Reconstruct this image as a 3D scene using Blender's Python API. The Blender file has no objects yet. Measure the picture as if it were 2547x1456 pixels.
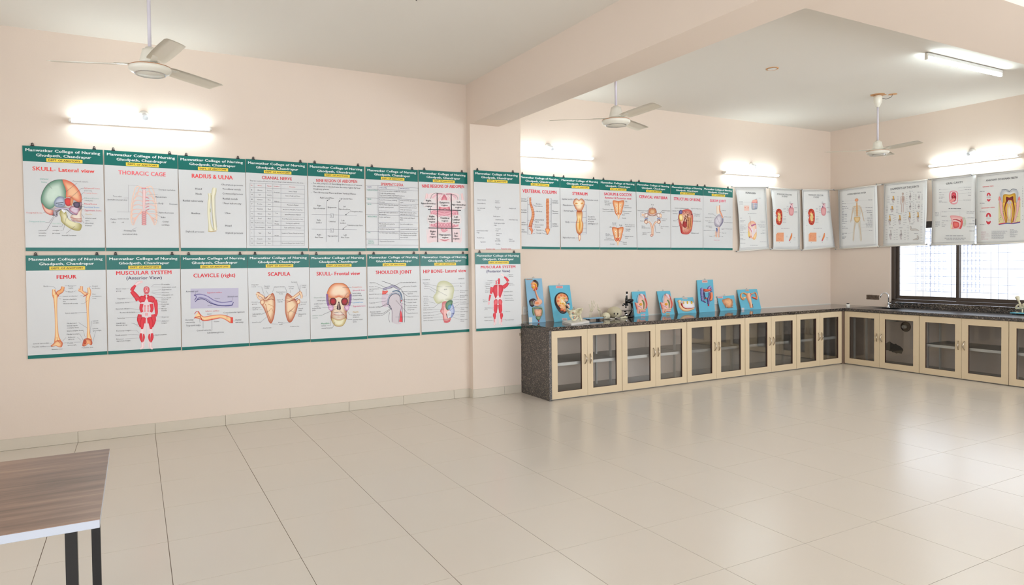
import bpy, bmesh, math, random
from mathutils import Vector, Matrix
random.seed(7)
PI = math.pi

# ------------------------------------------------------------------ camera, sky, lights, exposure
FPX, CY = 1690.87, 694.5                      # focal length in pixels and horizon offset, measured on the photograph
CAM = Vector((0.0, 0.0, 1.53))
CR = Vector((0.87466, -0.48458, -0.01154)).normalized()
CF = Vector((0.4844, 0.8745, -0.0234)).normalized()
CU = CR.cross(CF).normalized()
CF = CU.cross(CR).normalized()
cam_data = bpy.data.cameras.new('camera')
cam_data.sensor_width = 36.0
cam_data.lens = FPX / 2547 * 36.0
cam_data.shift_y = (CY - 728) / 2547
cam_data.clip_end = 200
cam = bpy.data.objects.new('camera', cam_data)
cam.matrix_world = Matrix(((CR.x, CU.x, -CF.x, CAM.x), (CR.y, CU.y, -CF.y, CAM.y), (CR.z, CU.z, -CF.z, CAM.z), (0, 0, 0, 1)))
bpy.context.scene.collection.objects.link(cam)
bpy.context.scene.camera = cam

sc = bpy.context.scene
sc.view_settings.view_transform = 'Standard'
sc.view_settings.look = 'None'
sc.view_settings.gamma = 1.0
sc.view_settings.exposure = 0.17
sc.view_settings.use_curve_mapping = False

world = bpy.data.worlds.new('sky')
sc.world = world
world.use_nodes = True
bg = world.node_tree.nodes['Background']
bg.inputs[0].default_value = (0.86, 0.94, 1.06, 1)
bg.inputs[1].default_value = 3.6

COL = bpy.context.scene.collection
# room
D, W, ZC = 7.048, 9.73, 3.562                 # picture wall, window wall, ceiling
XB, YF = -3.472, -1.60                        # walls behind the camera
X0, Y0, S = -0.472, 6.620, 0.600              # floor tile grid
PX0, PX1, PY = 3.330, 3.985, 6.955            # pillar
BX1, BZ, BZ2 = 3.70, 3.105, 3.13              # beams
YC, XC, ZT, ZD0, ZD1 = 6.342, 9.047, 0.817, 0.014, 0.772   # cabinet fronts, counter height, doors
WY0, WY1, WZ0, WZ1 = 2.55, 6.065, 0.862, 2.05 # window opening in the right wall

def area(name, loc, rot, sx, sy, power, color):
    l = bpy.data.lights.new(name, 'AREA'); l.shape = 'RECTANGLE'; l.size = sx; l.size_y = sy
    l.energy = power; l.color = color
    o = bpy.data.objects.new(name, l); o.location = loc; o.rotation_euler = rot
    COL.objects.link(o); return o
# daylight entering by the windows of the two walls behind the camera and by the window in view
area('daylight_front_windows', (1.2, YF - 0.12, 1.75), (math.radians(108), 0, 0), 7.6, 1.5, 150, (0.90, 0.955, 1.0))
area('daylight_front_windows_far', (7.2, YF - 0.12, 1.75), (math.radians(108), 0, 0), 3.2, 1.5, 165, (0.90, 0.955, 1.0))
area('daylight_back_windows', (XB - 0.12, 2.6, 1.75), (math.radians(108), 0, math.radians(-90)), 5.2, 1.5, 70, (0.90, 0.955, 1.0))
#area('daylight_right_window', (W + 0.75, 4.3, 1.6), (math.radians(90), 0, math.radians(90)), 3.3, 1.2, 90, (0.93, 0.97, 1.0))

# ------------------------------------------------------------------ helpers
def lin(h):
    if not isinstance(h, str): return tuple(h)[:3]
    v = [int(h[i:i + 2], 16) / 255 for i in (0, 2, 4)]
    return tuple(x / 12.92 if x <= .04045 else ((x + .055) / 1.055) ** 2.4 for x in v)

def mat(name, col, rough=.5, metal=0, spec=.5, bump=0, bscale=40, emit=None, var=0, vscale=3, coat=0):
    m = bpy.data.materials.new(name); m.use_nodes = True
    nt = m.node_tree; b = nt.nodes['Principled BSDF']
    c = lin(col)
    b.inputs['Base Color'].default_value = (*c, 1); b.inputs['Roughness'].default_value = rough
    b.inputs['Metallic'].default_value = metal; b.inputs['Specular IOR Level'].default_value = spec
    b.inputs['Coat Weight'].default_value = coat
    if emit:
        b.inputs['Emission Color'].default_value = (*lin(emit[0]), 1); b.inputs['Emission Strength'].default_value = emit[1]
    if bump or var:
        tc = nt.nodes.new('ShaderNodeTexCoord')
    if bump:
        n = nt.nodes.new('ShaderNodeTexNoise'); n.inputs['Scale'].default_value = bscale; n.inputs['Detail'].default_value = 4
        bp = nt.nodes.new('ShaderNodeBump'); bp.inputs['Strength'].default_value = bump; bp.inputs['Distance'].default_value = .01
        nt.links.new(tc.outputs['Object'], n.inputs['Vector']); nt.links.new(n.outputs['Fac'], bp.inputs['Height'])
        nt.links.new(bp.outputs['Normal'], b.inputs['Normal'])
    if var:
        n = nt.nodes.new('ShaderNodeTexNoise'); n.inputs['Scale'].default_value = vscale; n.inputs['Detail'].default_value = 5
        r = nt.nodes.new('ShaderNodeMapRange'); r.inputs['To Min'].default_value = 1 - var; r.inputs['To Max'].default_value = 1 + var
        mx = nt.nodes.new('ShaderNodeVectorMath'); mx.operation = 'SCALE'; mx.inputs[0].default_value = c
        nt.links.new(tc.outputs['Object'], n.inputs['Vector']); nt.links.new(n.outputs['Fac'], r.inputs['Value'])
        nt.links.new(r.outputs['Result'], mx.inputs['Scale']); nt.links.new(mx.outputs['Vector'], b.inputs['Base Color'])
    return m

def print_mat(name, rough, spec=.5):
    m = mat(name, 'ffffff', rough, spec=spec)
    nt = m.node_tree; a = nt.nodes.new('ShaderNodeVertexColor'); a.layer_name = 'Col'
    nt.links.new(a.outputs['Color'], nt.nodes['Principled BSDF'].inputs['Base Color'])
    return m

def glass_mat(name, tint=(.92, .94, .94), refl=1.0):
    m = bpy.data.materials.new(name); m.use_nodes = True; nt = m.node_tree; nt.nodes.clear()
    o = nt.nodes.new('ShaderNodeOutputMaterial'); t = nt.nodes.new('ShaderNodeBsdfTransparent'); t.inputs[0].default_value = (*tint, 1)
    g = nt.nodes.new('ShaderNodeBsdfGlossy'); g.inputs['Roughness'].default_value = .03
    f = nt.nodes.new('ShaderNodeFresnel'); f.inputs['IOR'].default_value = 1.45
    mu = nt.nodes.new('ShaderNodeMath'); mu.operation = 'MULTIPLY'; mu.inputs[1].default_value = refl; mu.use_clamp = True
    mx = nt.nodes.new('ShaderNodeMixShader')
    nt.links.new(f.outputs[0], mu.inputs[0]); nt.links.new(mu.outputs[0], mx.inputs[0]); nt.links.new(t.outputs[0], mx.inputs[1]); nt.links.new(g.outputs[0], mx.inputs[2])
    nt.links.new(mx.outputs[0], o.inputs[0]); return m

def granite_mat(name, rough=.08):
    m = mat(name, '3a3836', rough, spec=.9, coat=0)
    nt = m.node_tree; b = nt.nodes['Principled BSDF']; tc = nt.nodes.new('ShaderNodeTexCoord')
    v = nt.nodes.new('ShaderNodeTexVoronoi'); v.inputs['Scale'].default_value = 130
    n = nt.nodes.new('ShaderNodeTexNoise'); n.inputs['Scale'].default_value = 80; n.inputs['Detail'].default_value = 6; n.inputs['Roughness'].default_value = .7
    mx = nt.nodes.new('ShaderNodeMixRGB'); mx.blend_type = 'MIX'; mx.inputs[0].default_value = .45
    cr = nt.nodes.new('ShaderNodeValToRGB'); e = cr.color_ramp.elements
    e[0].position = .34; e[0].color = (*lin('151414'), 1); e[1].position = .74; e[1].color = (*lin('a39a90'), 1)
    k = e.new(.47); k.color = (*lin('272424'), 1); k = e.new(.56); k.color = (*lin('3e3936'), 1); k = e.new(.62); k.color = (*lin('6c5c50'), 1)
    nt.links.new(tc.outputs['Object'], v.inputs['Vector']); nt.links.new(tc.outputs['Object'], n.inputs['Vector'])
    nt.links.new(n.outputs['Fac'], mx.inputs[1]); nt.links.new(v.outputs['Color'], mx.inputs[2])
    nt.links.new(mx.outputs[0], cr.inputs[0]); nt.links.new(cr.outputs[0], b.inputs['Base Color'])
    return m

def wood_mat(name):
    m = mat(name, '8a6a55', .32, spec=.5)
    nt = m.node_tree; b = nt.nodes['Principled BSDF']; tc = nt.nodes.new('ShaderNodeTexCoord')
    mp = nt.nodes.new('ShaderNodeMapping'); mp.inputs['Scale'].default_value = (1.1, 15, 1)
    n = nt.nodes.new('ShaderNodeTexNoise'); n.inputs['Scale'].default_value = 2.0; n.inputs['Detail'].default_value = 8; n.inputs['Roughness'].default_value = .62
    n2 = nt.nodes.new('ShaderNodeTexNoise'); n2.inputs['Scale'].default_value = 2.2; n2.inputs['Detail'].default_value = 2
    cr = nt.nodes.new('ShaderNodeValToRGB'); e = cr.color_ramp.elements
    e[0].position = .3; e[0].color = (*lin('5a463b'), 1); e[1].position = .75; e[1].color = (*lin('b0927a'), 1)
    k = e.new(.5); k.color = (*lin('86695a'), 1)
    mx = nt.nodes.new('ShaderNodeMixRGB'); mx.inputs[0].default_value = .25
    nt.links.new(tc.outputs['Object'], mp.inputs['Vector']); nt.links.new(mp.outputs[0], n.inputs['Vector']); nt.links.new(tc.outputs['Object'], n2.inputs['Vector'])
    nt.links.new(n.outputs['Fac'], mx.inputs[1]); nt.links.new(n2.outputs['Fac'], mx.inputs[2]); nt.links.new(mx.outputs[0], cr.inputs[0])
    nt.links.new(cr.outputs[0], b.inputs['Base Color']); return m

M = dict(
    wall=mat('wall_paint', 'e3d2c2', .75, spec=.2, bump=.06, bscale=60, var=.012, vscale=2),
    ceil=mat('ceiling_paint', 'e9e3d9', .8, spec=.15, bump=.05, bscale=40),
    tile=mat('floor_tile', 'd9cfc1', .24, spec=.42, var=.03, vscale=1.3),
    skirt=mat('skirting_tile', 'd2c7b5', .3, var=.03, vscale=5),
    grout=mat('tile_grout', '6a5643', .8),
    granite=granite_mat('polished_granite'),
    granite2=granite_mat('dusty_granite', .3),
    gside=granite_mat('granite_side', .3),
    beige=mat('beige_laminate', 'd9c4a3', .38, spec=.4),
    edge=mat('brown_edge_band', '4a2a1c', .5),
    white=mat('white_laminate', 'd8d6d0', .4),
    carcass=mat('grey_board', 'bab5ac', .6),
    nickel=mat('brushed_nickel', 'b8aa98', .28, metal=1),
    chrome=mat('chrome', 'd8dade', .12, metal=1),
    steel=mat('stainless_steel', 'a8aaac', .3, metal=1),
    alum=mat('brown_aluminium', '4b4038', .4, spec=.5, metal=.2),
    grille=mat('white_grille_paint', 'c9cad6', .5),
    black=mat('black_metal', '1c1a1a', .4),
    blackgloss=mat('black_gloss', '101010', .15),
    ivory=mat('ivory_enamel', 'e2dccd', .3),
    bladem=mat('cream_blade_enamel', 'dcd2bf', .35),
    batten=mat('white_batten', 'e8e8e8', .45),
    tube=mat('lit_tube', 'ffffff', .5, emit=((.80, .95, 1.0), 32)),
    plastic=mat('white_plastic', 'e4ded4', .4),
    bone=mat('bone_plastic', 'dcd3b4', .45, var=.06, vscale=30),
    boneo=mat('old_bone', 'c2b79a', .5, var=.1, vscale=30),
    tabwhite=mat('white_edge_band', 'c4c8d2', .4),
    wood=wood_mat('walnut_laminate'),
    board=mat('blue_board', '62b4cc', .5),
    boardp=mat('pale_blue_board', '84b2cc', .5),
    paper=mat('laminated_paper', 'd9d9d8', .3, spec=.4),
    chart=mat('matt_chart_paper', 'e8e8e5', .5, spec=.3),
    prnt=print_mat('laminated_print', .35, .3),
    prntm=print_mat('matt_print', .5, .3),
    relief=print_mat('painted_relief', .35, .5),
    teal=mat('teal_print', '096c62', .28, spec=.3, var=.03, vscale=8),
    cement=mat('rough_cement', 'a3947f', .9, bump=.6, bscale=90, var=.25, vscale=40),
    brick=mat('broken_plaster', '6b5a4c', .95, bump=.8, bscale=60, var=.45, vscale=45),
    glass=glass_mat('cabinet_glass', (.975, .975, .97), .8),
    wglass=glass_mat('window_glass', (.95, .96, .97), .8),
    facade=mat('white_facade', 'f0f0f0', .8),
    fgrey=mat('grey_shutters', 'c0c0cc', .7),
    darkhole=mat('dark_plastic', '2a2422', .7),
    peach2=mat('exposed_filler', 'dca878', .9),
)

class MB:
    """collects shapes in world coordinates and links them as one mesh object"""
    floor_z = None                             # nothing sinks below this height
    def __init__(s): s.v = []; s.f = []; s.c = None; s.sm = []
    def add(s, vs, fs, smooth=False):
        n = len(s.v); s.v += [tuple(v) for v in vs]; s.f += [tuple(i + n for i in f) for f in fs]; s.sm += [smooth] * len(fs); return s
    def box(s, x0, x1, y0, y1, z0, z1, mx=None):
        vs = [Vector((x, y, z)) for x in (x0, x1) for y in (y0, y1) for z in (z0, z1)]
        if mx is not None: vs = [mx @ v for v in vs]
        return s.add(vs, [(0, 1, 3, 2), (4, 6, 7, 5), (0, 4, 5, 1), (2, 3, 7, 6), (0, 2, 6, 4), (1, 5, 7, 3)])
    def bbox(s, x0, x1, y0, y1, z0, z1, b=.002, mx=None):
        """box with chamfered edges"""
        bm = bmesh.new(); bmesh.ops.create_cube(bm, size=1)
        for v in bm.verts: v.co = Vector(((x0 + x1) / 2 + v.co.x * (x1 - x0), (y0 + y1) / 2 + v.co.y * (y1 - y0), (z0 + z1) / 2 + v.co.z * (z1 - z0)))
        bmesh.ops.bevel(bm, geom=bm.edges[:], offset=b, segments=1, affect='EDGES')
        bm.verts.index_update()
        vs = [mx @ v.co if mx is not None else v.co.copy() for v in bm.verts]
        s.add(vs, [tuple(v.index for v in f.verts) for f in bm.faces]); bm.free(); return s
    def tube(s, pts, r, n=10, cap=True):
        pts = [Vector(p) for p in pts]; rs = r if isinstance(r, (list, tuple)) else [r] * len(pts)
        vs = []; up = None
        for i, p in enumerate(pts):
            d = (pts[min(i + 1, len(pts) - 1)] - pts[max(i - 1, 0)]).normalized()
            if up is None:
                up = Vector((0, 0, 1)) if abs(d.z) < .9 else Vector((1, 0, 0))
            a = d.cross(up).normalized(); up2 = a.cross(d).normalized(); up = up2
            for k in range(n):
                t = 2 * PI * k / n; vs.append(p + (a * math.cos(t) + up2 * math.sin(t)) * rs[i])
        fs = [(i * n + k, i * n + (k + 1) % n, (i + 1) * n + (k + 1) % n, (i + 1) * n + k) for i in range(len(pts) - 1) for k in range(n)]
        if cap: fs += [tuple(range(n))[::-1], tuple((len(pts) - 1) * n + k for k in range(n))]
        return s.add(vs, fs, True)
    def lathe(s, c, prof, n=28, axis=Vector((0, 0, 1))):
        """prof: (radius, height) pairs along axis"""
        c = Vector(c); axis = Vector(axis).normalized(); q = Vector((0, 0, 1)).rotation_difference(axis); vs = []
        for (r, h) in prof:
            for k in range(n):
                t = 2 * PI * k / n; vs.append(c + q @ Vector((r * math.cos(t), r * math.sin(t), h)))
        fs = [(i * n + k, i * n + (k + 1) % n, (i + 1) * n + (k + 1) % n, (i + 1) * n + k) for i in range(len(prof) - 1) for k in range(n)]
        return s.add(vs, fs, True)
    def ball(s, c, rx, ry=None, rz=None, mx=None, n=14, m=9):
        ry = ry or rx; rz = rz or rx; c = Vector(c); vs = []
        for i in range(m + 1):
            a = PI * i / m
            for k in range(n):
                t = 2 * PI * k / n; v = Vector((rx * math.sin(a) * math.cos(t), ry * math.sin(a) * math.sin(t), rz * math.cos(a)))
                vs.append(c + (mx @ v if mx is not None else v))
        return s.add(vs, [(i * n + k, (i + 1) * n + k, (i + 1) * n + (k + 1) % n, i * n + (k + 1) % n) for i in range(m) for k in range(n)], True)
    def build(s, name, m, parent=None, loc=None, colors=None):
        base = Vector(parent['_o']) if parent is not None else Vector(loc if loc is not None else (0, 0, 0))
        if MB.floor_z is not None: s.v = [(v[0], v[1], max(v[2], MB.floor_z)) for v in s.v]
        me = bpy.data.meshes.new(name); me.from_pydata([tuple(Vector(v) - base) for v in s.v], [], s.f); me.validate(clean_customdata=False)
        if m is not None: me.materials.append(m)
        if len(me.polygons) == len(s.sm): me.polygons.foreach_set('use_smooth', s.sm)
        if s.c is not None:
            a = me.color_attributes.new('Col', 'FLOAT_COLOR', 'POINT')
            a.data.foreach_set('color', [x for c in s.c for x in (*c, 1)])
        o = bpy.data.objects.new(name, me); COL.objects.link(o)
        if parent is not None: o.parent = parent
        else: o.location = base
        o['_o'] = tuple(base); return o

def tag(o, label=None, cat=None, group=None, kind=None):
    if label: o['label'] = label
    if cat: o['category'] = cat
    if group: o['group'] = group
    if kind: o['kind'] = kind
    return o
def thing(name, loc, label, cat, group=None):
    o = bpy.data.objects.new(name, None); o.location = loc; COL.objects.link(o); o['_o'] = tuple(loc); o.empty_display_size = .1
    return tag(o, label, cat, group)
def struct(name, mb, m, parent=None, loc=None):
    o = mb.build(name, m, parent, loc)
    if parent is None: o['kind'] = 'structure'
    return o
def copy_tree(o, parent=None, move=None):
    c = o.copy(); COL.objects.link(c)
    if parent is not None: c.parent = parent
    elif move is not None: c.location = Vector(o.location) + Vector(move); c['_o'] = tuple(c.location)
    for ch in o.children: copy_tree(ch, c)
    return c

# points of the photograph turned into places on a wall, a counter or any plane
def ray(x, y): return CF + CR * ((x - 1273.5) / FPX) - CU * ((y - CY) / FPX)
def hit(x, y, p, n): d = ray(x, y); return CAM + d * ((Vector(p) - CAM).dot(n) / d.dot(n))
def on_y(x, y, Y): return hit(x, y, (0, Y, 0), Vector((0, 1, 0)))
def on_x(x, y, X): return hit(x, y, (X, 0, 0), Vector((1, 0, 0)))
def on_z(x, y, Z): return hit(x, y, (0, 0, Z), Vector((0, 0, 1)))
def seen(p):
    d = Vector(p) - CAM; w = d.dot(CF)
    if w < .1: return None
    return 1273.5 + FPX * d.dot(CR) / w, CY - FPX * d.dot(CU) / w

# ------------------------------------------------------------------ the room
T = .15
fl = struct('floor', MB().box(XB - T, W + T, YF - T, D + T, -.06, -.0014), M['grout'])
def tile_mesh(w, h):
    b = MB(); b.box(0, w, 0, h, -.008, 0)
    me = bpy.data.meshes.new('floor_tile'); me.from_pydata([tuple(v) for v in b.v], [], b.f); me.materials.append(M['tile']); return me
G = .0030
full = tile_mesh(S - G, S - G); cut = tile_mesh(S - G, D - Y0 - G)
stuff = MB(); nt_ = 0
for i in range(-5, 17):
    for j in range(-1, 14):
        x = X0 + S * i; y = Y0 - S * (j + 1) if j >= 0 else Y0
        x1, y1 = x + S - G, (y + S - G if j >= 0 else D - G)
        if x1 > W + .01: continue
        y0_ = max(y, YF)
        if y1 < y0_: continue
        vis = False
        if y > .3:
            for p in ((x, y), (x1, y), (x, y1), (x1, y1)):
                q = seen((p[0], p[1], 0))
                if q and -40 < q[0] < 2590 and q[1] < 1500: vis = True
        if vis and not (x > XC + .3 or y > YC + .2 and x > PX1 + .1):
            o = bpy.data.objects.new('floor_tile', full if j >= 0 else cut); COL.objects.link(o)
            o.location = (x + random.uniform(-.0003, .0003), y, random.uniform(-.0001, .0001)); o.parent = fl; nt_ += 1
        else: stuff.box(x, x1, y0_, y1, -.008, 0)
so = stuff.build('floor_tile_field', M['tile'], fl); so['kind'] = 'stuff'

# walls
def wall_with_holes(name, horizontal, c0, c1, a0, a1, z0, z1, holes):
    """slab between a0..a1 along its length, thickness c0..c1, with rectangular openings (a, b, zl, zh)"""
    b = MB(); cuts = sorted(holes); a = a0
    def put(p, q, zl, zh):
        if q - p < 1e-4 or zh - zl < 1e-4: return
        if horizontal: b.box(p, q, c0, c1, zl, zh)
        else: b.box(c0, c1, p, q, zl, zh)
    for (p, q, zl, zh) in cuts:
        put(a, p, z0, z1); put(p, q, z0, zl); put(p, q, zh, z1); a = q
    put(a, a1, z0, z1)
    return struct(name, b, M['wall'])
wall_with_holes('wall_left', True, D, D + T, XB - T, W + T, -.06, ZC + .1, [])
wall_with_holes('wall_right', False, W, W + T, YF - T, D, -.06, ZC + .1, [(WY0, WY1, WZ0, WZ1), (-1.2, 1.6, WZ0, WZ1)])
wall_with_holes('wall_front', True, YF - T, YF, XB - T, W, -.06, ZC + .1, [(-2.6, 0.2, 1.0, 2.5), (1.0, 5.0, 1.0, 2.5), (5.6, 8.8, 1.0, 2.5)])
wall_with_holes('wall_back', False, XB - T, XB, YF, D, -.06, ZC + .1, [(0.0, 2.4, 1.0, 2.5), (3.0, 5.2, 1.0, 2.5)])
struct('ceiling', MB().box(XB, W, YF, D, ZC, ZC + .1), M['ceil'])
b = MB(); b.box(PX0, PX1, PY, D + .002, -.004, ZC); pillar = struct('trim_1', b, M['wall']); pillar['label'] = 'shallow painted pillar standing out of the picture wall'
b = MB(); b.box(PX0, BX1, YF, PY + .001, BZ, ZC); o = struct('trim_2', b, M['wall']); o['label'] = 'painted ceiling beam running from the pillar over the camera'
b = MB(); b.box(BX1, W, 2.24, 2.90, BZ2, ZC); o = struct('trim_3', b, M['wall']); o['label'] = 'wide ceiling beam crossing to the window wall'

# rough cement strip beside the pillar and broken socket hole in the window wall
b = MB(); n = 26
for i in range(n):
    z0 = .12 + i * (.80 / n); w = .006 + .022 * random.random() + (.016 if i > n * .6 else 0) - (.012 if 6 < i < 10 else 0)
    w = max(w, .004)
    b.box(PX1 - w, PX1 + .003, PY - .002 - .003 * random.random(), PY + .01, z0, z0 + .80 / n + .002)
o = b.build('exposed_cement', M['cement'], pillar)

# skirting tiles
def skirting(name, segs):
    root = None
    root = bpy.data.objects.new(name, None); COL.objects.link(root); root['kind'] = 'structure'; root['_o'] = (0, 0, 0)
    for (x0, x1, y0, y1) in segs:
        b = MB(); h = .098 + random.uniform(-.002, .002)
        b.bbox(x0, x1, y0, y1, 0.0008, h, .0015)
        b.build('skirting_tile', M['skirt'], root, )
    return root
segs = []
for i in range(-6, 7):
    a, c = max(X0 + S * i, XB), min(X0 + S * (i + 1), PX0)
    if c > a: segs.append((a + .0012, c - .0012, D - .012, D - .0005))
segs += [(PX0 - .011, PX0 - .0005, PY - .011, D - .013), (PX0 + .001, X0 + S * 7 - .001, PY - .011, PY - .0005), (X0 + S * 7 + .001, PX1 - .035, PY - .011, PY - .0005)]
skirting('baseboard_left', segs)
b = []
for j in range(-1, 13):
    y1 = D - .013 if j < 0 else Y0 - S * j; y0 = Y0 - S * (j + 1)
    b.append((XB + .0005, XB + .012, max(y0, YF) + .001, y1 - .001))
skirting('baseboard_back', b[:-1])
# ------------------------------------------------------------------ window in the right wall
win = bpy.data.objects.new('window_1', None); COL.objects.link(win); win['kind'] = 'structure'; win['_o'] = (0, 0, 0)
FX0, FX1 = W + .03, W + .10                    # depth of the frame inside the opening
ym = 5.145
b = MB()
b.bbox(FX0, FX1, WY1 - .055, WY1, WZ0 + .06, WZ1, .003); b.bbox(FX0, FX1, WY0, WY0 + .05, WZ0 + .06, WZ1, .003)
b.bbox(FX0, FX1, WY0, WY1, WZ1 - .05, WZ1, .003); b.bbox(FX0, FX1, WY0, WY1, WZ0 + .035, WZ0 + .075, .003)
b.bbox(FX0 - .008, FX0, WY0, WY1, WZ0 + .035, WZ0 + .05, .001)
b.build('outer_frame', M['alum'], win)
def sash(y0, y1, x):
    s = MB(); t = .042; z0, z1 = WZ0 + .077, WZ1 - .045
    s.bbox(x, x + .025, y0, y0 + t, z0, z1, .003); s.bbox(x, x + .025, y1 - t, y1, z0, z1, .003)
    s.bbox(x + .001, x + .024, y0, y1, z0, z0 + .052, .003); s.bbox(x + .001, x + .024, y0, y1, z1 - .045, z1, .003)
    o = s.build('sash', M['alum'], win)
    MB().box(x + .010, x + .014, y0 + t - .005, y1 - t + .005, z0 + .05, z1 - .04).build('glass_pane', M['wglass'], o)
sash(ym - .022, WY1 - .055, FX0 + .036)
sash(4.05, ym + .022, FX0 + .008)
sash(WY0 + .05, 4.09, FX0 + .036)
sb = MB(); sb.bbox(W - .012, FX1 + .04, WY0 - .02, WY1 + .0, WZ0 - .003, WZ0 + .032, .002)
sb.bbox(W - .03, W + .0, WY0 - .02, WY1 + .02, ZT + .001, WZ0 - .001, .002)
o = sb.build('window_sill', M['granite'], win); o['label'] = 'polished dark granite sill'
g = thing('window_grille', (W + .12, 4.3, WZ0), 'white painted steel security grille outside the window', 'grille')
zs = [.955 + .1065 * k for k in range(11)]
for z in zs: MB().tube([(W + .12, WY0 - .05, z), (W + .12, WY1 + .02, z)], .0038, 6).build('horizontal_bar', M['grille'], g)
for y in (6.02, 5.759, 5.659, 5.555, 5.272, 5.169, 5.067, 4.777, 4.684, 4.579, 4.27, 4.17, 4.07, 3.77, 3.67, 3.57, 3.27, 3.17, 3.07):
    MB().tube([(W + .128, y, WZ0 + .02), (W + .128, y, WZ1)], .0042, 6).build('vertical_bar', M['grille'], g)
# frames of the windows behind the camera
def plain_window(name, horizontal, c, a0, a1, z0, z1):
    r = bpy.data.objects.new(name, None); COL.objects.link(r); r['kind'] = 'structure'; r['_o'] = (0, 0, 0)
    f = MB(); gl = MB(); t = .05; n = 2
    def bx(m_, p, q, zl, zh, d0, d1):
        if horizontal: m_.box(p, q, c + d0, c + d1, zl, zh)
        else: m_.box(c + d0, c + d1, p, q, zl, zh)
    bx(f, a0, a1, z0, z0 + t, -.03, .03); bx(f, a0, a1, z1 - t, z1, -.03, .03)
    for k in range(n + 1):
        a = a0 + (a1 - a0 - t) * k / n; bx(f, a, a + t, z0 + t, z1 - t, -.03, .03)
    bx(gl, a0 + t, a1 - t, z0 + t, z1 - t, -.002, .002)
    f.build('window_frame', M['alum'], r); gl.build('glass_pane', M['wglass'], r)
plain_window('window_2', True, YF - .07, -2.6, .2, 1.0, 2.5); plain_window('window_3', True, YF - .07, 1.0, 5.0, 1.0, 2.5)
plain_window('window_4', True, YF - .07, 5.6, 8.8, 1.0, 2.5); plain_window('window_5', False, XB - .07, 0, 2.4, 1.0, 2.5)
plain_window('window_6', False, XB - .07, 3.0, 5.2, 1.0, 2.5); plain_window('window_7', False, W + .07, -1.2, 1.6, WZ0, WZ1)
# building across the way
bl = thing('neighbouring_building', (17, 9, -4), 'bright white building with grey barred windows seen through the window', 'building')
MB().box(16.0, 22, 6.6, 26, -4, 9).build('facade', M['facade'], bl)
MB().box(13.5, 30, -12, 30, -4.1, -4.0).build('yard', M['facade'], bl)
for (xa, ya, xb, yb) in ((2277, 560, 2352, 726), (2384, 560, 2451, 728)):
    p, q = on_x(xa, ya, 15.99), on_x(xb, yb, 15.99)
    w = MB().box(15.95, 16.01, q.y, p.y, q.z, p.z).build('barred_window', M['fgrey'], bl)
    for k in range(7): y = q.y + (p.y - q.y) * (k + .5) / 7; MB().box(15.92, 15.935, y - .018, y + .018, q.z, p.z).build('bar', M['facade'], w)
    for k in range(9): z = q.z + (p.z - q.z) * (k + .5) / 9; MB().box(15.90, 15.915, q.y, p.y, z - .018, z + .018).build('bar', M['facade'], w)
    MB().box(15.7, 16.0, q.y - .1, p.y + .1, q.z - .22, q.z - .1).build('ledge', M['facade'], w)

# ------------------------------------------------------------------ counter and cabinets
SX0, SX1, SY0, SY1 = 9.32, 9.56, 5.72, 6.08    # sink hole
ct = thing('countertop', (W - .3, D - .3, ZT - .04), 'long L-shaped polished dark granite worktop on the cabinets', 'countertop')
b = MB(); z0, z1 = ZT - .038, ZT
MB().box(3.962, W - .001, YC - .012, D - .001, z0, z1).build('slab', M['granite'], ct)
b.box(XC - .012, SX0, 2.2, YC - .012, z0, z1); b.box(SX1, W - .001, 2.2, YC - .012, z0, z1)
b.box(SX0, SX1, 2.2, SY0, z0, z1); b.box(SX0, SX1, SY1, YC - .012, z0, z1)
b.build('slab', M['granite2'], ct)
MB().box(PX1 + .001, W - .001, D - .006, D - .001, ZT, ZT + .012).build('wall_joint', M['plastic'], ct)
sp = MB().bbox(3.962, 3.994, YC - .010, D - .001, .001, ZT - .0385, .0015).build('granite_panel', M['gside'], None, (3.978, 6.7, 0))
tag(sp, 'speckled dark granite end panel closing the run of cabinets beside the pillar', 'panel')
sk = thing('sink', ((SX0 + SX1) / 2, (SY0 + SY1) / 2, ZT - .2), 'steel sink sunk into the granite worktop near the corner', 'sink')
b = MB(); d = .17
b.box(SX0 - .006, SX0, SY0, SY1, ZT - d, ZT - .001); b.box(SX1, SX1 + .006, SY0, SY1, ZT - d, ZT - .001)
b.box(SX0 - .006, SX1 + .006, SY0 - .006, SY0, ZT - d, ZT - .001); b.box(SX0 - .006, SX1 + .006, SY1, SY1 + .006, ZT - d, ZT - .001); b.box(SX0, SX1, SY0, SY1, ZT - d - .004, ZT - d)
b.build('basin', M['steel'], sk)
b = MB(); b.box(SX0 - .012, SX1 + .012, SY0 - .012, SY0 + .002, ZT, ZT + .003); b.box(SX0 - .012, SX1 + .012, SY1 - .002, SY1 + .012, ZT, ZT + .003)
b.box(SX0 - .012, SX0 + .002, SY0, SY1, ZT, ZT + .003); b.box(SX1 - .002, SX1 + .012, SY0, SY1, ZT, ZT + .003); b.build('rim', M['steel'], sk)
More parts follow.
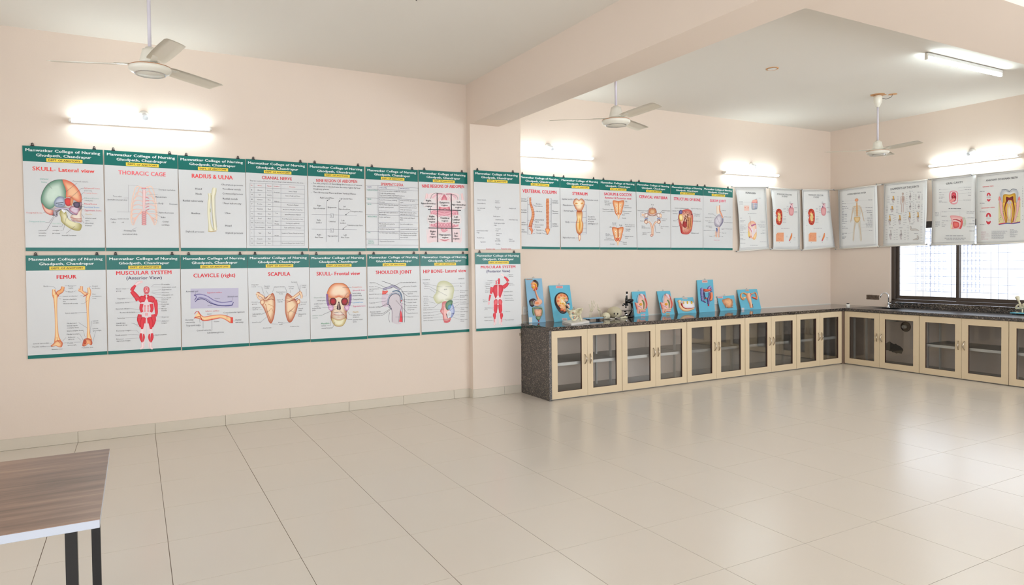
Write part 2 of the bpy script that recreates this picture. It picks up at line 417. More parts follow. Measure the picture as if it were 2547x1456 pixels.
# tap
tp = on_z(2209, 768, ZT); tp = Vector((9.63, 6.0, ZT))
pb, ptp = on_x(2210, 764, 9.64), on_x(2206, 729, 9.64)
tp = Vector((9.64, pb.y, ZT + .001)); h = ptp.z - ZT
ta = thing('tap', tp, 'chrome tap with an arched spout behind the corner sink', 'tap')
MB().lathe(tp, [(.026, 0), (.026, .006), (.014, .012), (.013, .05), (.016, .055), (.016, .07), (.009, .08)]).build('tap_base', M['chrome'], ta)
pts = [tp + Vector((0, 0, .07)), tp + Vector((0, 0, h - .05))]
for k in range(1, 9):
    a = PI * k / 8 * .93; pts.append(tp + Vector((-.02 * (1 - math.cos(a)) * 1.3, .035 * (1 - math.cos(a)) * 1.2, h - .05 + .05 * math.sin(a))))
pts.append(pts[-1] + Vector((-.005, .008, -.03)))
MB().tube(pts, .0075, 12).build('spout', M['chrome'], ta)
MB().tube([tp + Vector((0, 0, .05)), tp + Vector((-.01, -.045, .055))], [.009, .011], 10).build('tap_knob', M['chrome'], ta)
# little white block with a dark cap near the corner
q = on_z(2112, 766, ZT); q = Vector((9.16, q.y + .02, ZT))
bk = thing('socket_adapter', q, 'small white cylindrical plug with a dark cap on the counter corner', 'plug')
MB().lathe(q, [(.0, 0), (.026, 0), (.026, .05), (.024, .052), (0, .052)], 20).build('body', M['plastic'], bk)
MB().lathe(q + Vector((0, 0, .052)), [(.0, 0), (.018, 0), (.018, .014), (0, .014)], 16).build('cap', M['darkhole'], bk)

def frame_boxes(b, to, w, x0, x1, z0, z1, t):
    """door leaf ring x0..x1 by z0..z1 in the leaf's own plane, made of stiles and rails with a chamfer"""
    st, rl = .076, .078
    for (a, c, e, f) in ((x0, x0 + st, z0, z1), (x1 - st, x1, z0, z1), (x0 + st, x1 - st, z0, z0 + rl), (x0 + st, x1 - st, z1 - rl, z1)):
        vs = [to(u, d, z) for u in (a, c) for d in (0, t) for z in (e, f)]
        b.add(vs, [(0, 1, 3, 2), (4, 6, 7, 5), (0, 4, 5, 1), (2, 3, 7, 6), (0, 2, 6, 4), (1, 5, 7, 3)])
def cabinet(to, u0, u1, um, label, group, shelf=True, first=False):
    """to(u, depth, z): u along the front, depth into the room from the door face backwards"""
    base = to((u0 + u1) / 2, .33, 0)
    c = thing('cabinet', base, label, 'cabinet', group)
    def bx(b, a, e, d0, d1, zl, zh):
        vs = [to(u, d, z) for u in (a, e) for d in (d0, d1) for z in (zl, zh)]
        b.add(vs, [(0, 1, 3, 2), (4, 6, 7, 5), (0, 4, 5, 1), (2, 3, 7, 6), (0, 2, 6, 4), (1, 5, 7, 3)]); return b
    DP = .67
    for d in (.03, .20, .49):
        for (a, e) in (((u0 + .002, u0 + .017),) if first else ()) + ((u1 - .017, u1 - .002),):
            bx(MB(), a, e, d, d + (.02 if d < .1 else .034), .023, ZT - .0405).build('post', M['edge'] if d < .1 else M['white'], c)
    bx(MB(), u0 + .002, u1 - .002, .026, DP, .004, .022).build('bottom_panel', M['carcass'], c)
    if shelf:
        s = bx(MB(), u0 + .003, u1 - .0175, .07, DP - .02, .372, .398).build('shelf', M['carcass'], c)
        bx(MB(), u0 + .003, u1 - .0175, .064, .0698, .368, .402).build('shelf_edge', M['white'], s)
    gap = .002
    for k, (a, e) in enumerate(((u0, um), (um, u1))):
        b = MB(); frame_boxes(b, to, 0, a + (.0035 if k == 0 else .0015), e - (.0015 if k == 0 else .0035), ZD0, ZD1, .018)
        dr = b.build('door', M['beige'], c)
        e2 = MB(); x0, x1, zl, zh = a + gap + .076, e - gap - .076, ZD0 + .078, ZD1 - .078
        bx(e2, x0 - .001, x0 + .002, .002, .022, zl, zh); bx(e2, x1 - .002, x1 + .001, .002, .022, zl, zh)
        bx(e2, x0, x1, .002, .022, zl - .001, zl + .002); bx(e2, x0, x1, .002, .022, zh - .002, zh + .001)
        e2.build('glazing_bead', M['edge'], dr)
        bx(MB(), x0 + .002, x1 - .002, .012, .016, zl + .002, zh - .002).build('glass_pane', M['glass'], dr)
        hu = (e - gap - .036) if k == 0 else (a + gap + .036)
        pts = []
        for i in range(9):
            t = i / 8; pts.append(to(hu + (.008 if k == 0 else -.008) * math.sin(PI * t) , -.003 - .026 * math.sin(PI * t), .375 + .112 * t))
        MB().tube(pts, [.004 + .004 * math.sin(PI * i / 8) for i in range(9)], 8).build('handle', M['nickel'], dr)
    for z in (.12, .64): MB().tube([to(u1 - .018, .0385, z), to(u1 - .05, .0385, z)], .012, 8).build('hinge', M['darkhole'], c)
    return c
toA = lambda u, d, z: Vector((u, YC + d, z))
toB = lambda u, d, z: Vector((XC + d, -u, z))
xa = [3.998, 4.482, 4.977, 5.486, 5.993, 6.500, 7.015, 7.518, 8.026, 8.520, 9.011]
namesA = ['beige two-door glass cabinet next to the granite end panel', 'beige two-door glass cabinet second from the granite end panel',
          'beige two-door glass cabinet in the middle of the picture wall run', 'beige two-door glass cabinet second from the room corner, picture wall side',
          'beige two-door glass cabinet in the room corner under the picture wall']
for k in range(5): cabinet(toA, xa[2 * k], xa[2 * k + 2], xa[2 * k + 1], namesA[k], 'glass-door cabinets under the picture wall', first=(k == 0))
yb = [-6.325, -5.791, -5.242, -4.715, -4.188, -3.655, -3.12]
namesB = ['beige two-door glass cabinet under the sink, without a shelf', 'beige two-door glass cabinet below the middle of the window', 'beige glass cabinet cut by the right edge of the photo, below the window']
for k in range(3): cabinet(toB, yb[2 * k], yb[2 * k + 2], yb[2 * k + 1], namesB[k], 'glass-door cabinets under the window', shelf=(k > 0), first=(k == 0))
b = MB().box(9.013, XC + .02, YC - .002, YC + .03, .004, ZT - .04); b.box(XC + .002, XC + .02, -yb[0] + .003, YC + .01, .004, ZT - .04)
o = b.build('corner_filler', mat('brown_filler', '7a6353', .6), None, (9.03, YC, 0)); tag(o, 'narrow brown filler strip where the two cabinet runs meet', 'filler strip')
# plumbing seen through the sink cabinet
q = on_x(2253, 813, W)
dp = thing('drain_pipe', (W - .02, q.y, q.z), 'round waste pipe end in a broken wall hole inside the sink cabinet', 'pipe')
b = MB(); b.lathe((W - .001, q.y, q.z), [(.0, .0), (.075, .0), (.06, .006), (.045, .004), (0, .002)], 18, (-1, 0, 0)); b.build('broken_hole', M['brick'], dp)
b = MB(); b.lathe((W - .01, q.y, q.z), [(.026, 0), (.026, .05), (.019, .05), (.019, .01), (0, .01)], 16, (-1, 0, 0)); b.build('pipe_end', M['plastic'], dp)
q = on_x(2222, 866, W); b = MB()
vs = [(W - .0015, q.y, q.z)]
for k in range(26):
    a = 2 * PI * k / 26; r = .11 * (1 + .2 * math.sin(2 * a + 1) + random.uniform(-.2, .2)); vs.append((W - .0015, q.y + r * 1.25 * math.cos(a), q.z + r * .8 * math.sin(a)))
b.add(vs, [(0, k + 1, (k + 1) % 26 + 1) for k in range(26)]); o = b.build('wall_stain', mat('damp_stain', '5f5850', .9, var=.3, vscale=30), None, (W, q.y, q.z)); tag(o, 'dark ragged damp stain on the wall inside the sink cabinet', 'stain')
# broken switch box hole
p, q = on_x(2155, 733.5, W), on_x(2187, 746.5, W)
hb = thing('wall_hole', (W, (p.y + q.y) / 2, q.z), 'rough unplastered socket hole in the wall left of the tap', 'wall hole')
b = MB(); n = 16; vs = []; c = Vector((W - .002, (p.y + q.y) / 2, (p.z + q.z) / 2)); hy, hz = (p.y - q.y) / 2, (p.z - q.z) / 2
for k in range(n * 4):
    a = 2 * PI * k / (n * 4); cx, cz = math.cos(a), math.sin(a); m_ = max(abs(cx), abs(cz)); rr = random.uniform(.93, 1.03)
    vs.append((W - .002, c.y + hy * cx / m_ * rr, c.z + hz * cz / m_ * rr))
b.add([c] + vs, [(0, k + 1, (k + 1) % (n * 4) + 1) for k in range(n * 4)]); b.build('broken_plaster', M['brick'], hb)
b = MB()
for k in range(9): y = c.y + hy * random.uniform(-.8, .8); z = c.z + hz * random.uniform(-.6, .6); b.ball((W - .004, y, z), .004, .02, .012, n=7, m=5)
b.build('brick_chunks', M['brick'], hb)

# ------------------------------------------------------------------ socket plates
def plate(x0, y0, x1, y1, label):
    p, q = on_y(x0, y0, D - .01), on_y(x1, y1, D - .01)
    r = thing('socket_plate', ((p.x + q.x) / 2, D - .01, q.z), label, 'socket')
    MB().bbox(p.x, q.x, D - .012, D - .0005, q.z, p.z, .003).build('plate', M['plastic'], r)
    cx = p.x + (q.x - p.x) * .68; cz = (p.z + q.z) / 2
    for (dx, dz) in ((0, .018), (-.012, -.008), (.012, -.008)): MB().tube([(cx + dx, D - .0128, cz + dz), (cx + dx, D - .0118, cz + dz)], .0042, 10).build('pin_hole', M['darkhole'], r)
    MB().bbox(p.x + .008, p.x + (q.x - p.x) * .4, D - .0145, D - .012, cz - .02, cz + .02, .001).build('switch', M['white'], r)
plate(1300.5, 763, 1319, 783, 'white socket plate low on the wall behind the digestive board')
plate(1776, 742, 1790, 757, 'white socket plate low on the wall behind the bowel board')

# ------------------------------------------------------------------ tube lights and lamp holders
def tube_light(a, b_, wall, label):
    """a, b_: the two ends of the lit tube; wall: unit vector pointing from the tube to what it is fixed on"""
    a, b_ = Vector(a), Vector(b_); wall = Vector(wall); d = (b_ - a).normalized(); up = wall.cross(d).normalized(); mid = (a + b_) / 2
    r = thing('tube_light', mid + wall * .055, label, 'tube light', 'lit tube lights')
    mx = Matrix((( d.x, wall.x, up.x, mid.x), (d.y, wall.y, up.y, mid.y), (d.z, wall.z, up.z, mid.z), (0, 0, 0, 1)))
    L = (b_ - a).length / 2
    MB().bbox(-L - .01, L + .01, .022, .056, -.017, .017, .003, mx).build('batten', M['batten'], r)
    MB().tube([a, b_], .0135, 14).build('tube', M['tube'], r)
    for s in (-1, 1): MB().bbox(s * (L + .0), s * (L + .022), -.012, .052, -.014, .014, .003, mx).build('end_cap', M['plastic'], r) if s > 0 else MB().bbox(-(L + .022), -L, -.012, .052, -.014, .014, .003, mx).build('end_cap', M['plastic'], r)
    return r
DT = D - .062
tube_light(on_y(178, 298.5, DT), on_y(520, 320, DT), (0, 1, 0), 'lit tube light above the two leftmost anatomy posters')
p2 = on_y(1474, 394.5, DT); tube_light((p2.x - 1.13, DT, p2.z - .016), p2, (0, 1, 0), 'lit tube light just right of the pillar, its end hidden')
tube_light(on_y(1806, 428.5, DT), on_y(1936, 437, DT), (0, 1, 0), 'lit tube light above the white skin chart')
tube_light(on_x(2312, 413.5, W - .062), on_x(2531, 387, W - .062), (1, 0, 0), 'lit tube light on the window wall above the charts')
q0, q1 = on_z(2306, 146, ZC - .062), on_z(2489, 188, ZC - .062)
tube_light(q0, q1, (0, 0, 1), 'lit tube light on the ceiling beside the wide beam')
def holder(p, n, side, label):
    p = Vector(p); n = Vector(n)
    r = thing('lamp_holder', p, label, 'lamp holder')
    MB().lathe(p, [(0, 0), (.045, 0), (.045, .008), (.036, .018), (0, .02)], 22, -n).build('round_plate', M['plastic'], r)
    ax = (-n + Vector((0, 0, -.55)) + Vector(side) * .45).normalized(); q = p - n * .012
    MB().lathe(q, [(.022, 0), (.024, .03), (.030, .05), (.030, .072), (.024, .074), (.022, .05), (0, .05)], 18, ax).build('socket', M['batten'], r)
holder(on_y(358, 288, D - .001), (0, 1, 0), (.4, 0, 0), 'white angled lamp holder above the tube light over the left posters')
holder(on_y(1364, 366, D - .001), (0, 1, 0), (.4, 0, 0), 'white angled lamp holder above the tube light right of the pillar')
holder(on_y(1869, 412, D - .001), (0, 1, 0), (.4, 0, 0), 'white angled lamp holder above the tube light over the skin chart')
holder(on_x(2418, 378, W - .001), (1, 0, 0), (0, .4, 0), 'white angled lamp holder above the window wall tube light')
# ceiling outlets
q = on_z(1921, 170.5, ZC); r = thing('ceiling_outlet', (q.x, q.y, ZC), 'open round white ceiling outlet in the middle of the right bay', 'ceiling outlet')
MB().lathe((q.x, q.y, ZC - .0005), [(.045, 0), (.05, .004), (.062, .006), (.066, .0)], 24, (0, 0, -1)).build('rim', M['peach2'], r)
MB().lathe((q.x, q.y, ZC - .001), [(0, .001), (.044, .002), (.048, .006)], 24, (0, 0, -1)).build('cover', M['plastic'], r)
q = on_z(1042, -4, ZC); r = thing('ceiling_outlet', (q.x, q.y, ZC), 'small ceiling outlet with wire ends at the top edge', 'ceiling outlet')
MB().lathe((q.x, q.y, ZC - .0005), [(0, .003), (.03, .004), (.04, 0)], 20, (0, 0, -1)).build('cover', M['plastic'], r)
MB().tube([(q.x - .02, q.y, ZC - .003), (q.x - .03, q.y - .01, ZC - .02), (q.x - .02, q.y - .015, ZC - .028)], .003, 6).build('wire', M['darkhole'], r)

# ------------------------------------------------------------------ ceiling fans
def fan_proto():
    r = thing('ceiling_fan', (0, 0, 0), 'x', 'ceiling fan', 'three-bladed ceiling fans')
    MB().tube([(0, 0, .16), (0, 0, ZC - 2.80 - .10)], .0115, 12).build('downrod', mat('lilac_grey_rod', 'cfc8cf', .35), r)
    MB().lathe((0, 0, ZC - 2.80), [(.012, -.17), (.02, -.165), (.045, -.11), (.05, -.06), (.044, -.03), (.03, -.022), (0, -.022)], 24).build('canopy', M['ivory'], r)
    MB().lathe((0, 0, 0), [(.0, .0), (.088, .002), (.092, .006), (.118, .018), (.128, .032), (.128, .046), (.120, .056), (.075, .066), (.07, .075), (0, .075)], 40).build('motor_housing', M['ivory'], r)
    MB().lathe((0, 0, 0), [(.0885, .0005), (.092, .0), (.0955, .0045)], 40).build('trim_ring', M['chrome'], r)
    MB().lathe((0, 0, 0), [(.1285, .0475), (.1287, .050), (.1265, .052)], 40).build('copper_ring', mat('copper_line', 'c98a5c', .3, metal=.6), r)
    MB().lathe((0, 0, 0), [(.058, .075), (.06, .082), (.062, .09), (.050, .14), (.044, .165), (.03, .17), (.026, .18), (.012, .183)], 28).build('upper_cup', M['ivory'], r)
    for k in range(3):
        a = 2 * PI * k / 3; ca, sa = math.cos(a), math.sin(a)
        def tr(u, v, z): return (u * ca - v * sa, u * sa + v * ca, z)
        prof = [(.122, .050), (.16, .057), (.30, .061), (.46, .062), (.585, .059), (.602, .050)]
        vs = []
        for (u, w) in prof:
            for s in (-1, -.4, .4, 1):
                v = w * s; z = .070 - v * .20 - (abs(s) ** 2) * .004
                if u > .59 and s == 1: pass
                vs.append(tr(u - (.006 * s if u > .59 else 0), v, z))
        n = len(prof); fs = [(i * 4 + j, i * 4 + j + 1, (i + 1) * 4 + j + 1, (i + 1) * 4 + j) for i in range(n - 1) for j in range(3)]
        t = .0018; k0 = len(vs); vs += [(x, y, z - t) for (x, y, z) in vs]
        fs2 = fs + [tuple(i + k0 for i in f[::-1]) for f in fs]
        ring = [i * 4 for i in range(n)] + [(n - 1) * 4 + j for j in (1, 2, 3)] + [i * 4 + 3 for i in range(n - 2, -1, -1)] + [2, 1]
        fs2 += [(ring[i], ring[i] + k0, ring[(i + 1) % len(ring)] + k0, ring[(i + 1) % len(ring)]) for i in range(len(ring))]
        bl_ = MB().add(vs, fs2, True).build('blade', M['bladem'], r)
        ib = MB(); ib.add([tr(u, v, z) for (u, v, z) in ((.08, -.02, .066), (.08, .02, .066), (.21, .035, .064), (.21, -.035, .072), (.08, -.02, .071), (.08, .02, .071), (.21, .035, .0655), (.21, -.035, .0785))],
                         [(0, 1, 2, 3), (4, 7, 6, 5), (0, 4, 5, 1), (1, 5, 6, 2), (2, 6, 7, 3), (3, 7, 4, 0)])
        ib.build('blade_iron', M['ivory'], bl_)
    return r
fp = fan_proto()
for (x, y, z, a, lab) in ((.114, 5.105, 2.80, 2.828, 'cream three-bladed ceiling fan at the left above the skull posters'), (3.845, 4.96, 2.80 - .035, 2.553, 'cream ceiling fan hanging just right of the beam'), (8.085, 5.20, 2.815, 2.429, 'cream ceiling fan near the room corner, two blades seen')):
    o = copy_tree(fp); o.location = (x, y, z); o.rotation_euler = (0, 0, a); o['label'] = lab
def rm(o):
    for c in list(o.children): rm(c)
    bpy.data.objects.remove(o)
rm(fp)
q = Vector((8.085, 5.20, ZC)); r = thing('ceiling_patch', q, 'broken peach plaster around the mount of the corner fan', 'plaster patch')
for (dx, dy, rx) in ((0, 0, .1), (.14, -.10, .06)):
    b = MB(); vs = [(q.x + dx, q.y + dy, ZC - .002)]
    for k in range(16): a = 2 * PI * k / 16; rr = rx * random.uniform(.75, 1.1); vs.append((q.x + dx + rr * math.cos(a), q.y + dy + rr * math.sin(a), ZC - .0012))
    b.add(vs, [(0, k + 1, (k + 1) % 16 + 1) for k in range(16)]); b.build('filler', M['peach2'], r)
MB().tube([q + Vector((.02, 0, -.03)), q + Vector((.09, -.05, -.055)), q + Vector((.14, -.09, -.03)), q + Vector((.14, -.10, -.002))], .003, 6).build('wire', M['darkhole'], r)

# ------------------------------------------------------------------ table in the lower left corner
tb = thing('work_table', (-.9, 2.92, 0), 'dark walnut laminate table with white edging and black steel legs', 'table')
TX0, TX1, TY0, TY1 = -1.75, -.1135, 2.457, 3.392
MB().box(TX0, TX1, TY0, TY1, .748, .7505).build('laminate_top', M['wood'], tb)
MB().bbox(TX0, TX1 - .0005, TY0, TY1, .722, .748, .001).build('table_top', M['tabwhite'], tb)
lb = MB()
for (x, y) in ((-.192, 2.50), (-.168, 3.32)):
    MB().bbox(x - .016, x + .016, y - .016, y + .016, 0, .7215, .001).build('leg', M['black'], tb)
for (x, y) in ((-1.66, 2.50), (-1.66, 3.32)): MB().bbox(x - .016, x + .016, y - .016, y + .016, 0, .7215, .001).build('leg', M['black'], tb)

# ------------------------------------------------------------------ printing: lettering and artwork as thin flat shapes lying on the sheets
_fc = bpy.data.curves.new('lettering', 'FONT'); _fc.fill_mode = 'FRONT'
_fo = bpy.data.objects.new('lettering', _fc)
_cache = {}
def glyphs(s, bold=0, res=2):
    k = (s, bold, res)
    if k not in _cache:
        _fc.body = s; _fc.size = 1; _fc.resolution_u = res; _fc.space_character = 1 + bold * 1.6
        me = _fo.to_mesh(); vs = [v.co.copy() for v in me.vertices]; fs = [tuple(p.vertices) for p in me.polygons]; _fo.to_mesh_clear()
        if vs:
            x0 = min(v.x for v in vs); x1 = max(v.x for v in vs)
        else: x0, x1 = 0, 1
        a = []; F = []
        sh = ((0, 0),) if bold < .01 else ((-bold, bold * .3), (bold, bold * .3), (0, -bold * .5))
        for dx, dy in sh:                      # heavier strokes: the letters struck a few times side by side
            n = len(a); lv = n // max(len(vs), 1); a += [(v.x - x0 + dx + (bold if bold >= .01 else 0), v.y + dy, lv * .00012) for v in vs]; F += [tuple(i + n for i in f) for f in fs]
        _cache[k] = (a, F, max(x1 - x0 + (2 * bold if bold >= .01 else 0), 1e-4))
    return _cache[k]
CAPH = .729                                   # cap height of the built-in face at size 1
def catmull(pts, closed, k=5):
    n = len(pts); out = []
    rng = range(n) if closed else range(n - 1)
    for i in rng:
        p0, p1, p2, p3 = (pts[(i + d) % n] if closed else pts[min(max(i + d, 0), n - 1)] for d in (-1, 0, 1, 2))
        for j in range(k):
            t = j / k
            out.append(tuple(.5 * (2 * b + (c - a) * t + (2 * a - 5 * b + 4 * c - d) * t * t + (3 * b - a - 3 * c + d) * t ** 3) for a, b, c, d in zip(p0, p1, p2, p3)))
    if not closed: out.append(tuple(pts[-1]))
    return out
def mixc(a, b, t): return tuple(x + (y - x) * t for x, y in zip(a, b))

class Art:
    """shapes drawn in the pixel frame of an enlargement (ox, oy, k) of the photograph, laid on the plane (p, n)"""
    def __init__(s, p, n, crop, lift=.0006, surf=None, scale=1.0):
        s.p, s.n, s.crop, s.h = Vector(p), Vector(n).normalized(), crop, lift; s.v = []; s.f = []; s.c = []; s.surf = surf; s.K = scale
        s.step = .000035; s.ux = None
    def at(s, x, y, up=0):
        ox, oy, k = s.crop; q = hit(ox + x * k, oy + y * k, s.p, s.n)
        if s.surf: return s.surf(q, s.h + up)
        return q + s.n * (s.h + up)
    def put(s, vs, fs, cs):
        n = len(s.v); s.v += vs; s.f += [tuple(i + n for i in f) for f in fs]; s.c += cs; s.h += s.step
    def poly(s, pts, col, smooth=False):
        col = lin(col)
        if smooth: pts = catmull(pts, True)
        s.put([s.at(*p) for p in pts], [tuple(range(len(pts)))], [col] * len(pts))
    def rect(s, x0, y0, x1, y1, col): s.poly([(x0, y0), (x1, y0), (x1, y1), (x0, y1)], col)
    def blob(s, pts, edge, mid, up=0, outline=None, k=4, cen=None):
        edge, mid = lin(edge), lin(mid); q = catmull(pts, True, k); n = len(q)
        cx = cen[0] if cen else sum(a for a, b in q) / n; cy = cen[1] if cen else sum(b for a, b in q) / n
        rings = ((1, 0), (.93, .38), (.75, .68), (.45, .92)) if up else ((1, 0), (.85, 0), (.5, 0))
        vs = []; cs = []
        if up:
            vs += [s.at(cx + (x - cx), cy + (y - cy), -s.h * .5) for x, y in q]; cs += [edge] * n
        for r, h in rings:
            vs += [s.at(cx + (x - cx) * r, cy + (y - cy) * r, up * h) for x, y in q]
            cs += [mixc(edge, mid, (1 - r) * 1.6 if r > .5 else .9)] * n
        vs.append(s.at(cx, cy, up)); cs.append(mid)
        m = len(rings) + (1 if up else 0)
        fs = [(i * n + j, i * n + (j + 1) % n, (i + 1) * n + (j + 1) % n, (i + 1) * n + j) for i in range(m - 1) for j in range(n)] + [((m - 1) * n + j, (m - 1) * n + (j + 1) % n, m * n) for j in range(n)]
        s.put(vs, fs, cs)
        if outline: s.line(list(pts) + [pts[0]], 2.5 * s.K, outline, smooth=True)
    def stroke(s, pts, w, edge, mid=None, up=0, k=4):
        edge = lin(edge); mid = lin(mid) if mid is not None else edge
        if not isinstance(w, (list, tuple)): w = [w] * len(pts)
        q = catmull([(x, y, ww) for (x, y), ww in zip(pts, w)], False, k) if len(pts) > 2 and k > 1 else [(x, y, ww) for (x, y), ww in zip(pts, w)]
        prof = ((-1, 0, 0), (-.8, .6, .3), (-.35, .93, .85), (0, 1, 1), (.35, .93, .85), (.8, .6, .3), (1, 0, 0)) if up else ((-1, 0, 0), (-.4, 0, .9), (.4, 0, .9), (1, 0, 0))
        vs = []; cs = []; m = len(prof)
        for i, (x, y, ww) in enumerate(q):
            a = q[max(i - 1, 0)]; b = q[min(i + 1, len(q) - 1)]; dx, dy = b[0] - a[0], b[1] - a[1]; L = math.hypot(dx, dy) or 1; nx, ny = -dy / L, dx / L
            for (t, h, cm) in prof:
                vs.append(s.at(x + nx * ww * t / 2, y + ny * ww * t / 2, up * h)); cs.append(mixc(edge, mid, cm))
        fs = [(i * m + j, i * m + j + 1, (i + 1) * m + j + 1, (i + 1) * m + j) for i in range(len(q) - 1) for j in range(m - 1)]
        s.put(vs, fs, cs)
    def line(s, pts, w, col, smooth=False):
        col = lin(col)
        q = catmull([tuple(p) for p in pts], False, 4) if smooth and len(pts) > 2 else pts
        vs = []
        for i, (x, y) in enumerate(q):
            a = q[max(i - 1, 0)]; b = q[min(i + 1, len(q) - 1)]; dx, dy = b[0] - a[0], b[1] - a[1]; L = math.hypot(dx, dy) or 1
            vs += [s.at(x - dy / L * w / 2, y + dx / L * w / 2), s.at(x + dy / L * w / 2, y - dx / L * w / 2)]
        s.put(vs, [(2 * i, 2 * i + 1, 2 * i + 3, 2 * i + 2) for i in range(len(q) - 1)], [col] * len(vs))
    def lines(s, segs, w, col):
        for g in segs:
            s.line([(g[i], g[i + 1]) for i in range(0, len(g), 2)], w, col)
    def lay(s, a, b, height, body, col, bold=0, res=2, pad=0):
        """one line of lettering from point a to point b (middle of the letters), cap height in metres"""
        vs, fs, w = glyphs(body, bold, res)
        if not fs: return
        d = b - a; L = d.length; ex = d / L; ey = s.n.cross(ex).normalized()
        if ey.z < 0: ey = -ey
        sx = L / w; sy = height / CAPH; o = a - ey * (height / 2); col = lin(col)
        out = [o + ex * (x * sx) + ey * (y * sy) + s.n * z for x, y, z in vs]
        s.put(out, fs, [col] * len(out))
    def text(s, x0, x1, y, h, body, col='4a4a50', bold=0, y1=None, res=2):
        """x0..x1, y: where the words run in the enlargement; h: cap height there"""
        a = s.at(x0, y); b = s.at(x1, y if y1 is None else y1); m = (x0 + x1) / 2
        hh = (s.at(m, y - h / 2) - s.at(m, y + h / 2)).length
        c = (a + b) / 2
        if y1 is None:                        # printed level on the sheet
            d = (b - a); d.z = 0; a, b = c - d / 2, c + d / 2
        s.lay(a, b, hh, body, col, bold, res)
    def labels(s, rows, h=13, col='424147', bold=.006):
        for r in rows:
            s.text(r[0], r[1], r[2], r[4] if len(r) > 4 else h, r[3], r[5] if len(r) > 5 else col, bold, res=1)
    def build(s, name, m, parent):
        if not s.v: return None
        b = MB(); b.v = [tuple(v) for v in s.v]; b.f = s.f; b.sm = [False] * len(s.f) if m is not M['relief'] else [True] * len(s.f); b.c = s.c
        n = s.n
        if b.f:                                # faces towards the room
            fs = []
            for f in b.f:
                p0, p1, p2 = (Vector(b.v[f[i]]) for i in (0, 1, 2))
                fs.append(f if (p1 - p0).cross(p2 - p0).dot(n) >= 0 or len(f) > 4 else f[::-1])
            b.f = fs
        return b.build(name, m, parent)

CA, CB_, CC, CD = (40, 340, .23557), (600, 370, .22772), (50, 620, .22772), (600, 620, .22772)
CE, CF_, CG, CH_, CI = (1160, 400, .16480), (1480, 420, .15107), (1820, 440, .14920), (2180, 420, .15109), (1160, 610, .15109)
RED, NAVY, GREY, INK = 'e02a35', '453a5e', '5a595f', '3a393e'

def binder_clip(parent, p, n):
    p = Vector(p)
    MB().add([p + Vector(v) for v in ((-.016, -.004, -.006), (.016, -.004, -.006), (.011, -.004, .006), (-.011, -.004, .006), (-.016, .003, -.006), (.016, .003, -.006), (.011, .003, .006), (-.011, .003, .006))],
             [(0, 1, 2, 3), (4, 7, 6, 5), (0, 4, 5, 1), (1, 5, 6, 2), (2, 6, 7, 3), (3, 7, 4, 0)]).build('binder_clip', M['black'], parent)
    o = MB().tube([p + Vector((.0065 * math.cos(a), -.002, .013 + .009 * math.sin(a))) for a in [-.9 + k * (PI + 1.8) / 8 for k in range(9)]], .0033, 5).build('clip_handle', M['black'], parent)

def teal_poster(label, quad, Y, crop, art, clips=(.12, .89), footer=True, header=True):
    """quad: the four corners of the sheet in the photograph, from top left clockwise"""
    P = [on_y(x, y, Y - .0075) for (x, y) in quad]; tl, tr, br, bl = P
    at = lambda u, v, h=0: (tl + (tr - tl) * u) * (1 - v) + (bl + (br - bl) * u) * v + Vector((0, -h, 0))
    base = (tl + tr) / 2 + Vector((0, .0035, 0))
    r = thing('poster', base, label, 'poster', 'green and white anatomy posters')
    sh = MB(); sh.add([at(0, 0), at(1, 0), at(1, 1), at(0, 1), at(0, 0, -.004), at(1, 0, -.004), at(1, 1, -.004), at(0, 1, -.004)],
                      [(3, 2, 1, 0), (4, 5, 6, 7), (0, 1, 5, 4), (1, 2, 6, 5), (2, 3, 7, 6), (3, 0, 4, 7)])
    sh.build('sheet', M['paper'], r)
    HB = .147
    MB().add([at(0, HB, .0003), at(1, HB, .0003), at(1, 0, .0003), at(0, 0, .0003)], [(0, 1, 2, 3)]).build('header_band', M['teal'], r)
    if footer: MB().add([at(0, .9995, .0003), at(1, .9995, .0003), at(1, .966, .0003), at(0, .966, .0003)], [(0, 1, 2, 3)]).build('footer_band', M['teal'], r)
    H = (tl - bl).length
    t = Art(at(0, 0), (0, -1, 0), crop, .0007)
    lay = lambda T, u0, u1, v, hv, s_, col, bold, res=2: T.lay(at(u0, v, T.h), at(u1, v, T.h), hv * H, s_, col, bold, res)
    lay(t, .035, .965, .037, .0265, 'Manwatkar College of Nursing', 'e6ece8', .034)
    lay(t, .16, .85, .082, .0265, 'Ghodpeth, Chandrapur', 'e6ece8', .034)
    t.build('heading_text', M['prnt'], r)
    t = Art(at(0, 0), (0, -1, 0), crop, .0007)
    t.put([at(.285, .143, t.h), at(.735, .143, t.h), at(.735, .109, t.h), at(.285, .109, t.h)], [(0, 1, 2, 3)], [lin('f0d34a')] * 4)
    lay(t, .31, .71, .126, .0175, 'DEPT. OF ANOTOMY', '3a2f22', .028)
    t.build('department_label', M['prnt'], r)
    A, C_, TT = (Art(at(0, 0), (0, -1, 0), crop, h) for h in (.0006, .0045, .0007))
    art(A, C_, TT)
    TT.build('title_text', M['prnt'], r); A.build('illustration', M['prnt'], r); o = C_.build('caption_text', M['prnt'], r); o['kind'] = 'stuff'
    for u in clips: binder_clip(r, at(u, 0) + Vector((0, .003, .003)), None)
    return r

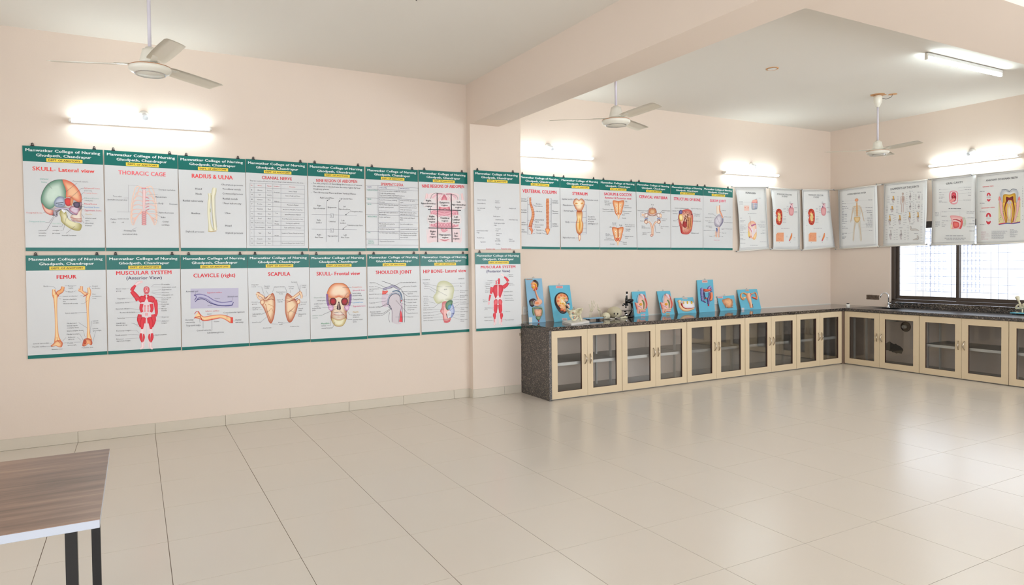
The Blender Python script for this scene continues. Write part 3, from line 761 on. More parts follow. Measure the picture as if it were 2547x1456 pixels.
def skull_front(A, cx, cy, s):
    f = lambda pts: [(cx + x * s, cy + y * s) for x, y in pts]
    A.blob(f([(0, -190), (-60, -182), (-105, -140), (-130, -80), (-132, -20), (-118, 30), (-112, 90), (-85, 130), (-90, 190), (-60, 260), (-25, 285), (25, 285), (60, 260), (88, 190), (85, 130), (112, 90), (118, 30), (132, -20), (130, -80), (105, -140), (60, -182)]), 'a8532c', 'f2dcc0')
    A.blob(f([(0, -186), (-60, -176), (-102, -136), (-126, -80), (-112, -40), (-60, -20), (0, -35), (60, -20), (112, -40), (126, -80), (102, -136), (60, -176)]), 'e07a3a', 'fbe3c6', cen=(cx, cy - 110 * s))
    for sgn in (-1, 1):
        A.stroke(f([(sgn * 128, -70), (sgn * 126, 0), (sgn * 112, 60)]), 22 * s, '7c3a8c', '8f6a9c')
        A.blob(f([(sgn * 25, 5), (sgn * 50, -28), (sgn * 88, -22), (sgn * 100, 15), (sgn * 80, 52), (sgn * 40, 50)]), '2a1214', 'b8202a')
        A.blob(f([(sgn * 60, 65), (sgn * 110, 50), (sgn * 112, 95), (sgn * 85, 115), (sgn * 65, 100)]), 'c07ab0', 'ecc8dc')
    A.blob(f([(0, 10), (-20, 70), (-18, 100), (18, 100), (20, 70)]), '2a1a1c', '5c2a2c')
    A.line(f([(0, 30), (0, 98)]), 5 * s, 'e8d0c0')
    A.blob(f([(-60, 135), (0, 125), (60, 135), (62, 165), (0, 172), (-62, 165)]), 'd8a890', 'f6ecdf')
    A.blob(f([(-60, 168), (0, 176), (60, 168), (62, 190), (0, 205), (-62, 190)]), 'cdb08a', 'f6f0df')
    for k in range(-4, 5):
        A.line(f([(k * 13, 138), (k * 13.5, 190)]), 2 * s, 'b58a74')
    A.line(f([(-60, 152), (0, 160), (60, 152)]), 4 * s, 'b04038'); A.line(f([(-60, 180), (0, 190), (60, 180)]), 3 * s, 'b04038')
    A.blob(f([(-80, 195), (-30, 212), (30, 212), (80, 195), (60, 258), (25, 282), (-25, 282), (-60, 258)]), 'c0a860', 'efe9c8')

def art_skull_lateral(A, C, T):
    T.text(172, 828, 350, 42, 'SKULL- Lateral view', 'ef4a42', .028)
    A.blob([(480, 452), (400, 462), (335, 500), (290, 560), (264, 630), (264, 690), (290, 760), (330, 800), (400, 838), (450, 790), (520, 770), (600, 830), (660, 820), (692, 760), (692, 690), (690, 620), (660, 560), (610, 500), (550, 465)], '5e5456', 'd9cfc8')
    A.blob([(478, 455), (400, 466), (338, 504), (292, 564), (267, 632), (267, 690), (300, 738), (350, 765), (400, 740), (430, 690), (480, 640), (525, 650), (528, 580), (505, 500)], '55876c', 'd6e8d8', cen=(400, 600))
    A.blob([(490, 456), (560, 470), (615, 505), (660, 560), (688, 620), (690, 690), (650, 690), (600, 660), (560, 640), (527, 640), (525, 560)], 'e0654a', 'f9c79a')
    A.blob([(272, 700), (300, 742), (350, 770), (395, 785), (380, 830), (320, 810), (285, 760)], 'c9534a', 'f4c8b0')
    A.blob([(400, 700), (425, 650), (470, 632), (510, 650), (520, 720), (480, 745), (420, 742)], '76839c', 'c3cbdc')
    A.line([(420, 704), (500, 698)], 7, '2c3340'); A.line([(440, 722), (490, 720)], 6, '2c3340')
    A.blob([(512, 670), (540, 648), (580, 660), (580, 710), (560, 735), (525, 722)], 'b82f38', 'e8443c')
    A.blob([(578, 640), (605, 655), (600, 700), (580, 735), (572, 700)], 'c26a40', 'e09a6a')
    A.stroke([(410, 770), (470, 760), (540, 762), (600, 800), (650, 815)], [30, 16, 20, 44, 24], '7a6a86', 'd2c4d8')
    A.stroke([(405, 790), (425, 840), (440, 800)], [40, 22, 14], '5c5460', 'b8b0bc')
    A.blob([(575, 740), (620, 735), (665, 750), (668, 800), (640, 824), (595, 805), (560, 775)], 'a4506c', 'e7d4e2')
    A.blob([(605, 700), (640, 690), (672, 700), (668, 745), (635, 752), (610, 735)], '241f2a', '6a5a74')
    A.blob([(672, 690), (692, 700), (690, 730), (675, 735)], '6a4048', 'b89098')
    A.blob([(660, 795), (695, 760), (688, 820), (692, 900), (640, 890), (575, 860), (590, 825), (640, 828)], 'd0a890', 'f3e6d6')
    A.blob([(458, 810), (475, 775), (500, 800), (530, 800), (545, 860), (600, 900), (688, 925), (684, 980), (660, 995), (600, 985), (530, 945), (480, 900), (470, 850)], 'a89a50', 'f0eac0')
    A.blob([(478, 772), (500, 768), (518, 790), (505, 805)], 'ffffff', 'f4f0f2')
    A.line([(575, 852), (630, 866), (690, 866)], 4, 'b03038', True); A.line([(580, 878), (630, 892), (690, 895)], 4, 'b03038', True)
    for k in range(8): A.line([(592 + k * 13, 860 + k * 1.2), (594 + k * 13, 900 + k * 1.5)], 3, 'c08080')
    C.lines([(330, 498, 382, 552), (645, 490, 525, 585), (715, 546, 690, 546, 562, 660), (715, 590, 670, 625), (712, 655, 655, 700), (715, 712, 690, 722), (715, 742, 665, 738), (718, 775, 605, 775), (718, 862, 690, 815), (718, 915, 692, 880), (290, 805, 310, 795), (312, 906, 352, 906, 402, 835), (325, 985, 405, 850), (455, 948, 485, 948, 492, 925), (470, 990, 500, 988, 535, 830), (530, 1022, 625, 945)], 2.2, '6a5a64')
    C.labels([(252, 340, 446, 'parietal', 16, '6fb7a6'), (270, 326, 480, 'bone', 16, '6fb7a6'), (595, 762, 474, 'Coronal suture', 17, '8a8486'), (718, 884, 546, 'Sphenoid bone', 18, 'f0807a'), (720, 800, 572, 'greater wing', 10), (720, 858, 598, 'Frontal bone', 17, 'f6a8a0'), (722, 872, 652, 'Ethmoid bone', 16, '9ab8b0'), (722, 810, 677, 'orbital plate', 11), (722, 852, 711, 'Nasal bone', 18, 'ea4c58'), (722, 880, 745, 'Lacrimal bone', 18, '6aa8dc'), (722, 902, 780, 'Zygomatic bone', 18, 'e0566a'), (728, 803, 820, 'Maxilla', 14, 'e8cfa8'), (730, 845, 862, 'anterior nasal', 12), (732, 775, 887, 'spine', 12), (728, 816, 915, 'infraorbital', 12), (728, 798, 940, 'foramen', 12),
              (106, 278, 804, 'Occipital bone', 17, 'e8807a'), (135, 310, 896, 'Temporal bone', 16, '9ad0c8'), (378, 480, 918, 'Mandible', 14, 'b8d8c4'), (386, 446, 946, 'ramus', 14), (386, 458, 990, 'condylar', 13), (386, 465, 1020, 'process', 13), (238, 318, 988, 'external', 13), (240, 320, 1018, 'acoustic', 13), (240, 314, 1045, 'meatus', 13), (484, 636, 1042, 'mental foramen', 14)])

def art_thorax(A, C, T):
    T.text(1080, 1580, 388, 44, 'THORACIC CAGE', 'f4747a', .034)  # title's faded pink has the glare on the sheet put into its colour
    for k in range(7):                                     # true ribs
        y = 545 + k * 44; w = [55, 80, 98, 108, 115, 120, 122][k]
        for sg in (-1, 1):
            A.stroke([(1350 + sg * 14, y + 10), (1350 + sg * w * .55, y - 14 + k * 3), (1350 + sg * w, y + 12), (1350 + sg * (w + 8), y + 52)], [7, 7, 10, 8], 'f0a89a', 'f7d6c6', k=3)
            A.stroke([(1350 + sg * (w + 4), y + 22), (1350 + sg * (w + 12), y + 70)], 8, 'f2b59a', 'fbe0c4', k=2)
    for k in range(4):
        for sg in (-1, 1): A.stroke([(1350 + sg * 18, 800 - k * 8), (1350 + sg * (60 + k * 8), 830 + k * 8), (1350 + sg * (112 + k * 5), 935 - k * 26)], 8, 'f0a090', 'fadcc8')
    for sg in (-1, 1): A.stroke([(1350 + sg * 20, 545), (1350 + sg * 70, 525), (1350 + sg * 100, 570), (1350 + sg * 128, 700), (1350 + sg * 138, 850), (1350 + sg * 120, 935)], 9, 'f4b49c', 'fbe2cc')
    A.stroke([(1352, 565), (1352, 640), (1350, 720), (1350, 790)], [34, 30, 26, 14], 'e8a8a4', 'f6d8d6')
    A.stroke([(1348, 540), (1348, 555)], 44, 'd87078', 'eaa0a0')
    for k in range(7): A.blob([(1330, 792 + k * 21), (1372, 792 + k * 21), (1370, 808 + k * 21), (1332, 808 + k * 21)], 'c86a72', 'eab0ac')
    for k in range(5): A.line([(1368, 640 + k * 36), (1405, 652 + k * 28)], 8, 'e08a94')
    C.lines([(1186, 512, 1290, 518), (1186, 512, 1186, 800), (1135, 648, 1186, 648), (1065, 797, 1210, 797), (1495, 552, 1370, 548), (1495, 610, 1380, 608), (1500, 708, 1365, 708), (1500, 800, 1365, 790), (1530, 850, 1480, 820), (1500, 893, 1440, 860), (1225, 985, 1270, 960)], 2, 'a8a0a4')
    C.labels([(1022, 1114, 631, 'True ribs', 16), (966, 1172, 667, '(vertebrosternal ribs)', 16), (1000, 1060, 872, 'False', 16), (1010, 1050, 905, 'ribs', 16), (1075, 1187, 868, '(vertebrochondral', 14), (1118, 1140, 905, 'rib', 14), (1140, 1265, 993, 'Floating ribs', 17), (1125, 1280, 1030, '(vertebral ribs)', 17), (1502, 1680, 563, 'Thoracic vertebra', 16), (1468, 1588, 638, 'Manubrium', 17), (1505, 1556, 706, 'Body', 18), (1618, 1702, 712, 'Sternum', 17), (1502, 1664, 804, 'Xiphoid process', 17), (1532, 1578, 853, 'Ribs', 17), (1545, 1608, 898, 'Costal', 16), (1534, 1620, 932, 'cartilage', 16)], col='5a585e')

def art_radius(A, C, T):
    T.text(1855, 2288, 422, 44, 'RADIUS & ULNA', 'f04a4c', .034)
    A.stroke([(2096, 540), (2090, 580), (2080, 640), (2084, 760), (2092, 880), (2106, 990)], [36, 50, 34, 26, 24, 34], 'c9c08c', 'f4efd8')
    A.stroke([(2042, 600), (2044, 640), (2038, 700), (2036, 820), (2046, 930), (2060, 1000)], [36, 24, 30, 28, 30, 66], 'c4ba80', 'f3eed4')
    A.line([(2060, 620), (2066, 760), (2078, 900), (2090, 985)], 4, 'b0a676', True); A.line([(2112, 560), (2104, 700), (2112, 860), (2120, 960)], 3, 'b0a676', True)
    A.stroke([(2050, 760), (2050, 800)], 8, '9ea060', 'b8b880'); A.stroke([(2035, 998), (2060, 1004), (2115, 996)], 9, 'a8885c', 'd8c090')
    C.labels([(2165, 2395, 510, 'Olecranon process', 19), (2178, 2370, 556, 'Trochlear notch', 19), (2178, 2395, 604, 'Coronoid process', 19), (2182, 2338, 657, 'Radial notch', 19), (2182, 2378, 706, 'Ulnar tuberosity', 19), (1892, 1960, 551, 'Head', 20), (1896, 1962, 604, 'Neck', 20), (1762, 1976, 678, 'Radial tuberosity', 20), (1853, 1942, 810, 'Radius', 20), (1790, 1985, 1003, 'Styloid process', 20), (2205, 2262, 808, 'Ulna', 20), (2208, 2274, 940, 'Head', 20), (2210, 2396, 1017, 'Styloid process', 20)], col='504e54')

def table_lines(C, x0, x1, ys, xs, slope, col='8a8890', w=1.8):
    f = lambda x, y: (x, y + (x - x0) * slope * (1 - (y - ys[0]) / (ys[-1] - ys[0])))
    for y in ys: C.line([f(x0, y), f(x1, y)], w, col)
    for x in xs: C.line([f(x, ys[0]), f(x, ys[-1])], w, col)
    return f

def art_cranial(A, C, T):
    T.text(225, 553, 322, 34, 'CRANIAL NERVE', 'd83a3e', .03)
    C.labels([(92, 680, 362, 'They are numbered from I to XII according to their attachment to the brain.', 15, '77737a')])
    f = table_lines(C, 95, 690, [375, 423, 475, 530, 580, 628, 685, 738, 788, 835, 882, 960, 1010, 1060], [95, 140, 265, 345, 432, 690], .045)
    rows = [('I', 'Olfactory', 'Sensory', 'Sense of Smell'), ('II', 'Optic', 'Sensory', 'Sense of Light and Vision'), ('III', 'Oculomotor', 'Motor', ''), ('IV', 'Trochlear', 'Motor', 'Movement of Eyeball'), ('V', 'Trigeminal', 'Mixed', 'Movement of Mandible, Touch, Pain'), ('VI', 'Abducent', 'Motor', 'Lateral Movement of Eyeball'), ('VII', 'Facial', 'Mixed', 'Facial Expression, movement of ears'), ('VIII', 'Vestibulocochlear', 'Sensory', 'Hearing and equilibrium'), ('IX', 'Glossopharyngeal', 'Mixed', 'Taste and Elevation of Larynx'), ('X', 'Vagus', 'Mixed', 'Sensation of Viscera, Visceral movements'), ('XI', 'Accessory', 'Motor', ''), ('XII', 'Hypoglossal', 'Motor', 'Movement of Pharynx, Neck, Shoulder, Tongue')]
    ys = [450, 500, 553, 602, 655, 710, 760, 808, 858, 920, 985, 1033]
    R = []
    for (a, x0, x1) in (('No', 104, 122), ('Nerve', 180, 222), ('Nuclei', 284, 328), ('Location', 358, 414), ('Function', 528, 588)): R.append((x0, x1, f(x0, 400)[1], a, 14, 'e05a5e'))
    for y, (a, b, c, d) in zip(ys, rows):
        n = 6 * len(a); R.append((115 - n / 2, 115 + n / 2, f(115, y)[1], a, 13)); n = min(6.2 * len(b), 108); R.append((202 - n / 2, 202 + n / 2, f(202, y)[1], b, 13)); n = 6.6 * len(c); R.append((306 - n / 2, 306 + n / 2, f(306, y)[1], c, 13))
        if d: n = min(6.4 * len(d), 238); R.append((561 - n / 2, 561 + n / 2, f(561, y)[1], d, 13))
    for (s_, y) in (('Forebrain', 480), ('Midbrain', 578), ('Pons', 705), ('Pons -', 795), ('Medulla', 822), ('Medulla', 950)): n = 6.6 * len(s_); R.append((388 - n / 2, 388 + n / 2, y, s_, 13))
    C.labels(R, col='66636a', bold=.002)

def art_nine_region(A, C, T):
    T.text(818, 1265, 346, 34, 'NINE REGION OF ABDOMEN', 'd8393e', .026, y1=358)
    C.labels([(785, 1318, 388, 'For the purpose of describing the location of viscera', 18), (785, 1300, 420, 'the abdomen is divided into the nine region by four', 18), (786, 962, 441, 'imaginary planes.', 18), (788, 1254, 486, 'Two Horizontal Plane and two Vertical Planes.', 18), (763, 770, 378, '-', 18), (763, 770, 478, '-', 18)], col='565359')
    for x in (928, 1064): C.line([(x, 575), (x, 1020)], 2, '77747c')
    C.line([(768, 718), (1262, 730)], 2, '77747c'); C.line([(768, 880), (1262, 886)], 2, '77747c')
    for y in (735, 895):
        for g in ((972, y - 22, 1006, y - 22), (972, y + 20, 1006, y + 20), (972, y - 22, 972, y + 20), (1006, y - 22, 1006, y + 20), (985, y - 8, 985, y + 10), (985, y + 10, 996, y + 10)): C.line([g[:2], g[2:]], 2, '77747c')
    for g in ((968, 550, 935, 570), (1098, 552, 1066, 575), (1182, 690, 1138, 724), (1150, 845, 1108, 880)):
        C.line([g[:2], g[2:]], 2, INK); C.poly([(g[2] - 3, g[3] + 4), (g[2] + 12, g[3] + 1), (g[2] + 4, g[3] - 10)], INK)
    C.labels([(860, 1012, 538, 'Right Lateral Plane', 16), (1076, 1212, 547, 'Left Lateral Plane', 16), (1188, 1326, 687, 'Transpyloric Plane', 15), (1156, 1326, 838, 'Transtubercular Plane', 15), (832, 872, 622, 'Right', 17), (786, 915, 652, 'Hypochondrium', 16), (945, 1040, 641, 'Epigastrium', 16), (1112, 1140, 631, 'Left', 17), (1064, 1188, 661, 'Hypochondrium', 16), (828, 868, 780, 'Right', 17), (818, 880, 808, 'Lumber', 17), (956, 1027, 796, 'Umbilical', 16), (1095, 1126, 785, 'Left', 17), (1080, 1142, 812, 'Lumber', 17), (830, 872, 940, 'Right', 17), (806, 894, 968, 'Iliac Fossa', 16), (945, 1054, 953, 'Hypogastrium', 16), (1120, 1150, 943, 'Left', 17), (1092, 1178, 970, 'Iliac Fossa', 16), (989, 994, 846, '.', 20)], col='504e54')

def art_sperm(A, C, T):
    T.text(1524, 1770, 391, 32, 'SPERMATOZOA', 'd83a3e', .028)
    L = [(398, 432), (440, 463), (536, 560), (593, 612), (720, 740), (906, 908), (988, 995), (1052, 1055)]
    for a, b in L: C.line([(1358, a), (1933, b)], 2.2, '6e6a78')
    for a, b in ((680, 690), (805, 812), (860, 866)): C.line([(1497, a), (1933, b)], 1.8, '7e7a90')
    C.line([(1492, 405), (1497, 1052)], 2.2, '6e6a78'); C.line([(1720, 420), (1720, 452)], 2, '6e6a78'); C.line([(1722, 548), (1724, 993)], 2, '6e6a78')
    C.labels([(1378, 1423, 419, 'PARTS', 14, '5a4a8c'), (1506, 1590, 428, 'STRUCTURE', 14, '5a4a8c'), (1732, 1835, 438, 'SPECIFICATION', 13, '5a4a8c'), (1378, 1486, 454, 'INTRODUCTION', 14, '3aa08a'), (1378, 1420, 551, 'HEAD', 14, '3aa08a'), (1378, 1420, 607, 'NECK', 14, '3aa08a'), (1380, 1478, 742, 'MIDDLE PIECE', 14, '3aa08a'), (1382, 1412, 916, 'TAIL', 14, '3aa08a'), (1384, 1445, 1010, 'CLINICAL', 14, '3aa08a'), (1384, 1452, 1032, 'ANATOMY', 14, '3aa08a'),
              (1502, 1802, 466, 'Spermatozoa has ability to fertilize the ovum pass', 14), (1502, 1682, 488, 'through male genital passage.', 14), (1502, 1782, 512, 'The process by which a spermatid becomes a', 14), (1502, 1752, 532, 'spermatozoon is called spermatogenesis.', 14), (1504, 1700, 562, 'Derived from nucleus containing', 14), (1504, 1566, 583, 'chromatin', 14), (1734, 1895, 568, 'It has acrosomal cap / galea', 13), (1734, 1770, 588, 'capitis.', 13), (1504, 1712, 614, 'Narrow, funnel shaped & spherical', 14), (1504, 1664, 640, 'proximal centriole present.', 14), (1736, 1908, 622, 'Connecting piece is the union', 13), (1736, 1912, 645, 'between the head & remained', 13), (1736, 1862, 668, 'of the spermatozoon.', 13), (1504, 1710, 698, 'Basal body is nine segmented rod', 13), (1504, 1586, 718, 'like structure.', 13), (1736, 1912, 700, 'It has convex articular surface', 13), (1736, 1900, 722, 'which fits into a depression.', 13), (1504, 1626, 748, 'Contains axial filament', 13), (1736, 1892, 758, 'Nine coarser petal shaped', 13), (1736, 1766, 778, 'fibrils', 13), (1506, 1676, 822, 'Mitochondria surrounded by', 13), (1506, 1582, 843, 'spiral sheath.', 13), (1738, 1876, 826, 'Lies in the middle piece.', 13), (1506, 1674, 878, 'Annulus is ring shaped disk.', 13), (1738, 1914, 880, 'Joined to middle piece and tail', 13), (1506, 1714, 920, 'Ten time longer than middle piece', 13), (1738, 1912, 924, 'Axial filament grows out from', 13), (1738, 1912, 946, 'the centriole present in middle', 13), (1738, 1816, 968, 'piece and tail', 13), (1508, 1674, 1012, 'Oligospermia, Azoospermia.', 13)], col='5a565e', bold=.003)

def art_abdomen(A, C, T):
    T.text(1974, 2434, 407, 38, 'NINE REGIONS OF ABDOMEN', RED, .034, y1=414)
    A.poly([(2060, 490), (2350, 490), (2375, 560), (2360, 680), (2370, 800), (2400, 1020), (2340, 1020), (2110, 1020), (2030, 1020), (2060, 800), (2070, 680), (2040, 560)], 'efd6d6', True)
    for sg, cx in ((-1, 2218), (1, 2218)):
        A.stroke([(cx + sg * 20, 500), (cx + sg * 80, 500), (cx + sg * 130, 540)], [20, 18, 12], 'd88a9a', 'f2c6cc')
        A.stroke([(cx + sg * 30, 520), (cx + sg * 60, 560), (cx + sg * 66, 620)], 22, 'e4a0a8', 'f6dada')
        A.stroke([(cx + sg * 190, 490), (cx + sg * 200, 560)], 22, 'e8b0b0', 'f4d8d6'); A.stroke([(cx + sg * 140, 680), (cx + sg * 150, 800), (cx + sg * 140, 850)], [20, 30, 24], 'e0a0a8', 'f2c8cc')
        A.stroke([(cx + sg * 190, 880), (cx + sg * 186, 1015)], 8, 'f0d0d0', 'f4dcdc')
    A.blob([(2160, 690), (2170, 600), (2218, 500), (2265, 600), (2280, 690), (2225, 660)], 'c8586e', 'f0a8ac')
    A.blob([(2100, 690), (2340, 690), (2360, 850), (2090, 850)], 'd8909c', 'f0c4c8')
    for r in range(4):
        for c in range(6): A.blob([(x + 2118 + c * 40 + (r % 2) * 16, y + 706 + r * 40) for x, y in ((-18, 0), (0, -14), (18, 0), (0, 14))], 'd27c8c', 'f0bcc2', k=2)
    A.stroke([(2090, 850), (2088, 720), (2110, 690), (2220, 716), (2330, 690), (2350, 720), (2348, 850)], 30, 'd06c80', 'eeb0ba')
    for k in range(9): A.blob([(x + 2095 + k * 31, y + 832) for x, y in ((-16, 0), (0, -22), (16, 0), (0, 22))], 'cc6478', 'eeb4bc', k=2)
    A.stroke([(2190, 870), (2210, 900), (2250, 880)], 26, 'd07080', 'eca8b0'); A.blob([(2160, 950), (2280, 950), (2280, 985), (2222, 1010), (2165, 985)], 'c85a6a', 'f4b8b4')
    C.lines([(2138, 485, 2146, 1024), (2292, 495, 2302, 1024)], 8, '1c1a20'); C.lines([(2038, 664, 2398, 676), (2045, 866, 2390, 872)], 8, '1c1a20')
    for pts in ([(2068, 548), (2080, 510), (2110, 490), (2140, 486)], [(2140, 488), (2218, 498), (2292, 496)], [(2292, 500), (2330, 505), (2358, 530), (2362, 560)], [(2066, 640), (2066, 710)], [(2366, 640), (2362, 716)]):
        q = catmull(pts, False, 5)
        for a, b in zip(q[::1], q[1::1]): C.line([a, ((a[0] + b[0]) / 2, (a[1] + b[1]) / 2)], 5, '2a2630')
    W_ = 'e9dfdd'
    for g in ((2000, 555, 2110, 640), (2160, 570, 2276, 632), (2312, 570, 2440, 655), (2040, 728, 2128, 812), (2160, 745, 2280, 800), (2308, 735, 2394, 820), (2160, 928, 2282, 985)): A.poly([(g[0], g[1]), (g[2], g[1]), (g[2], g[3]), (g[0], g[3])], W_, True)
    C.labels([(2015, 2074, 567, 'Right', 20), (1965, 2124, 598, 'hypochondriac', 19), (2012, 2080, 628, 'region', 18), (2166, 2272, 588, 'Epigastric', 19), (2186, 2252, 617, 'region', 18), (2354, 2394, 582, 'Left', 20), (2300, 2450, 612, 'hypochondriac', 19), (2336, 2406, 640, 'region', 18), (2052, 2110, 740, 'Right', 20), (2040, 2120, 768, 'Lumbar', 20), (2050, 2116, 797, 'region', 18), (2172, 2270, 758, 'Umbilical', 19), (2188, 2256, 787, 'region', 18), (2326, 2366, 746, 'Left', 20), (2308, 2386, 775, 'Lumbar', 20), (2316, 2382, 804, 'region', 18), (2064, 2122, 903, 'Right', 20), (2072, 2114, 932, 'iliac', 20), (2060, 2128, 961, 'region', 18), (2162, 2288, 940, 'Hypogastric', 19), (2194, 2258, 969, 'region', 18), (2326, 2366, 924, 'Left', 20), (2326, 2366, 953, 'iliac', 20), (2312, 2380, 982, 'region', 18)], col='2e2a30', bold=.022)
def bone(A, pts, w, edge='e0742c', mid='fbdca4'): A.stroke(pts, w, edge, mid)

def art_femur(A, C, T):
    T.text(398, 616, 302, 42, 'FEMUR', RED, .036)
    bone(A, [(470, 410), (455, 455), (415, 480), (395, 520)], [34, 44, 46, 40], 'c84a2a', 'f6b878'); bone(A, [(368, 440), (372, 500), (384, 540)], [34, 44, 36])
    bone(A, [(385, 500), (388, 600), (392, 720), (398, 860), (402, 950), (410, 1010)], [52, 34, 27, 30, 44, 80])
    A.blob([(355, 1040), (395, 1000), (440, 1000), (465, 1025), (455, 1068), (425, 1072), (390, 1058), (345, 1068), (335, 1055)], 'cf4f28', 'f8cf9a')
    A.line([(375, 450), (400, 490), (425, 515)], 6, 'b83a2a', True); A.line([(402, 960), (410, 1000), (440, 1030)], 4, 'c05030', True)
    bone(A, [(635, 445), (665, 455), (690, 475), (725, 500)], [26, 30, 30, 40], 'cf5a2e', 'f9cf9c'); bone(A, [(672, 405), (668, 450)], [30, 36], 'cf5a2e', 'f9cf9c')
    bone(A, [(745, 420), (756, 470), (738, 540), (738, 640), (742, 760), (745, 860), (748, 940), (758, 1000)], [26, 40, 44, 26, 25, 26, 40, 62])
    A.blob([(680, 1050), (695, 990), (730, 975), (772, 985), (790, 1025), (775, 1050), (745, 1035), (715, 1058), (690, 1062)], 'b8301f', 'f6b27e'); A.blob([(700, 1000), (722, 1000), (722, 1035), (700, 1040)], 'a02018', 'd86040')
    A.line([(690, 520), (740, 490)], 8, 'c04a2c')
    C.lines([(305, 407, 362, 407, 395, 435), (520, 400, 490, 402), (520, 466, 495, 460, 480, 445), (585, 466, 615, 455), (455, 515, 430, 515), (450, 545, 425, 542), (580, 402, 615, 398), (775, 407, 755, 405), (660, 508, 690, 510), (662, 596, 700, 592, 735, 562), (760, 490, 710, 462), (625, 695, 728, 691), (640, 803, 735, 862), (690, 888, 712, 965), (652, 925, 692, 1000), (500, 967, 465, 1005), (508, 1022, 465, 1025), (592, 1018, 670, 1014), (625, 960, 668, 1000), (325, 1028, 345, 1030), (290, 1062, 380, 1060), (780, 785, 765, 920), (825, 900, 795, 1010)], 2, '77707a')
    C.labels([(257, 304, 405, 'Neck', 14), (524, 580, 401, 'Fovea', 13), (526, 580, 424, 'capitis', 13), (524, 574, 465, 'Head', 14), (466, 628, 513, 'Lesser trochanter', 14), (470, 618, 547, 'Intertrochanteric', 14), (470, 500, 571, 'line', 13), (470, 632, 593, 'Gluteal tuberosity', 14), (785, 852, 403, 'Greater', 14), (786, 876, 427, 'trochanter', 13), (790, 830, 490, 'Inter-', 13), (790, 890, 514, 'trochanteric', 13), (790, 832, 537, 'crest', 13), (497, 622, 697, 'Linea aspera', 14), (513, 615, 810, 'Medial and', 13), (513, 632, 834, 'lateral supra-', 13), (513, 640, 858, 'condylar lines', 13), (513, 688, 890, 'Intercondylar fossa', 14), (511, 650, 928, 'Medial condyle', 14), (523, 604, 961, 'Adductor', 13), (523, 594, 985, 'tubercle', 13), (518, 578, 1024, 'Medial', 13), (518, 618, 1047, 'epicondyle', 13), (795, 852, 782, 'Lateral', 13), (795, 862, 805, 'condyle', 13), (793, 850, 867, 'Lateral', 13), (793, 888, 889, 'epicondyle', 13), (145, 318, 1028, 'Lateral epicondyle', 14), (138, 286, 1064, 'Patellar surface', 14), (345, 465, 1092, 'Anterior view', 14), (675, 800, 1073, 'Posterior view', 14)], col='57545a')

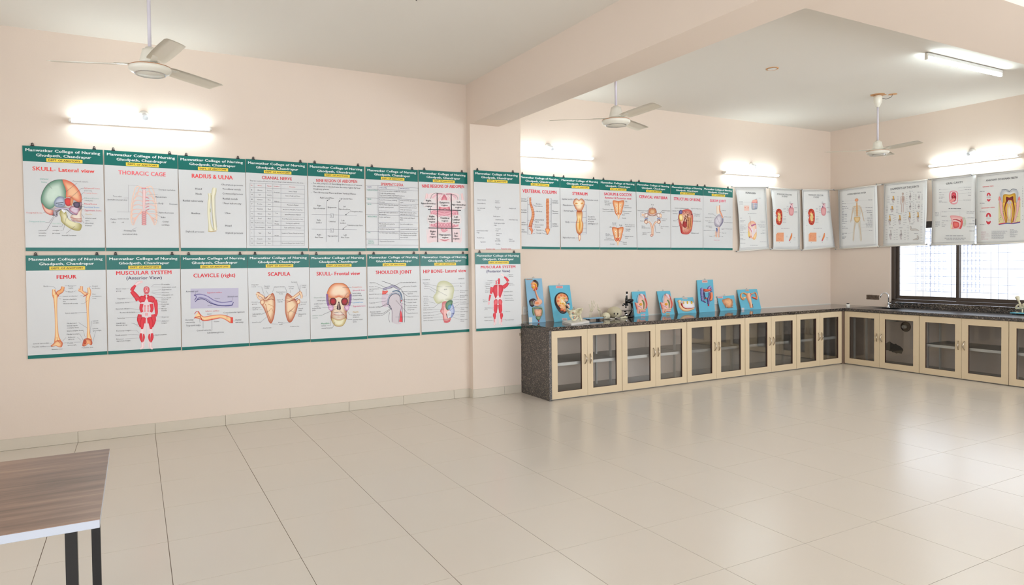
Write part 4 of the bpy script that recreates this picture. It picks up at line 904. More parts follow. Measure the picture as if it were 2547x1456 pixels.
def muscle_man(A, M_, s=1.0, back=False):
    """M_ maps a 0..100 x 0..200 figure to the sheet"""
    R1, R2 = ('c81024', 'e83a46')
    f = lambda *p: [M_(x, y) for x, y in p]
    k = s
    A.poly(f((38, 44), (62, 44), (72, 50), (70, 78), (66, 96), (70, 120), (66, 150), (62, 190), (54, 190), (52, 150), (50, 125), (48, 150), (44, 190), (36, 190), (34, 150), (30, 120), (34, 96), (30, 78), (28, 52)), 'ecd9da', False)
    def m(pts, w, e=R1, c=R2): A.stroke(f(*pts), [v * k for v in w] if isinstance(w, (list, tuple)) else w * k, e, c, k=3)
    if not back:
        A.blob(f((43, 20), (50, 16), (57, 20), (58, 30), (54, 38), (46, 38), (42, 30)), 'c83a48', 'f2b8b8')
        for x in (45, 50, 55): m(((x, 21), (x, 27)), 3, 'd02838', 'e86a70')
        m(((44, 30), (48, 29)), 2.4, 'b02030'); m(((52, 29), (57, 30)), 2.4, 'b02030'); m(((46, 34), (55, 34)), 2.4, 'b02030')
        m(((46, 40), (45, 46)), 5); m(((54, 40), (55, 46)), 5)
        for sg in (-1, 1): m(((50 + sg * 3, 55), (50 + sg * 12, 52), (50 + sg * 21, 58)), [12, 17, 12]); m(((50 + sg * 13, 66), (50 + sg * 15, 80), (50 + sg * 12, 90)), [9, 8, 6])
        for r in range(3):
            for sg in (-1, 1): m(((50 + sg * 2, 72 + r * 7), (50 + sg * 7, 72 + r * 7)), 5, 'e26a70', 'f2a4a4')
        m(((50, 92), (50, 100)), 6, 'e68088', 'f4b4b4')
        m(((28, 56), (24, 48), (16, 38), (9, 30)), [14, 13, 12, 9]); m(((9, 29), (13, 22), (20, 13)), [8, 9, 5])
        A.stroke(f((20, 13), (26, 7), (34, 3)), 7 * k, 'eab8ba', 'f4dcdc'); 
        for dx, dy in ((38, 0), (40, 3), (39, 6)): m(((33, 4), (dx, dy)), 2, 'eab0b4', 'f4d8d8')
        m(((72, 55), (75, 65), (76, 78)), [10, 10, 8]); m(((76, 78), (77, 92), (75, 102)), [8, 7, 4]); A.stroke(f((75, 103), (74, 112), (72, 118)), [5 * k, 7 * k, 3 * k], 'eebcc0', 'f6dcdc')
        for sg in (-1, 1):
            m(((50 + sg * 18, 96), (50 + sg * 19, 112), (50 + sg * 14, 132)), [9, 13, 8]); m(((50 + sg * 8, 104), (50 + sg * 12, 120), (50 + sg * 12, 138)), [7, 12, 5]); m(((50 + sg * 4, 106), (50 + sg * 5, 122)), [5, 4])
            A.stroke(f((50 + sg * 12, 140), (50 + sg * 12, 150)), 10 * k, 'f0d0d2', 'f6e4e4')
            m(((50 + sg * 15, 150), (50 + sg * 15, 162), (50 + sg * 12, 176)), [5, 8, 3]); m(((50 + sg * 8, 152), (50 + sg * 7, 162), (50 + sg * 9, 174)), [3, 5, 2])
            A.stroke(f((50 + sg * 11, 178), (50 + sg * 11, 190), (50 + sg * 17, 194)), [7 * k, 6 * k, 5 * k], 'eeb4b8', 'f8e4e4')
    else:
        m(((42, 26), (44, 34), (42, 40)), 5, 'd84050', 'ee8088'); m(((54, 18), (54, 30), (53, 40)), [6, 8, 8]); m(((47, 24), (48, 26)), 3)
        A.blob(f((36, 44), (50, 42), (66, 44), (72, 54), (64, 80), (56, 96), (50, 84), (42, 96), (34, 80), (28, 60)), 'cc1428', 'e03a48')
        A.stroke(f((50, 44), (50, 84)), 4 * k, 'f4d8d8'); A.poly(f((50, 78), (60, 98), (50, 106), (40, 98)), 'ece0e0')
        m(((28, 52), (25, 64), (22, 76)), [14, 12, 8]); m(((20, 80), (17, 94), (15, 104)), [7, 6, 3]); A.stroke(f((15, 106), (14, 114), (15, 118)), [4 * k, 6 * k, 3 * k], 'ee8088', 'f6d0d2')
        m(((70, 52), (82, 44), (90, 34)), [14, 13, 9]); m(((90, 30), (84, 20), (74, 12)), [9, 9, 5]); A.stroke(f((72, 10), (66, 4), (60, 2)), [4 * k, 7 * k, 5 * k], 'f0c0c4', 'f8e4e4')
        for sg in (-1, 1):
            A.blob(f((50 + sg * 2, 100), (50 + sg * 10, 97), (50 + sg * 17, 106), (50 + sg * 12, 122), (50 + sg * 3, 118)), 'd01c30', 'f06a70')
            m(((50 + sg * 9, 118), (50 + sg * 10, 132), (50 + sg * 9, 150)), [16, 15, 8]); m(((50 + sg * 17, 112), (50 + sg * 18, 140)), [3, 3], 'eeb8bc', 'f4d8d8')
            m(((50 + sg * 13, 150), (50 + sg * 14, 160), (50 + sg * 12, 172)), [9, 11, 4]); A.stroke(f((50 + sg * 12, 172), (50 + sg * 12, 188), (50 + sg * 16, 195)), [6 * k, 5 * k, 7 * k], 'eaa8ae', 'f6e0e0')
            m(((50 + sg * 15, 168), (50 + sg * 15, 184)), [3, 2])

def art_muscle_front(A, C, T):
    T.text(1048, 1654, 256, 42, 'MUSCULAR SYSTEM', 'e8353c', .03); T.text(1160, 1548, 312, 36, '(Anterior View)', NAVY, .012)
    muscle_man(A, lambda x, y: (1170 + x * 4.3 * .98 + (50 - x) * .2, 345 + y * 3.83), 4.3)
    C.lines([(1160, 433, 1195, 430), (1150, 540, 1290, 525), (1195, 580, 1305, 572), (1195, 650, 1320, 662), (1255, 690, 1320, 690), (1150, 750, 1540, 740), (1215, 808, 1300, 830), (1240, 808, 1300, 850), (1210, 888, 1270, 885, 1300, 915), (1180, 935, 1265, 932, 1300, 940), (1150, 980, 1310, 972), (1540, 384, 1465, 384, 1430, 415), (1540, 415, 1440, 415), (1540, 440, 1440, 460), (1540, 475, 1430, 470), (1540, 498, 1510, 498, 1440, 478), (1540, 530, 1420, 522), (1540, 577, 1490, 560), (1540, 602, 1500, 602), (1540, 650, 1510, 650), (1540, 785, 1445, 785), (1470, 938, 1440, 948)], 1.8, '8a8088')
    C.labels([(1050, 1155, 433, 'Flexor carpi', 14), (1050, 1105, 457, 'group', 13), (1058, 1146, 540, 'Trapezius', 14), (1043, 1192, 584, 'Latissimus dorsi', 14), (1047, 1194, 651, 'External oblique', 14), (1092, 1254, 690, 'Rectus abdominis', 14), (1063, 1144, 753, 'Sartorius', 14), (1048, 1152, 808, 'Quadriceps', 14), (1048, 1172, 830, 'femoris group', 13), (1052, 1206, 890, 'Peroneus longus', 14), (1038, 1173, 938, 'Tibialis anterior', 14), (1052, 1132, 981, 'Extensor', 13), (1052, 1204, 1001, 'digitorum longus', 13), (1546, 1632, 384, 'Frontalis', 14), (1546, 1702, 415, 'Orbicularis oculi', 13), (1546, 1652, 441, 'Zygomaticus', 13), (1548, 1628, 474, 'Masseter', 13), (1544, 1672, 500, 'Orbicularis oris', 13), (1544, 1650, 530, 'Sternocleido', 13), (1544, 1612, 551, 'mastoid', 13), (1546, 1602, 577, 'Deltoid', 13), (1546, 1628, 601, 'Pectoralis', 13), (1546, 1590, 622, 'major', 13), (1546, 1602, 650, 'Biceps', 13), (1546, 1600, 671, 'brachii', 13), (1548, 1624, 740, 'Ilopsoas', 13), (1546, 1624, 784, 'Adductor', 13), (1546, 1602, 806, 'longus', 13), (1474, 1602, 934, 'Gastrocnemius', 14)], col='555056')

def art_clavicle(A, C, T):
    T.text(1892, 2350, 288, 42, 'CLAVICLE (right)', RED, .03, y1=282)
    A.poly([(1862, 432), (2385, 424), (2386, 640), (1862, 650)], 'c4bed2')
    A.stroke([(1915, 530), (1960, 510), (2040, 530), (2110, 575), (2200, 600), (2320, 590)], [66, 46, 40, 44, 40, 52], '4a3c8c', 'c9c4dc')
    A.line([(1912, 575), (1950, 548), (2010, 548), (2080, 590), (2180, 618), (2300, 618), (2330, 580)], 7, '2c2a6c', True); A.line([(1900, 500), (1925, 520), (1905, 560)], 7, '4a3c7c', True); A.line([(1930, 500), (2020, 500), (2100, 550), (2200, 580)], 3, '7a70ac', True)
    A.stroke([(1925, 715), (1965, 740), (2010, 760), (2100, 745), (2190, 735), (2250, 750), (2310, 780)], [90, 50, 46, 46, 40, 50, 66], 'dd3a22', 'fbd9a0')
    A.line([(1905, 710), (1930, 680), (1960, 700), (1990, 780), (2100, 770), (2180, 752)], 6, 'd02a20', True); A.stroke([(2312, 745), (2312, 810)], 26, 'c81f1c', 'e84a38'); A.line([(1900, 755), (1960, 735), (1990, 775)], 6, 'b82a1c', True)
    C.lines([(1998, 765, 1998, 865), (2096, 755, 2096, 890), (1965, 810, 1955, 745), (2262, 705, 2258, 760), (2345, 785, 2325, 785), (1920, 470, 1912, 500), (2320, 530, 2322, 560)], 2, '5a5660')
    C.labels([(1810, 1942, 461, 'Acromial end', 18, '3a3850'), (2042, 2204, 473, 'Superior surface', 17, 'e0323c'), (2266, 2372, 517, 'Sternal end', 17, '3a3850'), (2126, 2184, 539, 'Posterior', 12, '3a3850'), (2048, 2100, 614, 'Anterior', 12, '3a3850'), (2026, 2174, 674, 'Inferior surface', 17, 'e25a60'), (2042, 2094, 708, 'Anterior', 12), (2218, 2452, 689, 'Costoclavicular ligament', 16), (1805, 1892, 772, 'Acromial', 17), (1805, 1908, 798, 'extremity', 17), (2350, 2414, 771, 'Sternal', 18), (2350, 2438, 797, 'extremity', 18), (2118, 2176, 790, 'Posterior', 12), (1812, 1970, 832, 'Trapezoid ridge', 18), (1928, 2086, 885, 'Conoid tubercle', 18), (2042, 2226, 909, 'Subclavian groove', 18)], col='5e5b62')

def art_scapula(A, C, T):
    T.text(292, 536, 271, 42, 'SCAPULA', RED, .036)
    E_, M2 = 'b8502a', 'f8dcb4'
    A.blob([(345, 480), (368, 530), (372, 640), (360, 740), (330, 812), (300, 790), (275, 720), (240, 640), (210, 590), (225, 550), (270, 545), (310, 505)], E_, M2)
    A.stroke([(165, 480), (200, 500), (235, 520), (270, 545), (320, 500)], [30, 34, 30, 34, 22], E_, M2); A.stroke([(175, 500), (195, 540), (240, 550)], 20, E_, M2)
    A.blob([(210, 560), (245, 550), (255, 590), (230, 612), (208, 595)], E_, M2)
    A.line([(265, 600), (290, 700), (330, 800)], 6, 'c06a3c', True); A.line([(270, 560), (330, 545), (362, 560)], 6, '9c4424', True); A.line([(290, 600), (340, 620), (355, 640)], 4, 'c8804c', True); A.line([(300, 680), (330, 650), (355, 700)], 4, 'c8804c', True)
    A.line([(180, 470), (205, 475)], 6, '9c4424'); A.line([(248, 525), (262, 545), (290, 515)], 6, '8c3c20', True)
    A.blob([(505, 480), (560, 520), (600, 560), (620, 600), (600, 690), (560, 780), (528, 802), (500, 770), (480, 680), (478, 560), (485, 510)], E_, M2)
    A.stroke([(490, 555), (550, 540), (610, 500), (655, 465)], [18, 26, 30, 34], E_, M2); A.stroke([(640, 470), (660, 510), (655, 540)], [30, 24, 18], E_, M2); A.blob([(610, 560), (635, 545), (645, 580), (625, 602), (605, 590)], E_, M2)
    A.line([(500, 580), (560, 560), (620, 540)], 7, '9c4424', True); A.line([(500, 690), (540, 680), (590, 620)], 4, 'c8804c', True); A.line([(520, 780), (515, 700), (560, 650)], 4, 'c06a3c', True); A.line([(505, 500), (560, 545)], 5, 'b86a44')
    C.lines([(180, 410, 222, 412, 262, 535), (268, 450, 298, 498), (362, 412, 340, 472), (476, 412, 500, 472), (535, 448, 533, 480), (608, 372, 640, 460), (640, 465, 642, 392, 658, 392), (710, 432, 710, 512, 675, 512), (488, 465, 505, 500), (458, 562, 500, 552), (200, 662, 230, 662), (182, 588, 210, 585), (218, 716, 308, 672), (215, 796, 280, 738), (330, 816, 398, 818), (440, 810, 530, 802), (525, 665, 612, 710), (632, 600, 640, 625)], 2, '6c6870')
    C.labels([(113, 188, 388, 'Scapular', 14), (113, 160, 411, 'notch', 13), (250, 313, 403, 'Superior', 14), (256, 306, 424, 'border', 13), (364, 474, 411, 'Superior border', 14), (516, 577, 409, 'Superior', 14), (524, 572, 431, 'border', 13), (545, 610, 359, 'Acromion', 13), (664, 708, 394, 'Lateral', 13), (668, 704, 415, 'angle', 13), (384, 482, 467, 'Supraspinous', 13), (414, 456, 487, 'fossa', 13), (393, 453, 552, 'Spine of', 14), (393, 450, 574, 'scapula', 13), (112, 176, 578, 'Coronoid', 13), (118, 174, 599, 'process', 13), (650, 714, 578, 'Coronoid', 13), (650, 704, 600, 'process', 13), (122, 206, 640, 'Infraglenoid', 13), (122, 184, 661, 'tubercle', 13), (122, 214, 708, 'Subscapular', 13), (122, 164, 730, 'fossa', 13), (118, 218, 798, 'Lateral border', 14), (404, 456, 799, 'Inferior', 13), (410, 452, 820, 'angle', 13), (622, 672, 648, 'Glenoid', 13), (622, 662, 668, 'cavity', 13), (622, 706, 708, 'Infraspinous', 13), (622, 662, 729, 'fossa', 13), (236, 328, 859, 'Anterior view', 13), (534, 632, 842, 'Posterior view', 13)], col='565258')

def art_skull_front(A, C, T):
    T.text(822, 1298, 268, 40, 'SKULL- Frontal view', RED, .032, y1=262)
    skull_front(A, 1066, 560, 1.0)
    C.lines([(1204, 418, 1105, 420), (1205, 480, 1158, 480, 1112, 550), (1210, 505, 1190, 505, 1110, 560), (1212, 548, 1190, 548), (1212, 583, 1110, 590), (1212, 620, 1150, 622), (930, 560, 975, 562), (898, 596, 1040, 600), (885, 640, 1060, 628), (895, 715, 1060, 640), (1210, 720, 1185, 718, 1120, 625), (1210, 770, 1165, 770, 1068, 660), (940, 836, 972, 836, 985, 735), (998, 858, 1022, 800)], 2.2, '4a444c')
    C.labels([(1024, 1108, 510, 'nasal bone', 14, 'd8202c'), (1212, 1318, 414, 'Frontal bone', 17, 'f08068'), (1216, 1348, 448, 'Sphenoid  bone', 17, 'e84a88'), (1214, 1304, 481, 'lesser wing', 15), (1214, 1314, 505, 'greater wing', 15), (1218, 1334, 547, 'Temporal bone', 16), (1218, 1330, 581, 'Lacrimal bone', 16, '58a8e0'), (1218, 1355, 621, 'Zygomatic bone', 17, 'e0528a'), (1218, 1280, 686, 'Maxilla', 15, 'd8b060'), (1218, 1296, 719, 'infraorbital', 14), (1218, 1286, 741, 'foramen', 14), (1218, 1322, 769, 'anterior nasal', 14), (1218, 1260, 792, 'spine', 13), (793, 916, 528, 'Ethmoid bone', 15, 'a8b8ac'), (825, 920, 560, 'orbital plate', 15), (795, 886, 597, 'middle nasal', 14), (798, 850, 622, 'concha', 13), (776, 874, 644, 'perpendicular', 14), (776, 812, 667, 'plate', 13), (776, 884, 724, 'inferior nasal', 14, '9ab0a4'), (776, 836, 750, 'concha', 14, '9ab0a4'), (1012, 1062, 690, 'vomer', 12, '3a5a7c'), (872, 962, 811, 'Mandible', 17, '2a9a5c'), (875, 926, 836, 'ramus', 14), (878, 994, 861, 'mental foramen', 15)], col='545158')

def art_shoulder(A, C, T):
    T.text(1470, 1862, 250, 38, 'SHOULDER JOINT', RED, .034)
    A.poly([(1620, 480), (1690, 472), (1745, 500), (1762, 580), (1758, 800), (1650, 800), (1640, 680), (1612, 600), (1600, 540)], 'd2c8cc', True)
    A.poly([(1540, 500), (1600, 490), (1610, 540), (1605, 620), (1540, 620)], 'd8c8d2', True)
    A.stroke([(1545, 440), (1600, 425), (1660, 405), (1700, 425), (1730, 450)], [20, 24, 26, 22, 16], '5c5470', 'b8b4c8')
    A.stroke([(1540, 475), (1570, 475), (1600, 458)], [44, 34, 14], 'd0242c', 'f06a5c')
    A.stroke([(1600, 600), (1608, 540), (1640, 492), (1700, 480), (1740, 510), (1752, 560)], 14, '4c4860', 'b8c0d0'); A.stroke([(1625, 640), (1612, 590), (1620, 530), (1655, 495), (1700, 490), (1732, 520), (1740, 590)], 5, '3a3648')
    A.stroke([(1650, 465), (1700, 455), (1740, 480), (1758, 550)], [8, 14, 12, 8], '22304c', '5a7898'); A.stroke([(1748, 560), (1752, 570)], 14, 'c82c30')
    A.stroke([(1742, 670), (1746, 740), (1742, 795)], [8, 26, 36], 'cc1c2c', 'ee4650'); A.line([(1750, 590), (1745, 680)], 8, 'c8a8c0')
    for pts, w in (([(1535, 348), (1640, 385), (1720, 420), (1770, 480), (1785, 580), (1784, 800)], 4), ([(1640, 640), (1650, 700), (1648, 800)], 3), ([(1758, 620), (1730, 700), (1718, 800)], 3), ([(1618, 690), (1612, 760), (1622, 800)], 3), ([(1760, 640), (1762, 800)], 3)): A.line(pts, w, '3e3844', True)
    A.line([(1590, 600), (1625, 620), (1640, 660)], 5, '3a3a5c', True); A.line([(1600, 625), (1640, 660)], 4, '3a3a5c')
    C.lines([(1460, 366, 1590, 428), (1735, 365, 1630, 430), (1775, 405, 1725, 440), (1475, 412, 1588, 445), (1812, 462, 1745, 465), (1510, 490, 1605, 495), (1812, 512, 1758, 470), (1505, 534, 1580, 534), (1812, 550, 1755, 550), (1812, 582, 1758, 560), (1465, 585, 1585, 565), (1812, 618, 1752, 590), (1525, 632, 1600, 585), (1525, 632, 1602, 600), (1550, 700, 1625, 652), (1550, 718, 1632, 660), (1812, 697, 1688, 558), (1812, 740, 1682, 742)], 2.2, '4a4650')
    C.labels([(1400, 1458, 366, 'Clavicle', 14), (1395, 1472, 410, 'Tendon of', 13), (1395, 1502, 434, 'supraspinatus', 13), (1395, 1442, 456, 'muscle', 13), (1392, 1506, 492, 'Glenoid labrum', 13), (1392, 1498, 534, 'Glenoid cavity', 13), (1398, 1460, 586, 'Scapula', 14), (1392, 1524, 632, 'Articular cartilage', 14), (1405, 1522, 684, 'Articular capsule', 13), (1415, 1548, 704, 'Synovial membrane', 13), (1415, 1545, 724, 'Fibrous membrane', 13), (1738, 1910, 362, 'Acromioclavicular ligament', 13), (1776, 1912, 405, 'Acromion of scapula', 13), (1816, 1918, 463, 'Coracoacromial', 13), (1816, 1872, 485, 'ligament', 13), (1816, 1936, 513, 'Subacromial bursa', 13), (1816, 1922, 549, 'Articular capsule', 13), (1816, 1910, 582, 'Tendon sheath', 13), (1816, 1922, 616, 'Tendon of biceps', 13), (1816, 1918, 638, 'brachii muscles', 13), (1816, 1888, 660, '(long head)', 13), (1816, 1926, 699, 'Head of humerus', 13), (1816, 1876, 739, 'Humerus', 14)], col='5e5b60')

def art_hip(A, C, T):
    T.text(1988, 2457, 244, 38, 'HIP BONE- Lateral view', RED, .03, y1=232)
    A.blob([(2160, 360), (2220, 345), (2290, 375), (2325, 430), (2318, 490), (2308, 540), (2270, 570), (2235, 610), (2200, 590), (2140, 595), (2110, 560), (2098, 520), (2130, 470), (2135, 410)], 'c8c89a', 'f0eee0')
    A.blob([(2198, 580), (2250, 575), (2275, 640), (2260, 700), (2250, 750), (2290, 755), (2280, 785), (2245, 803), (2210, 785), (2200, 720), (2172, 680), (2190, 640)], 'cc6a6c', 'f4c0ba')
    A.blob([(2270, 590), (2310, 600), (2330, 680), (2312, 730), (2290, 752), (2288, 700), (2270, 650)], '7484c0', 'c4cce4')
    A.blob([(2232, 640), (2235, 590), (2270, 560), (2308, 565), (2300, 610), (2275, 640), (2255, 670)], '3c6a4a', '7aa07a'); A.blob([(2260, 620), (2290, 605), (2285, 645), (2258, 660)], '3c86a8', '6aa8b8')
    A.blob([(2250, 690), (2278, 672), (2292, 700), (2280, 745), (2256, 750)], 'e8f0f6', 'd8d4d2'); A.stroke([(2215, 790), (2245, 798), (2280, 780)], 18, 'b83a44', 'dd6a70')
    A.line([(2215, 620), (2205, 700), (2215, 770)], 6, 'd87a74', True)
    C.lines([(2045, 386, 2195, 415), (2045, 405, 2245, 508), (2050, 430, 2122, 478), (2048, 518, 2098, 530), (2048, 575, 2118, 592), (2105, 637, 2188, 570), (2090, 662, 2215, 655), (2070, 692, 2170, 680), (2105, 722, 2200, 698), (2090, 746, 2210, 740), (2100, 775, 2262, 768), (2380, 372, 2280, 375), (2378, 402, 2230, 408), (2378, 452, 2322, 455), (2380, 510, 2318, 530), (2382, 550, 2222, 546), (2382, 577, 2290, 602), (2382, 598, 2275, 672), (2382, 645, 2320, 640), (2382, 683, 2330, 682), (2382, 716, 2280, 720), (2382, 768, 2300, 740)], 1.6, '6c6870')
    C.labels([(1982, 2058, 334, 'POSTERIOR', 12, '4a464c'), (2370, 2434, 323, 'ANTERIOR', 12, '4a464c'), (2215, 2246, 440, 'ILIUM', 11, '3a363c'), (2298, 2328, 704, 'PUBIS', 10, '2a2c5c'), (1982, 2052, 369, 'Gluteal lines', 12), (1998, 2044, 386, 'Anterior', 11), (2000, 2042, 404, 'Inferior', 11), (1998, 2048, 430, 'Posterior', 11), (1990, 2042, 514, 'Posterior', 11), (1992, 2040, 534, 'superior', 11), (1992, 2048, 553, 'iliac spine', 11), (1990, 2042, 576, 'Posterior', 11), (1992, 2038, 595, 'inferior', 11), (1992, 2048, 614, 'iliac spine', 11), (1988, 2102, 640, 'Greater sciatic notch', 11), (1990, 2086, 662, 'Body of ischium', 11), (1990, 2066, 694, 'Ischial spine', 11), (1988, 2102, 724, 'Lesser sciatic notch', 11), (1990, 2088, 750, 'Ischial tuberosity', 11), (1990, 2098, 778, 'Ramus of ischium', 11), (2386, 2438, 371, 'Iliac crest', 11), (2386, 2406, 403, 'Ala', 11), (2388, 2476, 452, 'Anterior superior', 11), (2388, 2440, 470, 'iliac spine', 11), (2388, 2474, 504, 'Anterior inferior', 11), (2388, 2440, 522, 'iliac spine', 11), (2390, 2460, 550, 'Body of ilium', 11), (2390, 2454, 577, 'Acetabulum', 11), (2390, 2480, 598, 'Acetabular notch', 11), (2392, 2476, 638, 'Superior ramus', 11), (2392, 2434, 656, 'of pubis', 11), (2392, 2470, 682, 'Pubic tubercle', 11), (2392, 2440, 714, 'Obturator', 11), (2392, 2436, 732, 'foramen', 11), (2392, 2468, 768, 'Inferior ramus', 11), (2392, 2434, 787, 'of pubis', 11)], col='5a565e')

def art_blank(A, C, T):
    T.text(296, 434, 1330, 26, 'Anterior view', 'd84a5c', .012); T.text(528, 674, 1328, 26, 'Posterior view', 'd84a5c', .012)
    C.labels([(164, 294, 590, 'Greater tubercle', 20), (164, 288, 643, 'Lesser tubercle', 20), (160, 283, 716, 'Inter tubercular', 20), (162, 210, 744, 'sulcus', 19), (436, 492, 606, 'Head of', 19), (434, 498, 633, 'humerus', 19), (430, 512, 700, 'Anatomical', 19), (454, 490, 726, 'neck', 18), (643, 746, 720, 'Surgical neck', 20), (406, 510, 840, 'Radial groove', 20), (438, 560, 891, 'Deltoid tuberosity', 19), (640, 772, 891, 'Deltoid tuberosity', 19), (412, 578, 944, 'Medial supracondylar', 19), (412, 454, 972, 'ridge', 19), (438, 510, 1028, 'Coronoid', 19), (438, 482, 1056, 'fossa', 19), (448, 532, 1098, 'Olecranon', 19), (452, 494, 1125, 'fossa', 19), (154, 326, 1056, 'Lateral supracondylar', 19), (154, 196, 1085, 'ridge', 19), (166, 266, 1163, 'Radial fossa', 20), (206, 288, 1225, 'Capitulum', 20), (448, 498, 1181, 'Medial', 19), (430, 512, 1208, 'epicondyle', 19), (643, 690, 1184, 'Lateral', 19), (644, 726, 1212, 'epicondyle', 19), (438, 508, 1259, 'Trochlea', 20)], col='7a7880', bold=.003)

def art_muscle_back(A, C, T):
    T.text(237, 806, 358, 46, 'MUSCULAR SYSTEM', 'e02038', .036); T.text(330, 718, 427, 44, '(Posterior View)', '463a6c', .02)
    muscle_man(A, lambda x, y: (310 + x * 4.2, 470 + y * 4.35), 4.4, True)
    C.lines([(432, 585, 465, 583), (425, 620, 480, 622), (388, 678, 455, 668), (388, 712, 410, 712), (372, 750, 402, 745), (350, 903, 375, 905), (390, 1035, 460, 1020), (390, 1035, 460, 1060), (420, 1183, 455, 1183), (430, 1240, 455, 1240), (690, 495, 655, 520), (690, 630, 668, 600), (620, 765, 585, 765), (618, 827, 588, 827), (630, 873, 595, 873), (635, 908, 600, 908), (640, 1090, 605, 1090), (640, 1228, 600, 1228)], 2.2, '9a9098')
    C.labels([(345, 428, 584, 'Occipitalis', 17), (316, 422, 620, 'Sternocleido', 17), (316, 382, 647, 'mastoid', 16), (302, 384, 678, 'Trapezius', 17), (322, 384, 712, 'Deltoid', 17), (312, 368, 752, 'Triceps', 17), (310, 362, 775, 'brachii', 16), (270, 326, 902, 'Flexor', 16), (270, 344, 928, 'digitorum', 16), (298, 388, 1034, 'Hamstring', 16), (298, 346, 1060, 'group', 16), (290, 416, 1185, 'Gastrocnemius', 17), (294, 426, 1240, 'Achilles tendon', 17), (694, 764, 486, 'Extensor', 16), (694, 768, 512, 'digitorum', 16), (694, 768, 628, 'Extensor', 16), (694, 788, 655, 'carpi ulnaris', 16), (620, 756, 764, 'Latissimus dorsi', 16), (622, 756, 826, 'External oblique', 16), (632, 762, 872, 'Gluteus medius', 16), (636, 778, 908, 'Gluteus maximus', 16), (644, 718, 1090, 'Sartorius', 16), (640, 780, 1228, 'Peroneus longus', 16)], col='605a60')

def art_spine(A, C, T):
    T.text(846, 1360, 452, 52, 'VERTEBRAL COLUMN', 'e02a40', .034, y1=478)
    for pts, w0, w1 in (([(962, 560), (966, 640), (985, 700), (1005, 780), (1000, 860), (975, 940), (962, 1000)], 24, 48),):
        q = catmull(pts, False, 5); A.stroke(pts, [20, 22, 30, 36, 38, 44, 46], 'd0582c', 'f8c080')
        for i, (x, y) in enumerate(q): A.line([(x - 14 - i * .4, y + 3), (x + 16 + i * .5, y - 3)], 6, 'b8401c')
    A.stroke([(962, 1010), (985, 1050), (988, 1085), (975, 1110)], [48, 34, 20, 8], 'cc4428', 'f09a6a')
    A.stroke([(1226, 572), (1224, 660), (1224, 800), (1226, 930), (1228, 1020)], [40, 44, 38, 34, 40], 'd8622c', 'fac888')
    for k in range(24): A.line([(1204 - (k % 2) * 4, 582 + k * 18.5), (1246 + (k % 2) * 4, 578 + k * 18.5)], 6, 'c04a20')
    A.line([(1226, 572), (1228, 1020)], 5, 'b04020'); A.blob([(1190, 1030), (1226, 1015), (1260, 1035), (1245, 1085), (1225, 1118), (1205, 1085)], 'd2602c', 'f8b878')
    C.lines([(945, 550, 925, 550, 925, 1117, 965, 1117), (925, 664, 955, 668), (925, 898, 950, 900), (925, 1030, 945, 1030), (912, 605, 925, 605), (912, 775, 925, 775), (915, 960, 925, 960), (1255, 570, 1278, 570, 1278, 1015, 1255, 1015), (1255, 658, 1278, 660), (1245, 912, 1278, 914), (1040, 682, 1000, 665), (1048, 762, 1015, 762), (1030, 900, 990, 895), (1015, 970, 985, 940), (1030, 1040, 1000, 1055), (1142, 1045, 1200, 1075), (1035, 1095, 980, 1108), (1138, 1090, 1222, 1118)], 3, '4a4468')
    C.labels([(818, 900, 574, 'Cervical', 22), (818, 912, 607, 'curvature', 22), (814, 906, 742, 'Thoracic', 22), (814, 908, 777, 'curvature', 22), (820, 892, 930, 'Lumbar', 22), (818, 912, 963, 'curvature', 22), (820, 874, 1040, 'Pelvic', 22), (818, 910, 1072, 'curvature', 22), (1046, 1128, 652, 'Vertebra', 22), (1042, 1148, 685, 'prominens', 21), (1056, 1140, 766, 'Rib facet', 22), (1038, 1166, 892, 'Intervertebral', 21), (1038, 1090, 922, 'discs', 21), (1030, 1158, 968, 'Intervertebral', 21), (1028, 1112, 1000, 'foramina', 21), (1054, 1130, 1044, 'Sacrum', 22), (1054, 1126, 1092, 'Coccyx', 22), (1292, 1370, 604, 'Cervical', 22), (1292, 1384, 634, 'vertebrae', 21), (1292, 1380, 762, 'Thoracic', 22), (1294, 1384, 794, 'vertebrae', 21), (1294, 1366, 952, 'Lumbar', 22), (1294, 1386, 984, 'vertebrae', 21)], col='4e4a54')

